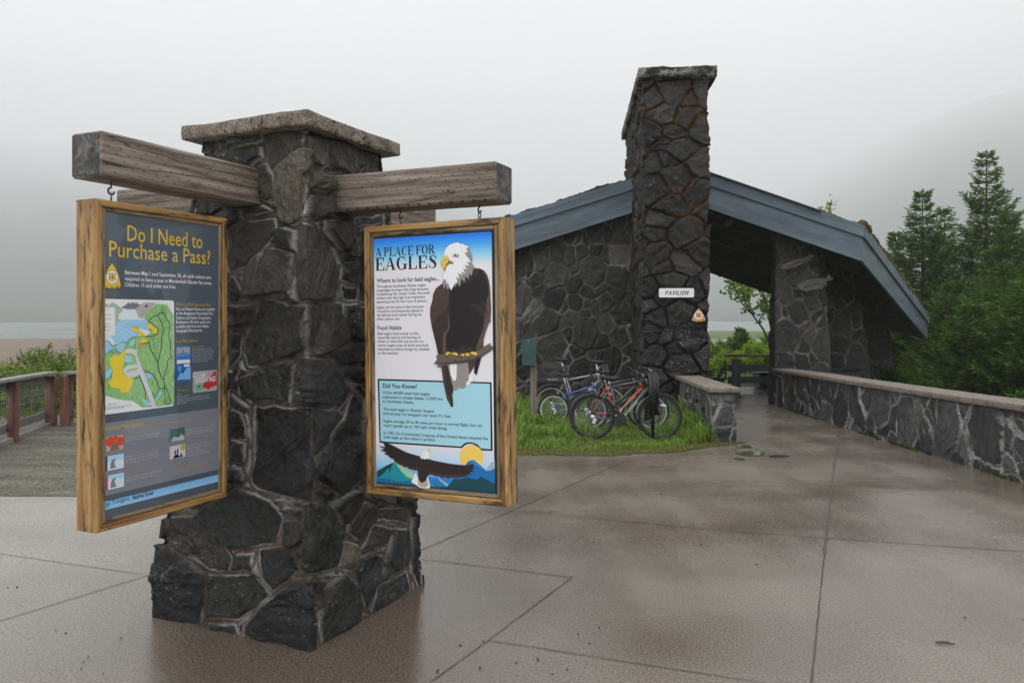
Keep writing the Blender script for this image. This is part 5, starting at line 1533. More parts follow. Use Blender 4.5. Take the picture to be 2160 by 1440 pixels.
# roof shell
mb = MB()
def roof_slab(poly, lift, th, mi):
    V = []
    for s_, t in poly:
        x, y = ST(s_, t); V.append((x, y, roofz(x, y) + lift))
    for s_, t in poly:
        x, y = ST(s_, t); V.append((x, y, roofz(x, y) + lift - th))
    n = len(poly)
    fs = [tuple(range(n)), tuple(range(2 * n - 1, n - 1, -1))] + [(i, i + n, (i + 1) % n + n, (i + 1) % n) for i in range(n)]
    mb.add(V, fs, mi)
right = [(0, 0.07), (3.79, 0.07), (8.96, 8.96), (6.55, 11.43), (0, 11.43)]
left = [(0, 11.43), (-6.55, 11.43), (-8.94, 8.96), (-3.62, 0.07), (0, 0.07)]
roof_slab(right, 0.0, 0.12, 0); roof_slab(left, 0.0, 0.12, 0)
roof = mb.build('roof', [DARK_WOOD], pav)
# moss and shakes on the roof: an uneven sheet
def roof_skin(poly, name, mat, n=70):
    P_ = np.array([ST(*p) for p in poly]); 
    ss = np.array([p[0] for p in poly]); tt = np.array([p[1] for p in poly])
    # map by t rows between s limits
    ts = np.linspace(tt.min() + 0.0, tt.max(), n)
    V = []; 
    pl = [(p[0], p[1]) for p in poly]
    for t in ts:
        xs = []
        for i in range(len(pl)):
            (s0, t0), (s1_, t1) = pl[i], pl[(i + 1) % len(pl)]
            if abs(t1 - t0) < 1e-9:
                if abs(t - t0) < 1e-6: xs += [s0, s1_]
            elif min(t0, t1) - 1e-9 <= t <= max(t0, t1) + 1e-9: xs.append(s0 + (s1_ - s0) * (t - t0) / (t1 - t0))
        a, b_ = min(xs), max(xs)
        for k in range(n):
            s_ = a + (b_ - a) * k / (n - 1)
            x, y = ST(s_, t)
            ed = min(k, n - 1 - k) == 0
            z = roofz(x, y) + 0.035 + 0.07 * float(fbm(np.array([s_ * 3.0]), np.array([t * 3.0]), 4, 4)[0]) * (1 if not ed else 0.6)
            V.append((x, y, z))
    V = np.array(V)
    I, J = np.meshgrid(np.arange(n - 1), np.arange(n - 1), indexing='ij')
    FQ = np.stack([I * n + J, I * n + J + 1, (I + 1) * n + J + 1, (I + 1) * n + J], -1).reshape(-1, 4)
    return np_mesh(name, V, FQ, mat, None, True, roof)
roof_skin([(0, 0.0), (3.84, 0.0), (9.06, 8.96), (6.6, 11.5), (0, 11.5)], 'moss_cover', MOSS)
roof_skin([(0, 11.5), (-6.6, 11.5), (-9.02, 8.96), (-3.67, 0.0), (0, 0.0)], 'shake_cover', MOSS_DK)
# ragged edge of moss and litter along the eaves
def moss_edge(a, b_, mat, r0, r1, seed, name, lift=0.03):
    rg = random.Random(seed); pts = []; rs = []
    L = math.dist(a, b_); n = int(L / 0.055)
    for i in range(n + 1):
        f = i / n; s_ = a[0] + (b_[0] - a[0]) * f; t = a[1] + (b_[1] - a[1]) * f
        x, y = ST(s_, t)
        q = float(fbm(np.array([f * L * 2.5]), np.array([seed * 1.7]), seed, 3)[0])
        r = r0 + (r1 - r0) * max(0, (q - 0.3) / 0.5) + rg.uniform(-0.012, 0.012)
        pts.append((x + rg.uniform(-.015, .015), y + rg.uniform(-.015, .015), roofz(x, y) + lift + rg.uniform(-0.012, 0.012) + r * 0.25)); rs.append(max(0.015, r))
    m = MB(); m.tube(pts, rs, 7); return m.build(name, [mat], roof)
moss_edge((-3.65, -0.01), (-0.45, -0.01), MOSS_DK, 0.02, 0.075, 3, 'moss_edge', 0.035)
moss_edge((2.95, -0.01), (3.84, -0.01), MOSS, 0.035, 0.075, 5, 'moss_edge', 0.035)
moss_edge((3.86, 0.0), (9.06, 8.96), MOSS, 0.08, 0.125, 6, 'moss_edge', 0.07)
moss_edge((9.05, 8.96), (6.6, 11.5), MOSS, 0.04, 0.10, 7, 'moss_edge', 0.05)
moss_edge((-9.0, 8.96), (-3.67, 0.0), MOSS_DK, 0.03, 0.09, 8, 'moss_edge', 0.05)
# metal edge flashing over the right rake
mb = MB()
for (s0, s1_) in ((0.35, 2.98),):
    a, b_ = ST(s0, -0.09), ST(s1_, -0.09)
    A = Vector((*a, ZR - MR * s0 + 0.052)); B = Vector((*b_, ZR - MR * s1_ + 0.052))
    mb.bar(A, B, 0.24, 0.016, bev=0.003)
mb.build('edge_flashing', [FLASH], roof)

def fascia(p, q, seed):
    """tall board with a narrower proud trim board above; p, q in (s, t)"""
    a, b_ = Vector(ST(*p)), Vector(ST(*q))
    d = (b_ - a).normalized(); n = Vector((d.y, -d.x))
    mid = (a + b_) / 2 + n * 0.3
    ctr = Vector(ST(0, 7))
    if (mid - ctr).length < ((a + b_) / 2 - ctr).length: n = -n
    o = None
    for (zt_, zb_, off, th, nm) in ((-0.15, -0.70, 0.0, 0.06, 'fascia_board'), (0.05, -0.20, 0.062, 0.05, 'trim_board')):
        m = MB(); L = (b_ - a).length
        V = []; W = []
        for f in np.linspace(0, 1, 2):
            c = a + (b_ - a) * f
            z = roofz(c.x, c.y)
            for (k, zz) in ((off, zt_), (off + th, zt_), (off + th, zb_), (off, zb_)):
                ext = (k * 0.5) * (1 if f else -1)
                qx = c + n * k + d * ext
                V.append((qx.x, qx.y, z + zz)); W.append((f * L * 0.8 + seed, zz + seed * 2, k))
        fs = [(0, 1, 5, 4), (1, 2, 6, 5), (2, 3, 7, 6), (3, 0, 4, 7), (3, 2, 1, 0), (4, 5, 6, 7)]
        c3 = sum((Vector(v_) for v_ in V), Vector()) / 8; F2 = []
        for f in fs:
            nn = (Vector(V[f[1]]) - Vector(V[f[0]])).cross(Vector(V[f[2]]) - Vector(V[f[0]])); mm_ = sum((Vector(V[i]) for i in f), Vector()) / 4 - c3
            F2.append(f if nn.dot(mm_) > 0 else f[::-1])
        m.add(V, F2, 0, False, W)
        ob = m.build(nm, [DARK_WOOD if (o is None and 5 < seed < 18) else BLUE_WOOD], pav if o is None else o)  # back boards get dark wood: under-roof shade put into their colour
        o = o or ob
for i, (p, q) in enumerate((((0, 0), (3.82, 0)), ((3.82, 0), (9.04, 8.96)), ((9.04, 8.96), (6.6, 11.5)), ((6.6, 11.5), (0, 11.5)), ((0, 11.5), (-6.6, 11.5)), ((-6.6, 11.5), (-9.0, 8.96)), ((-9.0, 8.96), (-3.65, 0)), ((-3.65, 0), (-0.30, 0)))):
    fascia(p, q, i * 3.1 + 1)
# rafters, purlins and cross beams under the roof
for t in (2.6, 5.4, 8.2, 10.6):
    for sg, lim in ((1, 3.9), (-1, 3.8)):
        s1_ = min(lim + max(0, min(t, 8.9) * 0.52 - 0.4), 7.6)
        m = MB()
        A = ST(0, t); B = ST(sg * s1_, t)
        m.bar((*A, roofz(*A) - 0.30), (*B, roofz(*B) - 0.30), 0.16, 0.36, bev=0.01)
        m.build('rafter', [DARK_WOOD], pav)
for s_ in (1.3, 2.6, 3.6, -1.8, -3.2):
    m = MB(); A, B = ST(s_, 0.1), ST(s_, 11.4)
    m.bar((*A, roofz(*A) - 0.20), (*B, roofz(*B) - 0.20), 0.09, 0.14, bev=0.01)
    m.build('purlin', [DARK_WOOD], pav)
for t in (5.4,):      # cross tie
    m = MB(); A, B = ST(-4.6, t), ST(4.0, t)
    m.bar((*A, 3.05), (*B, 3.05), 0.16, 0.26, bev=0.01); m.build('tie_beam', [DARK_WOOD], pav)

# chimney: a deep stone slab running into the building
def gp(px, Y): return ((px - 1080) / F * Y, Y)
YC, YB_ = 14.5, 19.2
cA, cB = Vector(gp(1357, YC)), Vector(gp(1495, YC - 0.09))
dep = 4.8
cC, cD = cB + g2 * dep, cA + g2 * dep
cpoly = [tuple(cA), tuple(cB), tuple(cC), tuple(cD)]
ctop = HC + (670 - 168) * YC / F
chm = stone_prism('chimney', CHIM_STONE, cpoly, [tuple(Vector(p) * 1.0) for p in cpoly], gz(0, YC) - 0.1, ctop, 0.022, 0.022, r=0.34, jw=0.013, jd=0.055, edge=0.012, seed=23,
                  rough=2.2, origin=0, var=0.55, par=pav, warp=0.045, off=0.032, aniso=1.3, tilt=0.12, hi=5.3)
cw = 0.13
o_ = [cA + (-g1 * 0.10 - g2 * cw), cB + (g1 * cw - g2 * cw), cC + (g1 * cw + g2 * cw), cD + (-g1 * 0.10 + g2 * cw)]
rough_slab('chimney_cap', CHIM_CAP, [tuple(p) for p in o_], HC + (670 - 145) * YC / F, 0.215, 0.045, 0.022, par=chm, seed=9, rnd=0.03)
# steel end plate of the left fascia, with bolts
m = MB(); A = ST(-0.32, -0.075); zf = roofz(*A)
q0 = Vector((*ST(-0.42, -0.085), zf - 0.45))
m.box((q0.x, q0.y, q0.z), (0.13, 0.012, 0.50), Matrix.Rotation(math.atan2(g1.y, g1.x), 3, 'Z'), 0, 0.002)
for k in (-0.2, 0.0, 0.2): m.tube([(q0.x, q0.y, q0.z + k), (q0.x, q0.y - 0.03, q0.z + k)], 0.018, 8)
m.build('end_plate', [FLASH], pav)

def base(x, y): return gz(x, y) - 0.12
def under(x, y): return roofz(x, y) - 0.10
# left stone wall, battered, with an angled end like the piers
YW = 17.42
wr = cA + g2 * 2.9
wl_b, wl_t = Vector(gp(1068, YW + 0.1)), Vector(gp(1130, YW + 0.1))
dl = (g1 * -0.52 + g2 * 0.85).normalized()
bot = [tuple(wl_b), tuple(wr + Vector((0.1, 0.0))), tuple(wr + g2 * 0.55 + Vector((0.1, 0))), tuple(wl_b + dl * 1.25 + g2 * 0.35 + g1 * 0.5), tuple(wl_b + dl * 1.25)]
top = [tuple(wl_t), tuple(wr + Vector((0.1, 0.0))), tuple(wr + g2 * 0.55 + Vector((0.1, 0))), tuple(wl_t + dl * 1.25 + g2 * 0.35 + g1 * 0.5), tuple(wl_t + dl * 1.25)]
stone_prism('stone_wall', WALL_STONE, bot, top, base, under, 0.026, 0.026, r=0.36, jw=0.013, jd=0.026, edge=0.02, seed=31, rough=1.4, origin=0, var=0.6, par=pav, warp=0.05, off=0.022)
# piers stepping along the diagonal eave
def pier(s_, t, width, batter, seed, tkn=0.5):
    a = Vector(ST(s_, t))
    dd = (g1 * 0.503 + g2 * 0.864).normalized()
    fr = a; fl = a - g1 * width
    e = a + dd * 0.55
    bl = e - g1 * (width + 0.2)
    bk = Vector(ST(*(st_of(*bl)[0], st_of(*e)[1])))
    b2 = fl + g2 * ((e - fl).dot(g2))
    bot = [tuple(fl), tuple(fr), tuple(e), tuple(b2)]
    top = [tuple(fl + g1 * 0.05), tuple(fr - g1 * batter), tuple(e - g1 * batter), tuple(b2 + g1 * 0.05)]
    return stone_prism('pier', PIER_STONE, bot, top, base, under, 0.032, 0.032, r=0.46, jw=0.018, jd=0.018, edge=0.022, seed=seed, rough=1.0, origin=0, var=0.6, par=pav, warp=0.05)
p1 = pier(3.36, 0.56, 1.19, 0.30, 41)
p2 = pier(5.68, 4.53, 1.6, 0.42, 43)
p3 = pier(7.75, 8.1, 1.6, 0.36, 47)
# low stone seat wall between the piers
A_, B_ = Vector(ST(3.5, 2.6)), Vector(ST(5.2, 3.9))
n_ = Vector((-(B_ - A_).y, (B_ - A_).x)).normalized() * 0.4
sw = stone_prism('seat_wall', PIER_STONE, [tuple(A_), tuple(B_), tuple(B_ + n_), tuple(A_ + n_)], [tuple(A_), tuple(B_), tuple(B_ + n_), tuple(A_ + n_)], base, lambda x, y: gz(x, y) + 0.62, 0.04, 0.04, r=0.35, seed=51, par=pav)
rough_slab('seat_cap', PIER_STONE, [tuple(A_ - n_ * 0.1), tuple(B_ - n_ * 0.1), tuple(B_ + n_ * 1.1), tuple(A_ + n_ * 1.1)], 0.69, 0.07, 0.1, 0.004, par=sw, z_fn=gz)
# soffit lamp
m = MB(); q = P(1536, 468, 17.9); m.box(q, (0.19, 0.16, 0.12), None, 0, 0.015); m.box(q - Vector((0, 0, 0.07)), (0.15, 0.12, 0.02), None, 0, 0.005)
m.build('soffit_lamp', [flat('lamp_housing', (0.10, 0.095, 0.085), 0.5)], pav)

# salmon cut from sheet metal on the first pier
def fish(px0, px1, pts, label):
    Yf = 17.2
    r_ = empty('fish_sculpture', P((px0 + px1) / 2, 560, Yf), label, 'sculpture', 'metal fish on the stone pier')
    m = MB(); sol = []
    for x, y in pts:
        p_ = P(1480 + x / 3, 420 + y / 3, Yf); s_, t = st_of(p_.x, p_.y); q = ST(s_, 0.36); sol.append(Vector((q[0], q[1], p_.z)))
    m.prism(sol, (-g2.x, -g2.y, 0), 0.035); o = m.build('body', [FISH], r_)
    bv = o.modifiers.new('b', 'BEVEL'); bv.width = 0.012; bv.segments = 2
    # lateral line and eye raised on the body
    m = MB()
    n = len(sol); mid = [(sol[i] + sol[n - 1 - i]) / 2 - Vector((g2.x, g2.y, 0)) * 0.045 for i in range(2, n // 2 - 1)]
    m.tube(mid, 0.010, 6); m.build('lateral_line', [FISH], r_)
    return r_
fish(1640, 1718, [(487, 437), (500, 425), (525, 408), (560, 392), (600, 380), (640, 372), (662, 362), (680, 340), (690, 352), (712, 362), (690, 375), (668, 390), (655, 412), (648, 402), (620, 420), (580, 436), (545, 444), (510, 444)], 'metal salmon at the top of the stone pier under the eave, upper of two')
fish(1675, 1755, [(592, 555), (600, 540), (630, 525), (665, 512), (700, 505), (740, 503), (772, 505), (785, 490), (793, 470), (802, 490), (822, 505), (800, 518), (782, 522), (778, 550), (765, 545), (748, 575), (735, 568), (700, 575), (665, 580), (655, 595), (645, 582), (615, 572)], 'metal salmon below the other one, its tail sticking out past the pier edge')

# PAVILION plate
pl = empty('name_plate', P(1427, 628, YC - 0.1), 'white name plate reading PAVILION on the chimney front', 'sign')
uP = Vector((g1.x, g1.y, 0)); nP = Vector((-g2.x, -g2.y, 0)); RP = Matrix((uP, nP, Vector((0, 0, 1)))).transposed()
def chim_front(px, py, off): 
    d = Vector(((px - 1080) / F, 1.0, -(py - 670) / F)); o = Vector((cA.x, cA.y, 0)) + nP * off
    return CAMP + d * ((o - CAMP).dot(nP) / d.dot(nP))
bp = Board(chim_front(1390, 608, 0.108), uP, Vector((0, 0, -1)), nP, PLATEW, pl)
pc = bp.uv(1464, 627)
m = MB(); m2 = MB()
def rr_pts(b_, w_, h_, r):
    P_ = []
    for cx, cy, a0 in ((w_ - r, h_ - r, 0), (r, h_ - r, 90), (r, r, 180), (w_ - r, r, 270)):
        for k in range(5):
            a = math.radians(a0 + 22.5 * k); P_.append(b_.w(cx + r * math.cos(a), cy + r * math.sin(a), 0))
    return P_
m.prism(rr_pts(bp, pc[0], pc[1], 0.025), -nP, 0.012)
plo = m.build('plate', [PLATEW], pl)
m = MB()
for px in (1394.6, 1460):
    m = MB(); q = chim_front(px, 618, 0.109); m.tube([q, q + nP * 0.006], 0.007, 8); m.build('screw', [DKSTEEL], plo)
bp.mat = PRINT; bp.lift = 0.0015
bp.start(); bp.text('PAVILION', (1402.6, 622), (1451, 622), 8.8, rgb(24, 22, 26), 2, shear=0.25, serif='block'); bp.end('lettering', plo)
# fee area badge
bg = empty('fee_badge', P(1474, 676, YC - 0.1), 'small orange rounded triangle badge low on the chimney front', 'badge')
bb_ = Board(chim_front(1473.5, 666, 0.105), uP, Vector((0, 0, -1)), nP, PRINT, bg, lift=0.0012)
sz = 27.5 * (YC - .1) / F
fee_badge(bb_, 0, 0, sz, sz * 1.04, 8, rgb(196, 140, 78, 1.25), rgb(205, 202, 205, 1.3), 'face', bg, 1.2)
m = MB(); tri_ = []
for (p, q, bl_) in (((0, -.55), (.5, .33), .085), ((.5, .33), (-.5, .33), .10), ((-.5, .33), (0, -.55), .085)):
    for i in range(8):
        t = i / 8; s_ = 4 * t * (1 - t) * bl_; dx, dy = q[0] - p[0], q[1] - p[1]
        tri_.append(bb_.w((p[0] + dx * t + dy * s_) * sz, (p[1] + dy * t - dx * s_) * sz * 1.04, 0))
m.prism(tri_, -nP, 0.01); m.build('backing', [flat('badge_edge_wood', (0.20, 0.11, 0.05), 0.6)], bg)

# ---------------------------------------------------------------- low walls beside the path
def low_wall(name, label, pts_in, thick, hgt, seed, group, side=1, r=0.32):
    """pts_in: plan polyline of the path-side face, near to far"""
    pts_ = [Vector(p) for p in pts_in]
    off = []
    for i, p in enumerate(pts_):
        t = (pts_[min(i + 1, len(pts_) - 1)] - pts_[max(i - 1, 0)]).normalized()
        off.append(p + Vector((t.y, -t.x)) * thick * side)
    root = empty(name, (*((pts_[0] + off[0]) / 2), gz(0, pts_[0].y)), label, 'wall', group)
    poly = [tuple(p) for p in pts_] + [tuple(p) for p in off[::-1]]
    if sum(poly[i][0] * poly[(i + 1) % len(poly)][1] - poly[(i + 1) % len(poly)][0] * poly[i][1] for i in range(len(poly))) < 0: poly = poly[::-1]
    stone_prism('stonework', LOW_STONE, poly, poly, base, lambda x, y: gz(x, y) + hgt - 0.085, 0.02, 0.02, r=r, jw=0.0125, jd=0.02, edge=0.012, seed=seed, rough=1.3, var=0.5, par=root, warp=0.045, origin=0, aniso=0.78, off=0.018)
    return root, pts_, off
gpt = lambda px, py: tuple(G(px, py).xy)
# right wall, gently curved; continues past the frame
rw = [(5.14, 4.2), (5.155, 6.0), (5.17, 7.9), (5.22, 9.4), (5.31, 11.0), (5.42, 12.8), (5.52, 14.2), (5.60, 15.6), (5.70, 17.1)]
root, a_, b__ = low_wall('low_wall', 'long curved low stone wall with a pale slab coping along the path to the pavilion', rw, 0.36, 0.80, 61, 'low stone walls beside the pavilion path', 1, 0.36)
def curve_pt(pts_, d):
    for p, q in zip(pts_, pts_[1:]):
        l = (q - p).length
        if d <= l: return p + (q - p) * (d / l), (q - p).normalized()
        d -= l
    return pts_[-1], (pts_[-1] - pts_[-2]).normalized()
tot = sum((q - p).length for p, q in zip(a_, a_[1:]))
d = 0.0; k = 0
while d < tot - 0.1:
    L_ = min(0.92, tot - d)
    p, t = curve_pt(a_, d + 0.006); q, t2 = curve_pt(a_, d + L_ - 0.006)
    n1_ = Vector((t.y, -t.x)); n2_ = Vector((t2.y, -t2.x))
    poly = [p - n1_ * 0.05, p + n1_ * 0.42, q + n2_ * 0.42, q - n2_ * 0.05]
    rough_slab('coping_slab', COPING, [tuple(x) for x in poly], 0.80 + random.uniform(-.003, .003), 0.075, 0.05, 0.004, par=root, seed=70 + k, z_fn=gz, rnd=0.012, top_amp=0.4)
    d += L_; k += 1
# left stub wall in the grass
f0 = G(1500, 927); 
sd = g2
n0 = Vector((2.79, 11.0)); 
lw = [tuple(n0), tuple(n0 + sd * 1.8), tuple(n0 + sd * 3.55)]
root2, a2_, b2_ = low_wall('low_wall', 'short low stone wall in the grass ending at the chimney, with a worn coping', lw, 0.34, 0.77, 67, 'low stone walls beside the pavilion path', 1, 0.30)
d = 0.0
for k, L_ in enumerate((1.15, 1.2, 1.2)):
    p = n0 + sd * (d - (0.07 if k == 0 else -0.005)); q = n0 + sd * (d + L_ - 0.005)
    n1_ = Vector((sd.y, -sd.x))
    rough_slab('coping_slab', COPING, [tuple(p - n1_ * 0.05), tuple(p + n1_ * 0.40), tuple(q + n1_ * 0.40), tuple(q - n1_ * 0.05)], 0.775, 0.075, 0.05, 0.005, par=root2, seed=90 + k, z_fn=gz, rnd=0.012, top_amp=0.4)
    d += L_
# ---------------------------------------------------------------- ground sheets
def sheet(name, xs, ys, zf, mat, kind='structure', keep=None, attrs=None):
    X, Y = np.meshgrid(xs, ys); n, m = X.shape
    Z = np.vectorize(zf)(X, Y) if not hasattr(zf, 'np') else zf(X, Y)
    V = np.stack([X.ravel(), Y.ravel(), Z.ravel()], 1)
    I, J = np.meshgrid(np.arange(n - 1), np.arange(m - 1), indexing='ij')
    FQ = np.stack([I * m + J, I * m + J + 1, (I + 1) * m + J + 1, (I + 1) * m + J], -1).reshape(-1, 4)
    if keep is not None: FQ = FQ[keep((X[:-1, :-1] + X[1:, 1:]).ravel() / 2, (Y[:-1, :-1] + Y[1:, 1:]).ravel() / 2)]
    o = np_mesh(name, V, FQ, mat, attrs(X.ravel(), Y.ravel()) if attrs else None, True)
    if kind: o['kind'] = kind
    return o
ysn = np.concatenate([np.linspace(-12, 5, 6), np.linspace(6, 26, 12)])
pave = sheet('pavement', np.array([-14, -8, -4, 0, 3, 5.75, 9.3]), np.concatenate([np.linspace(-12, 5, 6), np.linspace(6, 23.5, 10)]), gz, CONCRETE,
             keep=lambda x, y: (x < 5.75) | (y > 17))
# joints tooled in the concrete
mb = MB()
def joint(a, b_, wd, seed, z=0.004):
    A, B = Vector(a[:2]), Vector(b_[:2]); L = (B - A).length; d = (B - A) / L; n_ = Vector((-d.y, d.x)); k = max(2, int(L / 0.06)); rg = random.Random(seed)
    V = []
    for i in range(k + 1):
        p = A + d * (L * i / k)
        w_ = wd * rg.uniform(0.7, 1.25); o = rg.uniform(-.14, .14) * wd
        for s_ in (-1, 1):
            q = p + n_ * (o + s_ * w_ / 2); V.append((q.x, q.y, gz(q.x, q.y) + z))
    mb.add(V, [(2 * i, 2 * i + 2, 2 * i + 3, 2 * i + 1) for i in range(k)], 0)
for a, b_, w_ in (((1772, 905), (1759, 985), .026), ((1759, 985), (1738, 1180), .017), ((1738, 1180), (1706, 1490), .009), ((1342, 962), (1105, 1066), .011), ((1105, 1066), (870, 1168), .009), ((870, 1168), (800, 1198), .009),
                 ((1207, 1217), (1028, 1352), .006), ((1028, 1352), (905, 1440), .005), ((1105, 1078), (1500, 1117), .010), ((1500, 1117), (1745, 1135), .009), ((1745, 1135), (2200, 1166), .009),
                 ((895, 1180), (1207, 1218), .008), ((1310, 981), (1765, 1003), .008), ((1765, 1003), (2120, 1018), .008), ((1550, 941), (1770, 942), .008), ((1770, 942), (1915, 940), .006),
                 ((1028, 1350), (1480, 1420), .006), ((1480, 1420), (1700, 1452), .004), ((0, 1310), (310, 1214), .006), ((310, 1214), (330, 1206), .005), ((0, 1168), (300, 1212), .005), ((1555, 886), (1760, 889), .008), ((1090, 968), (1310, 984), .007)):
    joint(G(*a), G(*b_), w_, int(a[0]))
jo = mb.build('pavement_joint', [JOINT]); jo['kind'] = 'structure'
gravel = sheet('gravel', np.linspace(-16, -1.75, 40), np.concatenate([np.linspace(7.28, 14.0, 24)]), lambda x, y: gz(x, y) + 0.004 + min(1, max(0, y - 7.3) * 2) * (0.008 + 0.01 * math.sin(x * 7) * math.sin(y * 5)), GRAVEL,
               keep=lambda x, y: y > 7.3 + 0.0 * x)
# shallow puddles in front of the stub wall
PUD = NB('standing_water'); PUD.bsdf((0.05, 0.045, 0.04, 1), 0.04, spec=0.6); mb = MB()
for cx, cy, rx, ry in ((1590, 957, 34, 5), (1572, 942, 20, 3), (1640, 962, 22, 2.5), (1560, 968, 12, 2)):
    pts = []
    for i in range(26):
        a = 2 * math.pi * i / 26; k = 0.75 + 0.5 * float(vnoise(np.array([math.cos(a) * 1.6 + cx]), np.array([math.sin(a) * 1.6]), 7)[0])
        q = G(cx + rx * k * math.cos(a), cy + ry * k * math.sin(a)); pts.append((q.x, q.y, gz(q.x, q.y) + 0.006))
    mb.add(pts[::-1], [tuple(range(26))])
pu = mb.build('puddle', [PUD.mat]); pu['kind'] = 'structure'
# debris on the concrete
rg = random.Random(12)
m = MB()
for _ in range(90):
    if _ < 55: p = G(rg.uniform(0, 1300), rg.uniform(1180, 1440))
    else: p = G(rg.uniform(880, 2160), rg.uniform(1000, 1440))
    r_ = rg.uniform(0.003, 0.009)
    c = Vector((p.x, p.y, gz(p.x, p.y) + r_ * 0.6))
    V = [c + Vector((rg.uniform(.6, 1.3) * r_ * x, rg.uniform(.6, 1.3) * r_ * y, rg.uniform(.5, 1) * r_ * z)) for x, y, z in ((1, 0, 0), (-1, 0, 0), (0, 1, 0), (0, -1, 0), (0, 0, 1), (0, 0, -.8))]
    m.add(V, [(0, 2, 4), (2, 1, 4), (1, 3, 4), (3, 0, 4), (2, 0, 5), (1, 2, 5), (3, 1, 5), (0, 3, 5)], 0)
o = m.build('loose_grit', [flat('dark_grit', (0.03, 0.024, 0.018), 0.8)]); o['kind'] = 'stuff'
m = MB(); a, b_ = G(1974, 1356), G(2014, 1360)
m.tube([a + Vector((0, 0, .006)), (a + b_) / 2 + Vector((0, .004, .009)), b_ + Vector((0, 0, .006))], [.0045, .006, .003], 6)
m.tube([(a + b_) / 2 + Vector((0, 0, .008)), (a + b_) / 2 + Vector((.02, .014, .010))], [.003, .0015], 5)
o = m.build('twig', [BARK]); tag(o, 'short dark twig lying alone on the wet concrete', 'twig')

# lawn round the bicycles
front = [G(*p).xy for p in ((640, 990), (760, 985), (900, 974), (1000, 966), (1085, 958), (1150, 959), (1210, 962), (1290, 962), (1350, 958), (1400, 956), (1450, 951), (1500, 943), (1562, 936))]
def front_y(x):
    for p, q in zip(front, front[1:]):
        if p.x <= x <= q.x: return p.y + (q.y - p.y) * (x - p.x) / (q.x - p.x)
    return front[0].y if x < front[0].x else front[-1].y
def lawn_ok(x, y):
    if x < -1.72 or y > 17.45: return False
    if y < front_y(x) + 0.16 * (float(vnoise(np.array([x * 3.3]), np.array([1.5]), 31)[0]) - 0.45) + 0.07 * (float(vnoise(np.array([x * 14]), np.array([y * 6]), 33)[0]) - 0.5): return False
    xr = 2.79 + 0.0774 * (y - 11.0)
    if y > 11.0 - 0.02: return x < xr + 0.02
    return x < 3.25 - max(0, 10.99 - y) * 0.2
lawn = sheet('lawn', np.arange(-1.75, 3.4, 0.05), np.arange(9.4, 17.5, 0.05), lambda x, y: gz(x, y) + 0.004 + min(1, max(0, (y - front_y(x)) * 4)) * 0.035 * float(fbm(np.array([x * 2]), np.array([y * 2]), 8, 3)[0]), SOIL,
             keep=lambda x, y: np.array([lawn_ok(a, c) for a, c in zip(x, y)]))
def blades(n, region, height, seed, name, base_cols, zbase=0.004):
    rs = np.random.RandomState(seed)
    pts = []
    while len(pts) < n:
        x, y = region(rs)
        if x is not None: pts.append((x, y))
    p = np.array(pts); N = len(p)
    hh = np.array([height(x, y, rs) for x, y in p])
    a = rs.uniform(0, 2 * np.pi, N); lean = rs.uniform(0.15, 0.85, N) * hh; wd = rs.uniform(0.0035, 0.0075, N) * (0.7 + hh * 2)
    dx, dy = np.cos(a), np.sin(a); px_, py_ = -dy, dx
    zb = np.array([gz(x, y) for x, y in p]) + zbase
    V = np.zeros((N, 7, 3))
    for k, (f, wf, hf) in enumerate(((0, 1, 0), (0.28, .95, .48), (0.66, .7, .84))):
        lx = lean * f * f * 1.3
        for s_, j in ((-1, 0), (1, 1)):
            V[:, 2 * k + j, 0] = p[:, 0] + dx * lx + px_ * wd * wf * s_
            V[:, 2 * k + j, 1] = p[:, 1] + dy * lx + py_ * wd * wf * s_
            V[:, 2 * k + j, 2] = zb + hh * hf
    V[:, 6, 0] = p[:, 0] + dx * lean * 1.25; V[:, 6, 1] = p[:, 1] + dy * lean * 1.25; V[:, 6, 2] = zb + hh * (0.93 - 0.25 * lean / hh)
    o = np.arange(N)[:, None] * 7
    Q = np.concatenate([o + np.array([[0, 1, 3, 2]]), o + np.array([[2, 3, 5, 4]]), o + np.array([[4, 5, 6, 6]])], 0)
    T = np.concatenate([o + np.array([[4, 5, 6]])], 0)
    Q = Q[:2 * N]
    bc = np.array(base_cols); ci = rs.randint(0, len(bc), N); f = rs.uniform(0.75, 1.3, N)
    yel = np.array([min(1, max(0, 1 - (y - front_y(x)) / 0.45)) if zbase > 0 else 0 for x, y in p])
    col = bc[ci] * f[:, None]
    col = col * (1 - 0.8 * yel[:, None]) + np.array([0.24, 0.205, 0.05]) * 0.8 * yel[:, None]
    C = np.repeat(np.concatenate([col, np.ones((N, 1))], 1), 7, 0)
    ob = np_mesh_mixed(name, V.reshape(-1, 3), Q, T, LEAF, {}, None)
    ob.data.attributes.new('col', 'FLOAT_COLOR', 'POINT').data.foreach_set('color', C.astype(np.float32).ravel())
    return ob
def reg(rs):
    x, y = rs.uniform(-1.7, 3.3), rs.uniform(9.4, 17.4)
    if not lawn_ok(x, y): return None, None
    if y > 13.5 and rs.rand() > 0.55: return None, None
    return x, y
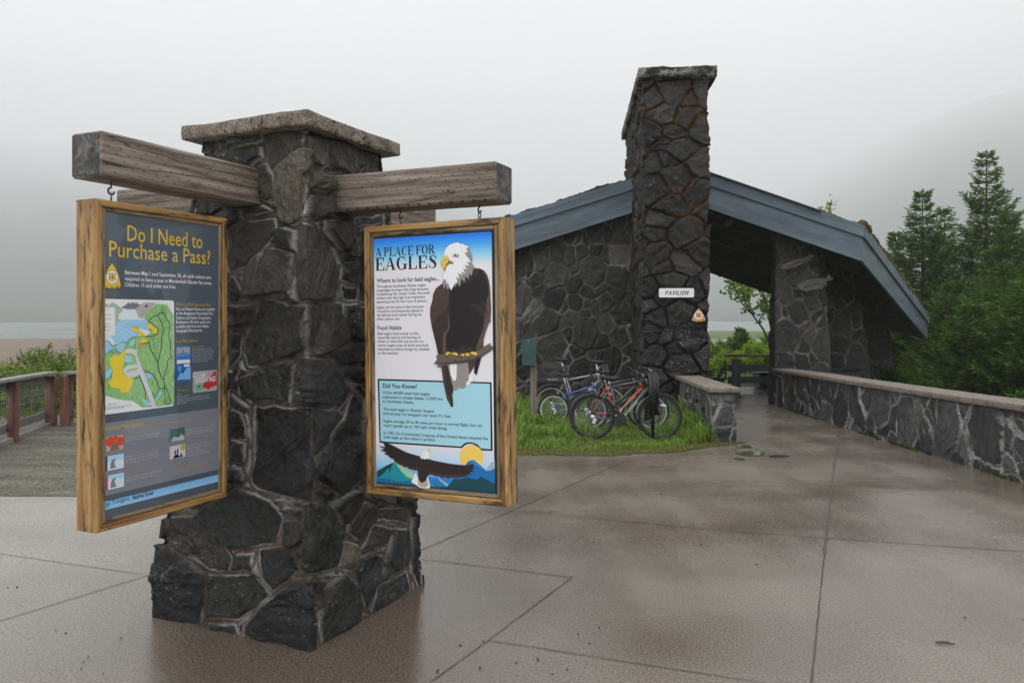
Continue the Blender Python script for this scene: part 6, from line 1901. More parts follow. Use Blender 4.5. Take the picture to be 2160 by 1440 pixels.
def hgt(x, y, rs):
    d = y - front_y(x)
    h = 0.045 + 0.05 * rs.rand()
    if d < 0.30: return (0.014 + 0.03 * rs.rand()) * (0.5 + 2.2 * d)
    cl = float(vnoise(np.array([x * 2.2]), np.array([y * 2.2]), 77)[0])
    if d > 0.35: h += 0.10 * max(0, cl - 0.35) * 2 * rs.uniform(.5, 1)
    xr = 2.79 + 0.0774 * (y - 11.0)
    near = max(0, 1 - (xr - x) / 0.75) if y > 10.6 else 0
    h += near * rs.uniform(0.1, 0.40) * min(1, max(0.25, d / .5))
    if 0.1 < x < 1.15 and 10.9 < y < 13.2: h += 0.20 * rs.uniform(.2, 1) * max(0.2, cl)
    if x < 0.15 and d > 0.5: h += 0.20 * rs.uniform(.2, 1)
    if y > 13.2: h += 0.16 * rs.rand()
    if 0.9 < x < 2.4 and 10.3 < y < 11.5: h *= 0.6
    return h * 0.85
gr = blades(42000, reg, hgt, 4, 'grass', [(0.115, 0.235, 0.030), (0.155, 0.29, 0.040), (0.21, 0.35, 0.075), (0.085, 0.17, 0.022), (0.31, 0.41, 0.16), (0.24, 0.25, 0.09)])
gr['kind'] = 'stuff'; 
def reg2(rs):     # weeds at the foot of the right wall
    t = rs.rand(); y = 8.0 + 8.5 * t
    p, tt = curve_pt(a_, max(0.0, y - 4.2)); n_ = Vector((tt.y, -tt.x))
    if float(vnoise(np.array([y * 2.6]), np.array([3.0]), 5)[0]) < 0.5: return None, None
    q = p - n_ * rs.uniform(0.0, 0.05)
    return q.x, q.y
gr2 = blades(700, reg2, lambda x, y, rs: rs.uniform(.015, .05), 9, 'weeds', [(0.06, 0.10, 0.02), (0.12, 0.13, 0.03)], 0.0)
gr2['kind'] = 'stuff'

# ---------------------------------------------------------------- valley floor, lake, mountains
LZ = -2.9
def terr(x, y):
    x = np.asarray(x, float); y = np.asarray(y, float)
    zp = -SL * np.clip(y - 5, 0, 21) - 0.06
    # distance outside the paved plateau
    d = np.maximum.reduce([y - np.where(x > 9, 60, np.where(x < -3, 14.0, 24.0)), (-15 - x), np.zeros_like(x)])
    f = sstep(0, 22, d)
    und = (fbm(x * 0.12, y * 0.12, 3, 4) - 0.5) * 1.0
    low = LZ + 0.35 + und * 0.8
    z = zp * (1 - f) + low * f
    q = x / np.maximum(y, 1.0)
    sh_l = 147 + 14 * np.sin(x * 0.05) + 8 * (fbm(x * .05, y * .05, 9, 3) - .5)
    wl = sstep(0, 25, y - sh_l)                                    # lake beyond the beach
    sandy = sstep(55, 85, y) * sstep(0.1, 0.0, q)
    pond = sstep(92, 104, y) * (1 - sstep(158, 172, y)); spit = sstep(160, 175, y) * (1 - sstep(232, 252, y)); 
    rz = np.where(y > 80, LZ - 1.2 * pond + 0.55 * spit - 1.6 * sstep(238, 262, y) + 0.25 * (1 - pond) * (y < 110), z)
    k = sstep(0.06, 0.12, q) * (1 - sstep(0.55, 0.75, q)) * sstep(70, 95, y)
    zl = z * (1 - wl) + (LZ - 2.5) * wl
    # beach rises a little from the water
    zl = np.where((y > 55) & (y <= sh_l + 5), LZ + 0.15 + 1.1 * np.clip((sh_l - y) / 90, 0, 1) + 0.15 * und, zl)
    zz = zl * (1 - k) + rz * k
    far_r = sstep(0.6, 0.8, q) * sstep(100, 140, y)
    return zz * (1 - far_r) + (LZ + 0.6) * far_r
ys = np.concatenate([np.linspace(-60, 8, 16), np.linspace(9, 40, 60), np.geomspace(41, 420, 100)])
xs = np.concatenate([-np.geomspace(420, 12, 70), np.linspace(-11.5, 24, 60), np.geomspace(25, 420, 60)])
class _T: np = True
    
def tz(x, y): return terr(x, y)
tz.np = True
def tatt(X, Y):
    q = X / np.maximum(Y, 1.0)
    n_ = fbm(X * 0.15, Y * 0.15, 21, 4)
    return {'beach': sstep(48, 75, Y + (n_ - .5) * 30) * sstep(0.1, 0.0, q) + 0.25 * sstep(0.6, 0.7, n_)}
ground = sheet('ground', xs, ys, tz, TERRAIN, attrs=tatt)
lake = sheet('lake', np.linspace(-4000, 4000, 9), np.concatenate([np.linspace(60, 400, 5), np.linspace(800, 4200, 5)]), lambda x, y: LZ, WATER)
def mountain(name, th0, th1, n, seed, prof):
    th = np.radians(np.linspace(th0, th1, n)); k = 80
    rr = np.linspace(0, 1, k)
    TH, RR = np.meshgrid(th, rr, indexing='ij')
    base_r, slope, top = prof(np.degrees(TH))
    R_ = base_r + RR * 5600
    X, Y = np.sin(TH) * R_, np.cos(TH) * R_
    n1_ = fbm(X * 0.0035, Y * 0.0035, seed, 5) - 0.45
    Z = LZ - 1 + RR * 5600 * slope + n1_ * 22 * np.minimum(1, RR * 6) + (fbm(X * 0.03, Y * 0.03, seed + 5, 4) - 0.5) * 34 * np.minimum(1, RR * 20)
    Z = np.minimum(Z, top + n1_ * 60)
    Z = np.where(RR == 0, LZ - 4, Z)
    V = np.stack([X.ravel(), Y.ravel(), Z.ravel()], 1)
    I, J = np.meshgrid(np.arange(n - 1), np.arange(k - 1), indexing='ij')
    FQ = np.stack([I * k + J, I * k + J + 1, (I + 1) * k + J + 1, (I + 1) * k + J], -1).reshape(-1, 4)[:, ::-1]
    o = np_mesh(name, V, FQ, FOREST, None, True); o['kind'] = 'structure'
    return o
mountain('mountain', -75, 6, 150, 4, lambda t: (880 + 0 * t, np.where(t < -8, 0.225, 0.225 - 0.10 * np.clip((t + 8) / 14, 0, 1)), 1150 + 0 * t))
mountain('mountain', 4, 75, 150, 14, lambda t: (1050 - 350 * sstep(10, 35, t), 0.11 + 0.18 * sstep(9, 34, t), 1150 + 0 * t))
# low cloud and drizzle between here and the slopes
hz = NB('haze_air')
pv = hz.n('ShaderNodeVolumePrincipled', None, Density=0.00072, Anisotropy=0.2, Color=(0.985, 0.99, 0.995, 1))
hz.t.links.new(pv.outputs[0], hz.out.inputs['Volume'])
m = MB()
hx, hy0, hy1, hb, ht = 7000, -500, 7000, -14, 1250
V = [(x, y, z) for x in (-hx, hx) for y in (hy0, hy1) for z in (hb, ht)]
m.add(V, [(0, 1, 3, 2), (4, 6, 7, 5), (0, 4, 5, 1), (2, 3, 7, 6), (0, 2, 6, 4), (1, 5, 7, 3)], 0)
ho = m.build('haze', [hz.mat]); ho['kind'] = 'stuff'
# ---------------------------------------------------------------- bicycles
RIMS = {}
def bike(name, label, x, y, yaw, r, wb, frame_m, fork_m, rim_m, saddle_h=0.60, fenders=False, rack=False, bottle=False, bar_h=0.62, text=None, text_col=(0.6, 0.6, 0.6, 1), step=False, accent=None, lean=0.0, kind='city'):
    """bicycle with rear hub at local x=0, forward = +x; sizes scale with the wheel radius r"""
    z0 = gz(x, y) + 0.02
    root = empty(name, (x, y, z0), label, 'bicycle', 'bicycles leaning in the rack', yaw)
    root.rotation_euler = (lean, 0, yaw)
    k = r / 0.33
    hub_r = Vector((0, 0, r)); hub_f = Vector((wb, 0, r))
    bb = Vector((wb * 0.405, 0, r * 0.86))
    seat = Vector((wb * 0.265, 0, r + 0.46 * k)); 
    hd_b = Vector((wb * 0.845, 0, r + 0.42 * k)); hd_t = Vector((wb * 0.795, 0, r + 0.57 * k))
    def put(mb_, nm, mats, par=root):
        me_o = mb_.build(nm, mats)
        me_o.parent = par            # local coordinates of the bicycle
        return me_o
    m = MB()
    if step: tt = [seat - Vector((-.01, 0, 0.16 * k)), (hd_t + hd_b) / 2 + Vector((0, 0, -.0))]
    else: tt = [seat - Vector((0, 0, 0.02)), hd_t - (hd_t - hd_b) * 0.15]
    m.tube([bb, seat + (seat - bb).normalized() * 0.03], 0.017 * k, 8)
    m.tube(tt, 0.0165 * k if not step else 0.021 * k, 8)
    m.tube([bb, hd_b + (hd_t - hd_b) * 0.12], 0.024 * k, 8)
    m.tube([hd_b, hd_t], 0.022 * k, 8)
    for s_ in (-1, 1):
        o = Vector((0, s_ * 0.055 * k, 0))
        m.tube([bb + o * 0.6, hub_r + o], 0.0105 * k, 6); m.tube([(tt[0] if not step else seat - Vector((0, 0, .12 * k))) + o * 0.3, hub_r + o], 0.0095 * k, 6)
    fr = put(m, 'frame', [frame_m])
    if accent:
        m = MB(); d = hd_b - bb
        m.tube([bb + d * 0.55, bb + d * 0.72], 0.0247 * k, 8); put(m, 'accent_band', [accent], fr)
        m = MB(); m.tube([tt[0] + (tt[1] - tt[0]) * .0, tt[0] + (tt[1] - tt[0]) * .2], 0.0172 * k, 8); put(m, 'accent_band', [accent], fr)
    if text:
        V, T, bx = text_mesh(text, 0.02); d = (hd_b - bb); L = d.length; d.normalize(); up = Vector((-d.z, 0, d.x))
        m = MB(); sc_ = L * 0.42 / (bx[1] - bx[0]); kk = 0.030 * k / CAPH
        o = bb + d * L * 0.16 - up * 0.014 * k + Vector((0, -0.0262 * k, 0))
        m.add([o + d * ((vx - bx[0]) * sc_) + up * (vy * kk) for vx, vy in V], [t if True else t for t in T], 0)
        put(m, 'lettering', [flat('bike_lettering', text_col[:3], 0.4)], fr)
    # fork
    m = MB()
    m.tube([hd_b - (hd_t - hd_b) * 0.02, hd_b - (hd_t - hd_b) * 0.18], 0.020 * k, 8)
    for s_ in (-1, 1):
        o = Vector((0, s_ * 0.055 * k, 0))
        m.tube([hd_b - (hd_t - hd_b) * 0.15 + o, hd_b * 0.6 + hub_f * 0.4 + o + Vector((0.012, 0, 0)), hub_f + o], [0.015 * k, 0.013 * k, 0.009 * k], 8)
    put(m, 'fork', [fork_m])
    # handlebar
    st = hd_t + (hd_t - hd_b).normalized() * 0.10 * k
    m = MB(); m.tube([hd_t, st], 0.014 * k, 8); c = st + Vector((0.05, 0, 0.025)) * k
    m.tube([st, c], 0.014 * k, 8)
    bw = 0.29 * k
    pts = [c + Vector((-0.07 * k, -bw, 0.035 * k)), c + Vector((-0.02 * k, -bw * 0.55, 0.03 * k)), c, c + Vector((-0.02 * k, bw * 0.55, 0.03 * k)), c + Vector((-0.07 * k, bw, 0.035 * k))]
    m.tube(pts, 0.0115 * k, 8)
    hb = put(m, 'handlebar', [BLACK])
    for s_, i, j in ((-1, 0, 1), (1, 4, 3)):
        m = MB(); d = (pts[j] - pts[i]); m.tube([pts[i] - d * 0.08, pts[i] + d * 0.55], 0.0175 * k, 8); put(m, 'grip', [BLACK], hb)
        m = MB(); q = pts[i] + d * 0.75
        m.tube([q, q + Vector((0.05, 0, -0.02)) * k, q + Vector((0.045, s_ * 0.1, -0.035)) * k], 0.006 * k, 6); put(m, 'brake_lever', [CHROME], hb)
        m = MB(); m.tube([q + Vector((.03, 0, 0)), q + Vector((0.10, 0, -0.04)) * k, hd_t + Vector((0.10, 0, -0.06)) * k, hd_b + Vector((0.05, 0, -0.02)) * k], 0.003, 5); put(m, 'brake_cable', [BLACK], hb)
    # saddle and post
    sp = seat + (seat - bb).normalized() * (saddle_h - 0.46) * k
    m = MB(); m.tube([seat, sp], 0.0135 * k, 8); put(m, 'seat_post', [ALLOY])
    m = MB(); V = []; n = 9; prof = [(-0.13, .075, .028), (-0.11, .085, .03), (-.06, .075, .012), (0, .045, 0), (.06, .026, .003), (.11, .020, .004), (.135, .012, -.004)]
    seg = 10
    for (sx_, w_, dz) in prof:
        for i in range(seg):
            a = 2 * math.pi * i / seg
            V.append(sp + Vector((sx_ * k, w_ * math.cos(a) * k, (0.032 + dz + 0.030 * math.sin(a) * (1 if math.sin(a) > 0 else 1.0)) * k)))
    fs = [(i * seg + j, i * seg + (j + 1) % seg, (i + 1) * seg + (j + 1) % seg, (i + 1) * seg + j) for i in range(len(prof) - 1) for j in range(seg)]
    fs += [tuple(range(seg))[::-1], tuple((len(prof) - 1) * seg + j for j in range(seg))]
    m.add(V, [f[::-1] for f in fs], 0, True); put(m, 'saddle', [BLACK])
    # wheels
    for nm, hub in (('wheel', hub_r), ('wheel', hub_f)):
        w_ = bpy.data.objects.new(nm, None); COL.objects.link(w_); w_.location = hub; w_.parent = root; w_.empty_display_size = .1
        tr_ = 0.020 * k * (1.25 if kind == 'mtb' else 1.0)
        circ = lambda R_, n_, yy=0: [Vector((R_ * math.cos(2 * math.pi * i / n_), yy, R_ * math.sin(2 * math.pi * i / n_))) for i in range(n_)]
        m = MB(); m.tube(circ(r - tr_, 40), tr_, 8, True)
        if kind == 'mtb':       # knobs
            for i in range(44):
                a = 2 * math.pi * i / 44
                for yy in (-.012, .012): m.box((math.cos(a) * (r - .002), yy + (.006 if i % 2 else -.006), math.sin(a) * (r - .002)), (.012, .012, .018), Matrix.Rotation(-a, 3, 'Y'), 0, .001)
        put(m, 'tyre', [RUBBER], w_)
        m = MB(); R_ = r - 2 * tr_ - 0.006
        n_ = 40; V = []
        for i in range(n_):
            a = 2 * math.pi * i / n_
            for rr, yy in ((R_ + .010, .011), (R_ - .012, .009), (R_ - .012, -.009), (R_ + .010, -.011)): V.append((rr * k ** 0 * math.cos(a), yy, rr * math.sin(a)))
        fs = []
        for i in range(n_):
            for j in range(4):
                a, b_ = i * 4 + j, i * 4 + (j + 1) % 4; c2, d2 = ((i + 1) % n_) * 4 + (j + 1) % 4, ((i + 1) % n_) * 4 + j; fs.append((a, d2, c2, b_))
        m.add(V, fs, 0, False); put(m, 'rim', [rim_m], w_)
        m = MB(); m.tube([(0, -.045 * k, 0), (0, .045 * k, 0)], .018 * k, 10)
        for i in range(28):
            a = 2 * math.pi * i / 28; b_ = a + (0.75 if i % 4 < 2 else -0.75); yy = .03 * k * (1 if i % 2 else -1)
            m.tube([(.018 * k * math.cos(b_), yy, .018 * k * math.sin(b_)), ((R_ - .01) * math.cos(a), 0, (R_ - .01) * math.sin(a))], 0.0016, 4, caps=False)
        put(m, 'spokes', [STEEL], w_)
        if fenders:
            m = MB(); rf = r + 0.022 * k
            a0, a1 = ((20, 215) if hub is hub_r else (50, 215)) if True else (0, 0)
            V = []; nn = 26
            for i in range(nn + 1):
                a = math.radians(a0 + (a1 - a0) * i / nn)
                for yy, rr in ((-.028, rf - .010), (-.014, rf), (.014, rf), (.028, rf - .010)): V.append((hub.x + rr * math.cos(a), yy * k, hub.z + rr * math.sin(a)))
            m.add(V, [(i * 4 + j, i * 4 + j + 1, (i + 1) * 4 + j + 1, (i + 1) * 4 + j) for i in range(nn) for j in range(3)], 0, True)
            f_ = put(m, 'fender', [flat('fender_black', (0.02, 0.02, 0.022), 0.3)])
            sd_ = f_.modifiers.new('t', 'SOLIDIFY'); sd_.thickness = 0.003
            m = MB(); a = math.radians(200)
            for s_ in (-1, 1): m.tube([hub + Vector((0, s_ * .04 * k, 0)), (hub.x + rf * math.cos(a), s_ * .026 * k, hub.z + rf * math.sin(a))], .003, 5)
            put(m, 'stay', [STEEL], f_)
    # spoke reflector
    m = MB(); c = hub_f + Vector((0.05, -0.012, r * 0.52)); m.box(c, (.085 * k, .006, .028 * k), Matrix.Rotation(0.25, 3, 'Y'), 0, .004); put(m, 'reflector', [PLATEW])
    # drive train
    m = MB(); cr = 0.088 * k; n_ = 28; V = []; y_ = -0.055 * k
    for i in range(n_):
        a = 2 * math.pi * i / n_; V.append(bb + Vector(((cr + (.005 if i % 2 else 0)) * math.cos(a), y_, (cr + (.005 if i % 2 else 0)) * math.sin(a))))
    m.prism(V, (0, 1, 0), 0.012); put(m, 'chain_ring', [BLACK])
    for s_, a in ((-1, -0.6), (1, math.pi - 0.6)):
        e = bb + Vector((0.155 * k * math.cos(a), s_ * 0.075 * k, 0.155 * k * math.sin(a)))
        m = MB(); m.tube([bb + Vector((0, s_ * 0.07 * k, 0)), e], [0.016 * k, 0.010 * k], 8); ck = put(m, 'crank', [BLACK if kind == 'city' else ALLOY])
        m = MB(); m.box(e + Vector((0, s_ * 0.05 * k, 0)), (.085 * k, .075 * k, .02 * k), None, 0, .004); put(m, 'pedal', [BLACK], ck)
    m = MB(); cs = 0.036 * k
    up_ = [bb + Vector((0, y_, cr)), hub_r + Vector((0, y_, cs))]; dn = [hub_r + Vector((0.03, y_, -cs - .07 * k)), bb + Vector((0, y_, -cr))]
    m.tube(up_, .004, 5); m.tube(dn, .004, 5); m.tube([hub_r + Vector((-cs, y_, 0)), hub_r + Vector((0.0, y_, -.05 * k)), hub_r + Vector((0.03, y_, -cs - .07 * k))], .006, 5)
    put(m, 'chain', [DKSTEEL])
    m = MB(); m.box(hub_r + Vector((.02, y_ - .012, -.06 * k)), (.05 * k, .03, .085 * k), Matrix.Rotation(.4, 3, 'Y'), 0, .008); m.tube([hub_r + Vector((0, -.03 * k, 0)), hub_r + Vector((0, y_ - .01, 0))], cs, 14); put(m, 'derailleur', [ALLOY])
    if rack:
        m = MB(); zt_ = r * 2 + 0.055 * k
        for s_ in (-1, 1):
            m.tube([(-.20 * k, s_ * .055 * k, zt_), (.22 * k, s_ * .055 * k, zt_)], .005 * k, 6); m.tube([(-.12 * k, s_ * .055 * k, zt_), hub_r + Vector((0, s_ * .06 * k, .02))], .0045 * k, 6); m.tube([(.05 * k, s_ * .055 * k, zt_), hub_r + Vector((0, s_ * .06 * k, .02))], .0045 * k, 6)
        for xx in (-.20, -.06, .08, .22): m.tube([(xx * k, -.055 * k, zt_), (xx * k, .055 * k, zt_)], .005 * k, 6)
        m.tube([(.22 * k, 0, zt_), tt[0]], .005 * k, 6)
        put(m, 'luggage_rack', [BLACK])
    if bottle:
        m = MB(); d = (hd_b - bb).normalized(); up = Vector((-d.z, 0, d.x)); a = bb + d * .17 * k + up * .062 * k
        m.tube([a, a + d * .13 * k, a + d * .15 * k, a + d * .19 * k], [.036 * k, .036 * k, .025 * k, .022 * k], 12); put(m, 'water_bottle', [flat('grey_bottle', (.035, .038, .042), .35)])
    return root
def paint(n, c, r=0.3): return flat(n, c, r, 0.0, 0.0, 20, 0.0, Coat_Weight=0.6)
def atp(px, Y): return ((px - 1080) / F * Y, Y)
xa, ya = atp(1250, 11.2)
bike('bicycle', 'dark slate city bicycle with black fenders and rear rack, nearest of the parked bikes', xa, ya, 0.0, 0.318, 0.965, paint('slate_frame_paint', (.040, .058, .078)), paint('slate_fork_paint', (.035, .05, .07)), flat('black_rim', (.05, .05, .05), .35, .5), .535, True, True, False, text='SCHWINN', text_col=(.55, .58, .6), lean=-0.05)
xb, yb = atp(1245, 12.3)
bike('bicycle', 'red and yellow mountain bicycle with white rims and a bottle behind the dark bike', xb, yb, 0.02, 0.285, 0.96, paint('red_frame_paint', (.42, .018, .016)), paint('red_fork_paint', (.40, .02, .018)), ALLOY, .70, False, False, True, text='MOTIV', text_col=(.75, .72, .7), accent=paint('yellow_band', (.75, .38, .03)), kind='mtb', lean=0.04)
xc, yc = atp(1168, 13.0)
bike('bicycle', 'small blue and white bicycle with white fork beside the green box post', xc, yc, -0.03, 0.262, 0.80, paint('blue_frame_paint', (.03, .09, .36)), paint('white_fork_paint', (.7, .7, .72)), ALLOY, .68, kind='mtb', step=True, accent=paint('white_band', (.7, .7, .72)), lean=-0.03)
xe, ye = atp(1236, 12.65)
bike('bicycle', 'black bicycle mostly hidden between the red bike and the blue bike', xe, ye, 0.03, 0.295, 0.95, paint('black_frame_paint', (.02, .02, .022)), paint('black_fork_paint', (.02, .02, .022)), flat('grey_rim', (.2, .2, .2), .4, .5), .84, lean=0.05)
xd, yd = atp(1163, 13.75)
bd_ = bike('bicycle', 'silver bicycle carrying a black crate on its rear rack against the stone wall', xd, yd, 0.0, 0.305, 1.0, paint('silver_frame_paint', (.36, .35, .33)), paint('silver_fork_paint', (.36, .35, .33)), ALLOY, .80, False, True, False, kind='city', lean=0.03)
# milk crate on the rack
cx, cy = atp(1164, 13.75)
cz = gz(0, 13.75) + 0.02 + 0.69
cr = empty('crate', (cx, cy, cz), 'black plastic lattice crate strapped on the rear rack of the silver bicycle', 'crate')
W_, D_, H_ = 0.47, 0.33, 0.27
m = MB()
for (sx_, sy_) in ((-1, -1), (1, -1), (1, 1), (-1, 1)): m.box((cx + sx_ * (W_ / 2 - .012), cy + sy_ * (D_ / 2 - .012), cz + H_ / 2), (.03, .03, H_), None, 0, .004)
for z_, hh in ((0.035, .07), (H_ - .02, .04)):
    for s_ in (-1, 1):
        m.box((cx, cy + s_ * (D_ / 2 - .006), cz + z_), (W_ - .03, .012, hh), None, 0, .002); m.box((cx + s_ * (W_ / 2 - .006), cy, cz + z_), (.012, D_ - .03, hh), None, 0, .002)
m.box((cx, cy, cz + .006), (W_ - .03, D_ - .03, .01), None, 0, .002)
for s_ in (-1, 1):
    for i in range(22):
        x0 = -W_ / 2 + i * W_ / 16 - .1; x1 = x0 + .16
        a, b_ = max(x0, -W_ / 2 + .01), min(x1, W_ / 2 - .01)
        if b_ - a < .02: continue
        z0_, z1_ = .07 + (x1 - b_) / .16 * (H_ - .11), .07 + (x1 - a) / .16 * (H_ - .11)
        m.bar((cx + a, cy + s_ * (D_ / 2 - .006), cz + z1_), (cx + b_, cy + s_ * (D_ / 2 - .006), cz + z0_), .007, .008, (0, 1, 0), 0, .001)
    for i in range(9):
        y_ = -D_ / 2 + .03 + i * (D_ - .06) / 8; m.bar((cx + s_ * (W_ / 2 - .006), cy + y_, cz + .06), (cx + s_ * (W_ / 2 - .006), cy + y_, cz + H_ - .03), .008, .008, (1, 0, 0), 0, .001)
co = m.build('crate_body', [flat('crate_black', (.04, .041, .046), .5)], cr)
bcr = Board(Vector((cx - W_ / 2, cy - D_ / 2, cz + H_)), Vector((1, 0, 0)), Vector((0, 0, -1)), Vector((0, -1, 0)), PRINT, cr, .0015)
bcr.start(); bcr.textuv('FRED MEYER', .145, H_ - .03, .185, .026, (.42, .42, .43, 1), 2, .02); bcr.end('lettering', co)
# loop racks seen end on
def loop_rack(px, Y, n, lab, hgt_=0.93):
    x, y = atp(px, Y); r_ = empty('bike_rack', (x, y, gz(x, y)), lab, 'bike rack', 'black loop bike racks')
    for i in range(n):
        xx = x + (i - (n - 1) / 2) * 0.042; yy = y + i * 0.05
        m = MB(); z0 = gz(x, y) - .05; R_ = .22
        pts = [(xx, yy, z0 if i == 1 else z0 + .42), (xx, yy, z0 + hgt_ - R_)]
        for k in range(1, 8): a = math.pi * k / 8; pts.append((xx, yy + R_ - R_ * math.cos(a), z0 + hgt_ - R_ + R_ * math.sin(a)))
        pts += [(xx, yy + 2 * R_, z0 + hgt_ - R_), (xx, yy + 2 * R_, z0 + (.0 if i == n - 1 else .25))]
        m.tube(pts, .019, 10); m.build('loop', [BLKPAINT], r_)
    return r_
loop_rack(1382, 11.05, 4, 'black steel loop bike rack at the front wheel of the dark bicycle', 1.0)
loop_rack(1279, 13.2, 3, 'black steel loop bike rack behind the white fork by the stone wall', 1.05)

# ---------------------------------------------------------------- green box on a post
px_, py_ = atp(1125.5, 13.5); gz_ = gz(0, 13.5)
gb = empty('drop_box', (px_, py_, gz_), 'dark green metal drop box with a hooded slot on a tan post in the grass', 'drop box')
m = MB(); m.box((px_, py_, gz_ + .52), (.106, .1, 1.06), None, 0, .006, axis=2); m.build('post', [POST_TAN], gb)
def zpx(py, Y): return HC - (py - 670) * Y / F
Yb = 13.38
x0, x1, zt_, zb_ = (1102 - 1080) / F * Yb, (1131 - 1080) / F * Yb, zpx(711, Yb), zpx(770, Yb)
m = MB()
m.prism([(x0, Yb - .1, zb_), (x1, Yb - .1, zb_), (x1, Yb - .1, zt_), (x0, Yb - .1, zt_ - .055)], (0, 1, 0), .17); bx = m.build('box', [GREENBOX], gb)
bv = bx.modifiers.new('b', 'BEVEL'); bv.width = .006; bv.segments = 2; bv.limit_method = 'ANGLE'
m = MB(); xm = x0 + .13
m.add([(x0 - .055, Yb - .11, zpx(738, Yb)), (xm, Yb - .11, zpx(735, Yb)), (xm - .02, Yb - .11, zpx(760, Yb)), (x0 - .055, Yb + .05, zpx(738, Yb)), (xm, Yb + .05, zpx(735, Yb)), (xm - .02, Yb + .05, zpx(760, Yb)), (x0 - .03, Yb - .112, zpx(743, Yb)), (x0 - .03, Yb + .05, zpx(743, Yb))],
      [(0, 1, 4, 3), (0, 6, 2, 1), (3, 4, 5, 7), (1, 2, 5, 4), (6, 7, 5, 2), (0, 3, 7, 6)], 0)
m.build('slot_hood', [GREENBOX], gb)
m = MB(); m.box((x0 + .1, Yb - .104, zt_ - .07), (.02, .01, .02), None, 0, .003); m.build('latch', [STEEL], gb)

# ---------------------------------------------------------------- railing and bin at the back of the pavilion
def rail_pt(px, py, Y): return P(px, py, Y)
Yr = 21.6; zf = gz(0, Yr)
rl = empty('railing', (*atp(1550, Yr), zf), 'dark navy wooden railing with a wet brown cap at the back of the pavilion', 'railing')
X0, X1 = atp(1533, Yr)[0], atp(1700, Yr)[0]
m = MB(); m.bar((X0 - .05, Yr - .02, zpx(749, Yr)), (X1, Yr - .02, zpx(751, Yr)), .30, .07, bev=.008); m.build('top_cap', [BROWN_WOOD], rl)
m = MB(); m.box((X0 - .05, Yr - .02, zpx(749, Yr) + .005), (.03, .31, .11), None, 0, .004); m.build('cap_end', [flat('pale_cap_end', (.20, .18, .17), .5)], rl)
for (a, b_) in ((769, 783), (794, 808)):
    m = MB(); m.bar((X0 + .03, Yr + .02, zpx((a + b_) / 2, Yr)), (X1, Yr + .02, zpx((a + b_) / 2, Yr)), .04, (b_ - a) / F * Yr, bev=.004); m.build('rail_board', [NAVY_WOOD], rl)
for px in (1552, 1668):
    m = MB(); x = atp(px, Yr)[0]; m.box((x, Yr - .03, (zf + zpx(757, Yr)) / 2), (.24, .06, zpx(757, Yr) - zf), None, 0, .006, axis=2); m.build('post', [NAVY_WOOD], rl)
m = MB(); m.tube([P(1530.5, 800, Yr - .2), P(1530.5, 762, Yr - .2), P(1527, 766, Yr - .2), P(1511, 808, Yr - .2)], .022, 8); m.build('hand_rail', [flat('handrail_paint', (.025, .03, .035), .35)], rl)
dk = empty('ledge', (*atp(1515, 23.4), zf), 'low dark timber ledge at the edge of the floor behind the chimney', 'ledge')
m = MB(); A = P(1440, 797, 23.4); B = P(1530, 797, 23.4); m.bar((A.x, A.y, A.z), (B.x, B.y, B.z), .35, .05, bev=.005); m.build('plank', [RAIL_GREY], dk)
m = MB(); m.bar((A.x, A.y + .1, A.z - .2), (B.x, B.y + .1, B.z - .2), .06, .33, bev=.005); m.build('riser', [NAVY_WOOD], dk)
Yn = 22.6
bn = empty('recycling_bin', (*atp(1632, Yn), gz(0, Yn)), 'navy blue bin with faint white lettering behind the railing', 'bin')
X0, X1 = atp(1602, Yn)[0], atp(1662, Yn)[0]; zb_ = gz(0, Yn)
m = MB(); m.box(((X0 + X1) / 2, Yn + .3, (zb_ + zpx(789, Yn)) / 2), (X1 - X0, .6, zpx(789, Yn) - zb_), None, 0, .03); bo = m.build('bin_body', [flat('bin_blue', (.012, .022, .075), .4)], bn)
bb2 = Board(Vector((X0, Yn - .001, zpx(810, Yn))), Vector((1, 0, 0)), Vector((0, 0, -1)), Vector((0, -1, 0)), PRINT, bn, .002)
bb2.start(); bb2.textuv('RECYCLE', .06, .03, X1 - X0 - .12, .06, (.30, .33, .40, 1), 2, .01); bb2.end('lettering', bo)
m = MB(); m.box(((X0 + X1) / 2, Yn + .3, zpx(789, Yn) + .02), (X1 - X0 + .06, .66, .05), None, 0, .015); m.build('lid', [bpy.data.materials['bin_blue']], bn)

# ---------------------------------------------------------------- fence by the gravel
fc = empty('fence', (*G(105, 898).xy, gz(0, 13)), 'weathered wooden rail fence with wire mesh and reddish posts round the gravel', 'fence')
cor = G(108, 899).xy
pA = Vector(G(28, 932).xy)
dl_ = (pA - Vector(cor)).normalized()
cor = Vector(cor)
run1 = [cor + dl_ * d for d in (0.0, (pA - cor).length, (pA - cor).length + 2.1, (pA - cor).length + 4.2)]
xr_ = Vector((1, 0.02)).normalized()
run2 = [cor + xr_ * d for d in (0.25, 2.3, 4.4)]
RH = 0.90
def zt2(p): return gz(p.x, p.y)
for i, p in enumerate(run1 + run2):
    m = MB(); w_ = .15 if i in (0, 4) else .12
    m.box((p.x, p.y, zt2(p) + RH / 2 - .04), (w_, w_, RH - .04), Matrix.Rotation(math.atan2(dl_.y, dl_.x) if i < 4 else 0, 3, 'Z'), 0, .008, axis=2); m.build('post', [POST_RED], fc)
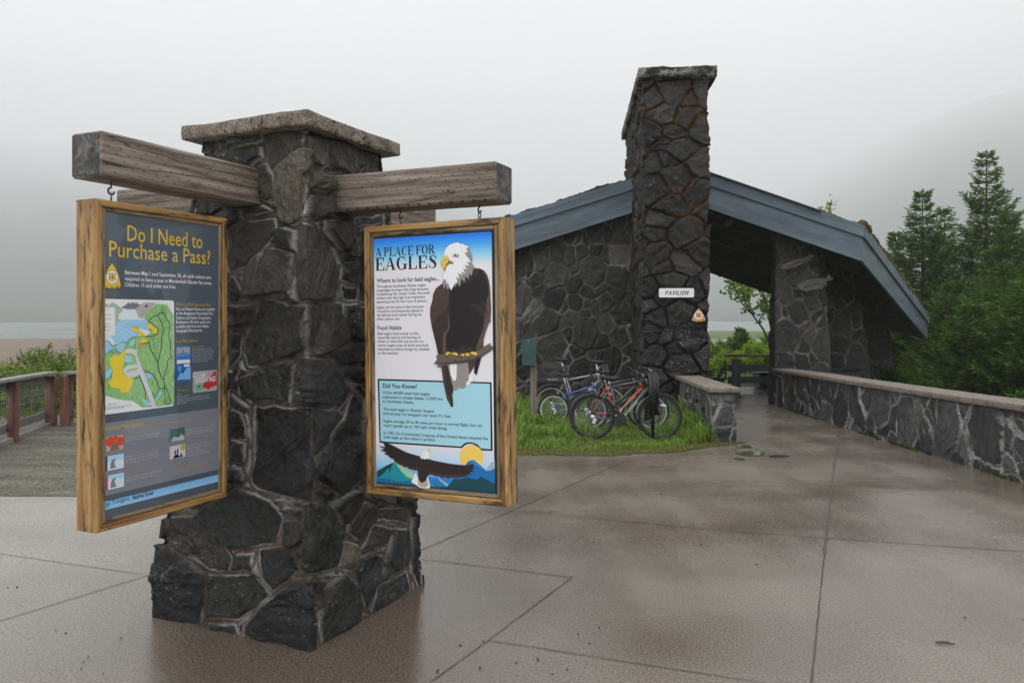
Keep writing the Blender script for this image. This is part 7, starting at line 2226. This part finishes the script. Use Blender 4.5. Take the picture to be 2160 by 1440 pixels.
for run in (run1, run2):
    for p, q in zip(run, run[1:]):
        zp, zq = zt2(p), zt2(q); d = (q - p).normalized(); n_ = Vector((-d.y, d.x))
        if n_.dot(Vector((0, 0)) - p) < 0: n_ = -n_
        m = MB(); m.bar((p.x, p.y, zp + RH - .01), (q.x, q.y, zq + RH - .01), .20, .045, bev=.006); m.build('cap_rail', [RAIL_GREY], fc)
        for z_, hh in ((RH - .10, .12), (.20, .12)):
            o = n_ * -.085; m = MB(); m.bar((p.x + o.x, p.y + o.y, zp + z_), (q.x + o.x, q.y + o.y, zq + z_), .04, hh, bev=.005); m.build('rail', [RAIL_GREY], fc)
        m = MB(); o = -n_ * .06
        L = (q - p).length; nn = int(L / .10)
        for k in range(1, nn):
            a = p + d * (L * k / nn); m.tube([(a.x, a.y, zt2(a) + .14), (a.x, a.y, zt2(a) + RH - .06)], .0028, 4)
        for k in range(8): zz = .16 + k * .085; m.tube([(p.x, p.y, zp + zz), (q.x, q.y, zq + zz)], .0028, 4)
        m.build('wire_mesh', [STEEL], fc)
        m = MB(); m.bar((p.x - n_.x * .02, p.y - n_.y * .02, zp + .035), (q.x - n_.x * .02, q.y - n_.y * .02, zq + .035), .09, .07, bev=.006); m.build('kick_board', [RAIL_GREY], fc)
# ---------------------------------------------------------------- vegetation
def leaf_mesh(name, C, D, size, cols, seed, par, fold=0.3, aspect=0.5, mat=None):
    """leaf quads at C pointing along D (n x 3), bent across the midrib"""
    rs = np.random.RandomState(seed); N = len(C)
    D = D / (np.linalg.norm(D, axis=1, keepdims=True) + 1e-9)
    R_ = rs.normal(size=(N, 3)); S = np.cross(D, R_); S /= (np.linalg.norm(S, axis=1, keepdims=True) + 1e-9)
    NN = np.cross(S, D)
    L = (size if np.ndim(size) else np.full(N, size)) * rs.uniform(0.7, 1.3, N)
    L = L[:, None]; W_ = L * aspect / 2
    V = np.stack([C, C + D * L * 0.45 + S * W_ + NN * W_ * fold, C + D * L, C + D * L * 0.45 - S * W_ + NN * W_ * fold], 1).reshape(-1, 3)
    o = np.arange(N)[:, None] * 4
    FQ = np.concatenate([o + np.array([[0, 1, 2, 3]])], 0)
    bc = np.array(cols); ci = rs.randint(0, len(bc), N)
    col = bc[ci] * rs.uniform(0.75, 1.25, N)[:, None]
    col = np.concatenate([col, np.ones((N, 1))], 1)
    return np_mesh(name, V, FQ, mat or LEAF, {'col': np.repeat(col, 4, 0)}, False, par)

def spruce(x, y, top_z, rbase, seed, label, z0=None, group='spruces beyond the right wall', dens=1.0):
    rs = np.random.RandomState(seed); rg = random.Random(seed)
    z0 = float(terr(np.array([x]), np.array([y]))[0]) if z0 is None else z0
    H_ = top_z - z0
    root = empty('spruce_tree', (x, y, z0), label, 'tree', group)
    m = MB(); wob = [(0, 0)] + [(rg.uniform(-.03, .03), rg.uniform(-.03, .03)) for _ in range(5)] + [(0, 0)]
    m.tube([(x + wob[i][0], y + wob[i][1], z0 + H_ * i / 6) for i in range(7)], [max(.012, .022 * H_ * (1 - i / 6) ** 1.0) for i in range(7)], 8)
    C, D, S, K = [], [], [], []
    z = 0.05 * H_
    while z < H_ * 0.985:
        f = z / H_
        Lm = rbase * (1 - f) ** 0.85 * (1.0 if f > .12 else .8) + 0.10
        nb = 5 + int(rg.random() * 3)
        a0 = rg.uniform(0, 6.28)
        for i in range(nb):
            a = a0 + 2 * math.pi * i / nb + rg.uniform(-.35, .35)
            L = Lm * rg.choice((rg.uniform(.55, .9), rg.uniform(.8, 1.22)))
            dz = rg.uniform(-.09, .09) * (1.5 - f)
            rise = (-0.30 + 0.85 * f) + rg.uniform(-.12, .12)
            hx_, hy_ = math.cos(a), math.sin(a)
            n = 6; pts = []
            for k in range(n + 1):
                t = k / n
                pts.append(np.array([x + hx_ * L * t, y + hy_ * L * t, z0 + z + dz + L * (rise * t + 0.30 * t * t - 0.12 * math.sin(t * 3.14))]))
            if L > .35: m.tube([tuple(p) for p in pts[:-1]], [max(.004, .010 * L * (1 - k / n) + .004) for k in range(n)], 5, caps=False)
            nt = max(4, int(L * 11 * dens))
            side = np.array([-hy_, hx_, 0])
            for k in range(nt):
                t = 0.18 + 0.82 * (k + rg.random() * .6) / nt
                j = min(n - 1, int(t * n)); q = pts[j] + (pts[j + 1] - pts[j]) * (t * n - j)
                ax = pts[j + 1] - pts[j]; ax = ax / np.linalg.norm(ax)
                tl = (0.14 + L * .34 * (1 - t) ** .8) * rg.uniform(.7, 1.2)
                for sg in (-1, 1):
                    dr = ax * 0.75 + side * sg * 0.8 + np.array([0, 0, rg.uniform(-.28, .10)]); dr /= np.linalg.norm(dr)
                    ns = max(2, int(tl / .055))
                    for s_ in range(ns):
                        u = (s_ + .5) / ns
                        c = q + dr * tl * u + np.array([0, 0, -0.10 * tl * u * u])
                        for s2 in (-1, 1):
                            dd = dr * .8 + np.cross(dr, [0, 0, 1]) * s2 * .55 + rs.normal(size=3) * .22
                            C.append(c); D.append(dd); S.append(.125 + .04 * rg.random()); K.append(u * (0.5 + .5 * t))
        z += max(.16, H_ * .030) * rg.uniform(.8, 1.25) * (1.3 if f > .75 else 1)
    # leader
    for k in range(14):
        c = np.array([x, y, z0 + H_ * (1 - .05 * k / 14)]); C.append(c); a = rg.uniform(0, 6.28); D.append(np.array([math.cos(a) * .5, math.sin(a) * .5, .7])); S.append(.08); K.append(.8)
    m.build('trunk', [BARK], root)
    C = np.array(C); D = np.array(D); S = np.array(S); K = np.array(K)
    keep = rs.rand(len(C)) < 0.95
    C, D, S, K = C[keep], D[keep], S[keep], K[keep]
    N = len(C)
    Dn = D / np.linalg.norm(D, axis=1, keepdims=True); R_ = rs.normal(size=(N, 3)); Sd = np.cross(Dn, R_); Sd /= np.linalg.norm(Sd, axis=1, keepdims=True)
    W_ = (S * .15)[:, None]; L = S[:, None] * rs.uniform(.8, 1.3, (N, 1))
    V = np.stack([C, C + Dn * L * .4 + Sd * W_, C + Dn * L, C + Dn * L * .4 - Sd * W_], 1).reshape(-1, 3)
    FQ = np.arange(N)[:, None] * 4 + np.array([[0, 1, 2, 3]])
    old = np.array([0.048, 0.096, 0.024]); new = np.array([0.18, 0.30, 0.052])
    tip = (np.clip((K - .45) * 2.2, 0, 1) * rs.uniform(.2, 1, N))[:, None]
    col = (old * (1 - tip) + new * tip) * rs.uniform(.75, 1.3, (N, 1))
    np_mesh('crown', V, FQ, LEAF, {'col': np.repeat(np.concatenate([col, np.ones((N, 1))], 1), 4, 0)}, False, root)
    return root
def sp(px, py, Y, rb, seed, label, **k):
    p = P(px, py, Y); return spruce(p.x, p.y, p.z, rb, seed, label, **k)
sp(2081, 318, 30, 2.25, 1, 'tallest spruce with a bare leader, rising above the right end of the low wall')
sp(1946, 398, 31, 1.9, 2, 'slender spruce nearest the tip of the pavilion roof')
sp(1992, 440, 33.5, 1.7, 3, 'smaller spruce standing between the two tall spruces')
sp(2129, 446, 27.5, 1.9, 4, 'spruce with a twin thin leader at the right edge of the view')
sp(1889, 492, 35, 1.5, 5, 'small faint spruce top just above the mossy eave')
sp(2195, 500, 29, 2.2, 6, 'spruce half outside the frame at the right edge')
sp(2012, 600, 27.5, 2.0, 8, 'low bushy spruce in front of the others behind the low wall')
sp(2118, 560, 23.5, 1.9, 9, 'low spruce closest to the coping of the right wall')

sp(2050, 645, 21.0, 1.3, 10, 'squat young spruce filling the gap right behind the middle of the coping')
sp(1915, 620, 31.0, 2.0, 15, 'dense low spruce under the tip of the pavilion roof')
sp(2175, 590, 19.5, 1.6, 16, 'young spruce leaning into view at the far right behind the wall')
def broadleaf(name, x, y, z0, H_, spread, seed, label, cat, cols, group=None, leaf=0.07, nleaf=40, stems=1, trunk_r=None, crown0=0.3, lvl=3, up=0.9, aspect=0.6):
    rg = random.Random(seed); rs = np.random.RandomState(seed)
    root = empty(name, (x, y, z0), label, cat, group)
    m = MB(); C, D = [], []
    tr0 = trunk_r or H_ * .018
    def grow(p, d, L, r_, lev):
        n = 4; pts = [np.array(p)]; dd = np.array(d, float)
        for k in range(n):
            dd = dd + rs.normal(size=3) * .16 + np.array([0, 0, .05 * up]); dd /= np.linalg.norm(dd); pts.append(pts[-1] + dd * L / n)
        m.tube([tuple(q) for q in pts], [max(.003, r_ * (1 - .45 * k / n)) for k in range(n + 1)], 5 if lev else 7, caps=False)
        if lev < lvl:
            nc = rg.randint(3, 5)
            for k in range(nc):
                t = rg.uniform(.35 if lev else crown0, 1); j = min(n - 1, int(t * n)); q = pts[j] + (pts[j + 1] - pts[j]) * (t * n - j)
                a = rg.uniform(0, 6.28); o = np.array([math.cos(a) * spread, math.sin(a) * spread, rg.uniform(.0, .9) * up]); nd = dd * .7 + o * .75; nd /= np.linalg.norm(nd)
                grow(q, nd, L * rg.uniform(.5, .75), r_ * .55, lev + 1)
            grow(pts[-1], dd, L * .6, r_ * .55, lev + 1)
        if lev >= lvl - 1:
            for k in range(nleaf):
                t = rg.uniform(.15, 1.05); j = min(n - 1, int(t * n)); q = pts[j] + (pts[j + 1] - pts[j]) * (t * n - j)
                C.append(q + rs.normal(size=3) * leaf * .55); o = rs.normal(size=3); o[2] = o[2] * .5 - .15; D.append(o)
    for s_ in range(stems):
        a = rg.uniform(0, 6.28); k = .0 if stems == 1 else .55
        grow((x + math.cos(a) * k * .3, y + math.sin(a) * k * .3, z0), (math.cos(a) * k, math.sin(a) * k, 1), H_ * .45 * rg.uniform(.8, 1.1), tr0, 0)
    m.build('trunk' if stems == 1 else 'stems', [BARK], root)
    C = np.array(C); D = np.array(D)
    leaf_mesh('crown' if stems == 1 else 'foliage', C, D, leaf, cols, seed, root, aspect=aspect)
    return root
ALD = [(.14, .24, .035), (.19, .30, .055), (.10, .185, .03), (.25, .35, .09)]
YG = [(.24, .36, .035), (.30, .42, .05), (.17, .28, .035), (.36, .46, .08)]
DG = [(.07, .14, .025), (.105, .19, .03), (.055, .11, .022)]
def tzf(x, y): return float(terr(np.array([x]), np.array([y]))[0])
# seen through the opening
p = P(1622, 700, 33); broadleaf('alder_tree', p.x, p.y, tzf(p.x, p.y), 8.0, 1.0, 11, 'leafy alder seen through the pavilion opening beside the stone pier', 'tree', ALD, leaf=.19, nleaf=24, crown0=.25, trunk_r=.10)
p = P(1692, 410, 36); broadleaf('alder_tree', p.x + .2, p.y, tzf(p.x, p.y), 8.95, .35, 12, 'tall alder whose leafy top shows above the roof ridge', 'tree', ALD, leaf=.17, nleaf=24, crown0=.6, trunk_r=.09, lvl=2)
sh = [(1505, 742, 27, 1.9, YG), (1540, 755, 27.5, 1.6, YG), (1575, 735, 29, 2.2, YG), (1612, 725, 30, 2.6, YG), (1645, 735, 28, 2.3, YG), (1520, 715, 33, 2.2, ALD), (1560, 712, 34, 2.4, DG), (1600, 700, 35, 3.0, ALD), (1640, 690, 36, 3.4, ALD), (1590, 760, 25.5, 1.3, YG), (1630, 760, 25.6, 1.4, YG), (1485, 760, 26, 1.6, YG)]
for i, (px, py, Y, h_, cols) in enumerate(sh):
    Y += 5; p = P(px, py - (py - 670) * 0.1, Y); z0 = tzf(p.x, p.y); H_ = max(.8, (p.z - z0) * .86 + .1)
    broadleaf('shrub', p.x, p.y, z0, H_ * 1.25, .95, 30 + i, 'leafy green shrub in the thicket behind the pavilion railing', 'shrub', cols, 'shrubs behind the pavilion railing', leaf=.105, nleaf=30, stems=4, lvl=2, crown0=.1, up=.7)
p = P(1562, 705, 38); spruce(p.x, p.y, p.z + .25, .8, 21, 'tiny spruce among the shrubs seen through the opening', group=None, dens=.7)
# beyond the left fence
ls = [(6, 745, 17, .9), (30, 762, 15.6, .8), (62, 735, 17.5, 1.0), (20, 735, 19, 1.0), (86, 760, 16.2, .9), (112, 725, 18.5, 1.1), (135, 748, 15.6, .9), (158, 728, 17.0, 1.1), (185, 742, 16.2, 1.0), (215, 735, 17, 1.0), (-25, 750, 16, 1.0), (50, 800, 15.0, .5), (130, 800, 15.2, .5), (95, 700, 21, 1.2), (150, 706, 20, 1.2), (250, 740, 17, 1.0), (290, 745, 18, 1.0)]
for i, (px, py, Y, h_) in enumerate(ls):
    p = P(px, py + 14, Y); z0 = tzf(p.x, p.y); H_ = max(.5, p.z - z0)
    broadleaf('shrub', p.x, p.y, z0, H_ * 1.2, .8, 60 + i, 'small willow shrub on the bank beyond the gravel fence', 'shrub', [(.14, .21, .045), (.19, .265, .06), (.10, .16, .035), (.25, .31, .11)], 'shrubs beyond the gravel fence', leaf=.062, nleaf=22, stems=4, lvl=2, crown0=.15, up=.9)
# right of the wall: understory below the spruces
us = [(1935, 785, 20, .9), (2158, 806, 13.5, .8), (1915, 770, 24, 1.1)]
for i, (px, py, Y, h_) in enumerate(us):
    p = P(px, py, Y); z0 = tzf(p.x, p.y); H_ = max(.5, p.z - z0)
    broadleaf('shrub', p.x, p.y, z0, H_ * 1.2, .9, 90 + i, 'dark green shrub crowding behind the right low wall under the spruces', 'shrub', DG, 'shrubs behind the right low wall', leaf=.085, nleaf=34, stems=4, lvl=2, crown0=.1, up=.7)
p = P(1866, 797, 17.0)
broadleaf('sapling', p.x, p.y, p.z - .45, .62, .7, 120, 'small bright yellow green sapling poking over the right wall coping', 'sapling', [(.28, .38, .03), (.22, .34, .03)], leaf=.07, nleaf=12, stems=3, lvl=1, crown0=.5, up=.5)
# meadow grass on the bank beyond the fence
def reg3(rs):
    x, y = rs.uniform(-14, -3), rs.uniform(13.9, 22)
    return (x, y) if abs(x / y + .55) < .16 else (None, None)
def blades2(n, seed):
    rs = np.random.RandomState(seed); C = []
    while len(C) < n:
        x, y = reg3(rs)
        if x is None: continue
        C.append((x, y, 0))
    C = np.array(C); C[:, 2] = terr(C[:, 0], C[:, 1])
    D = rs.normal(size=(n, 3)) * .35; D[:, 2] = 1
    o = leaf_mesh('meadow_grass', C, D, rs.uniform(.15, .4, n), [(.09, .15, .025), (.13, .19, .04), (.17, .20, .06), (.06, .11, .02)], seed, None, aspect=.07)
    o['kind'] = 'stuff'
blades2(9000, 5)
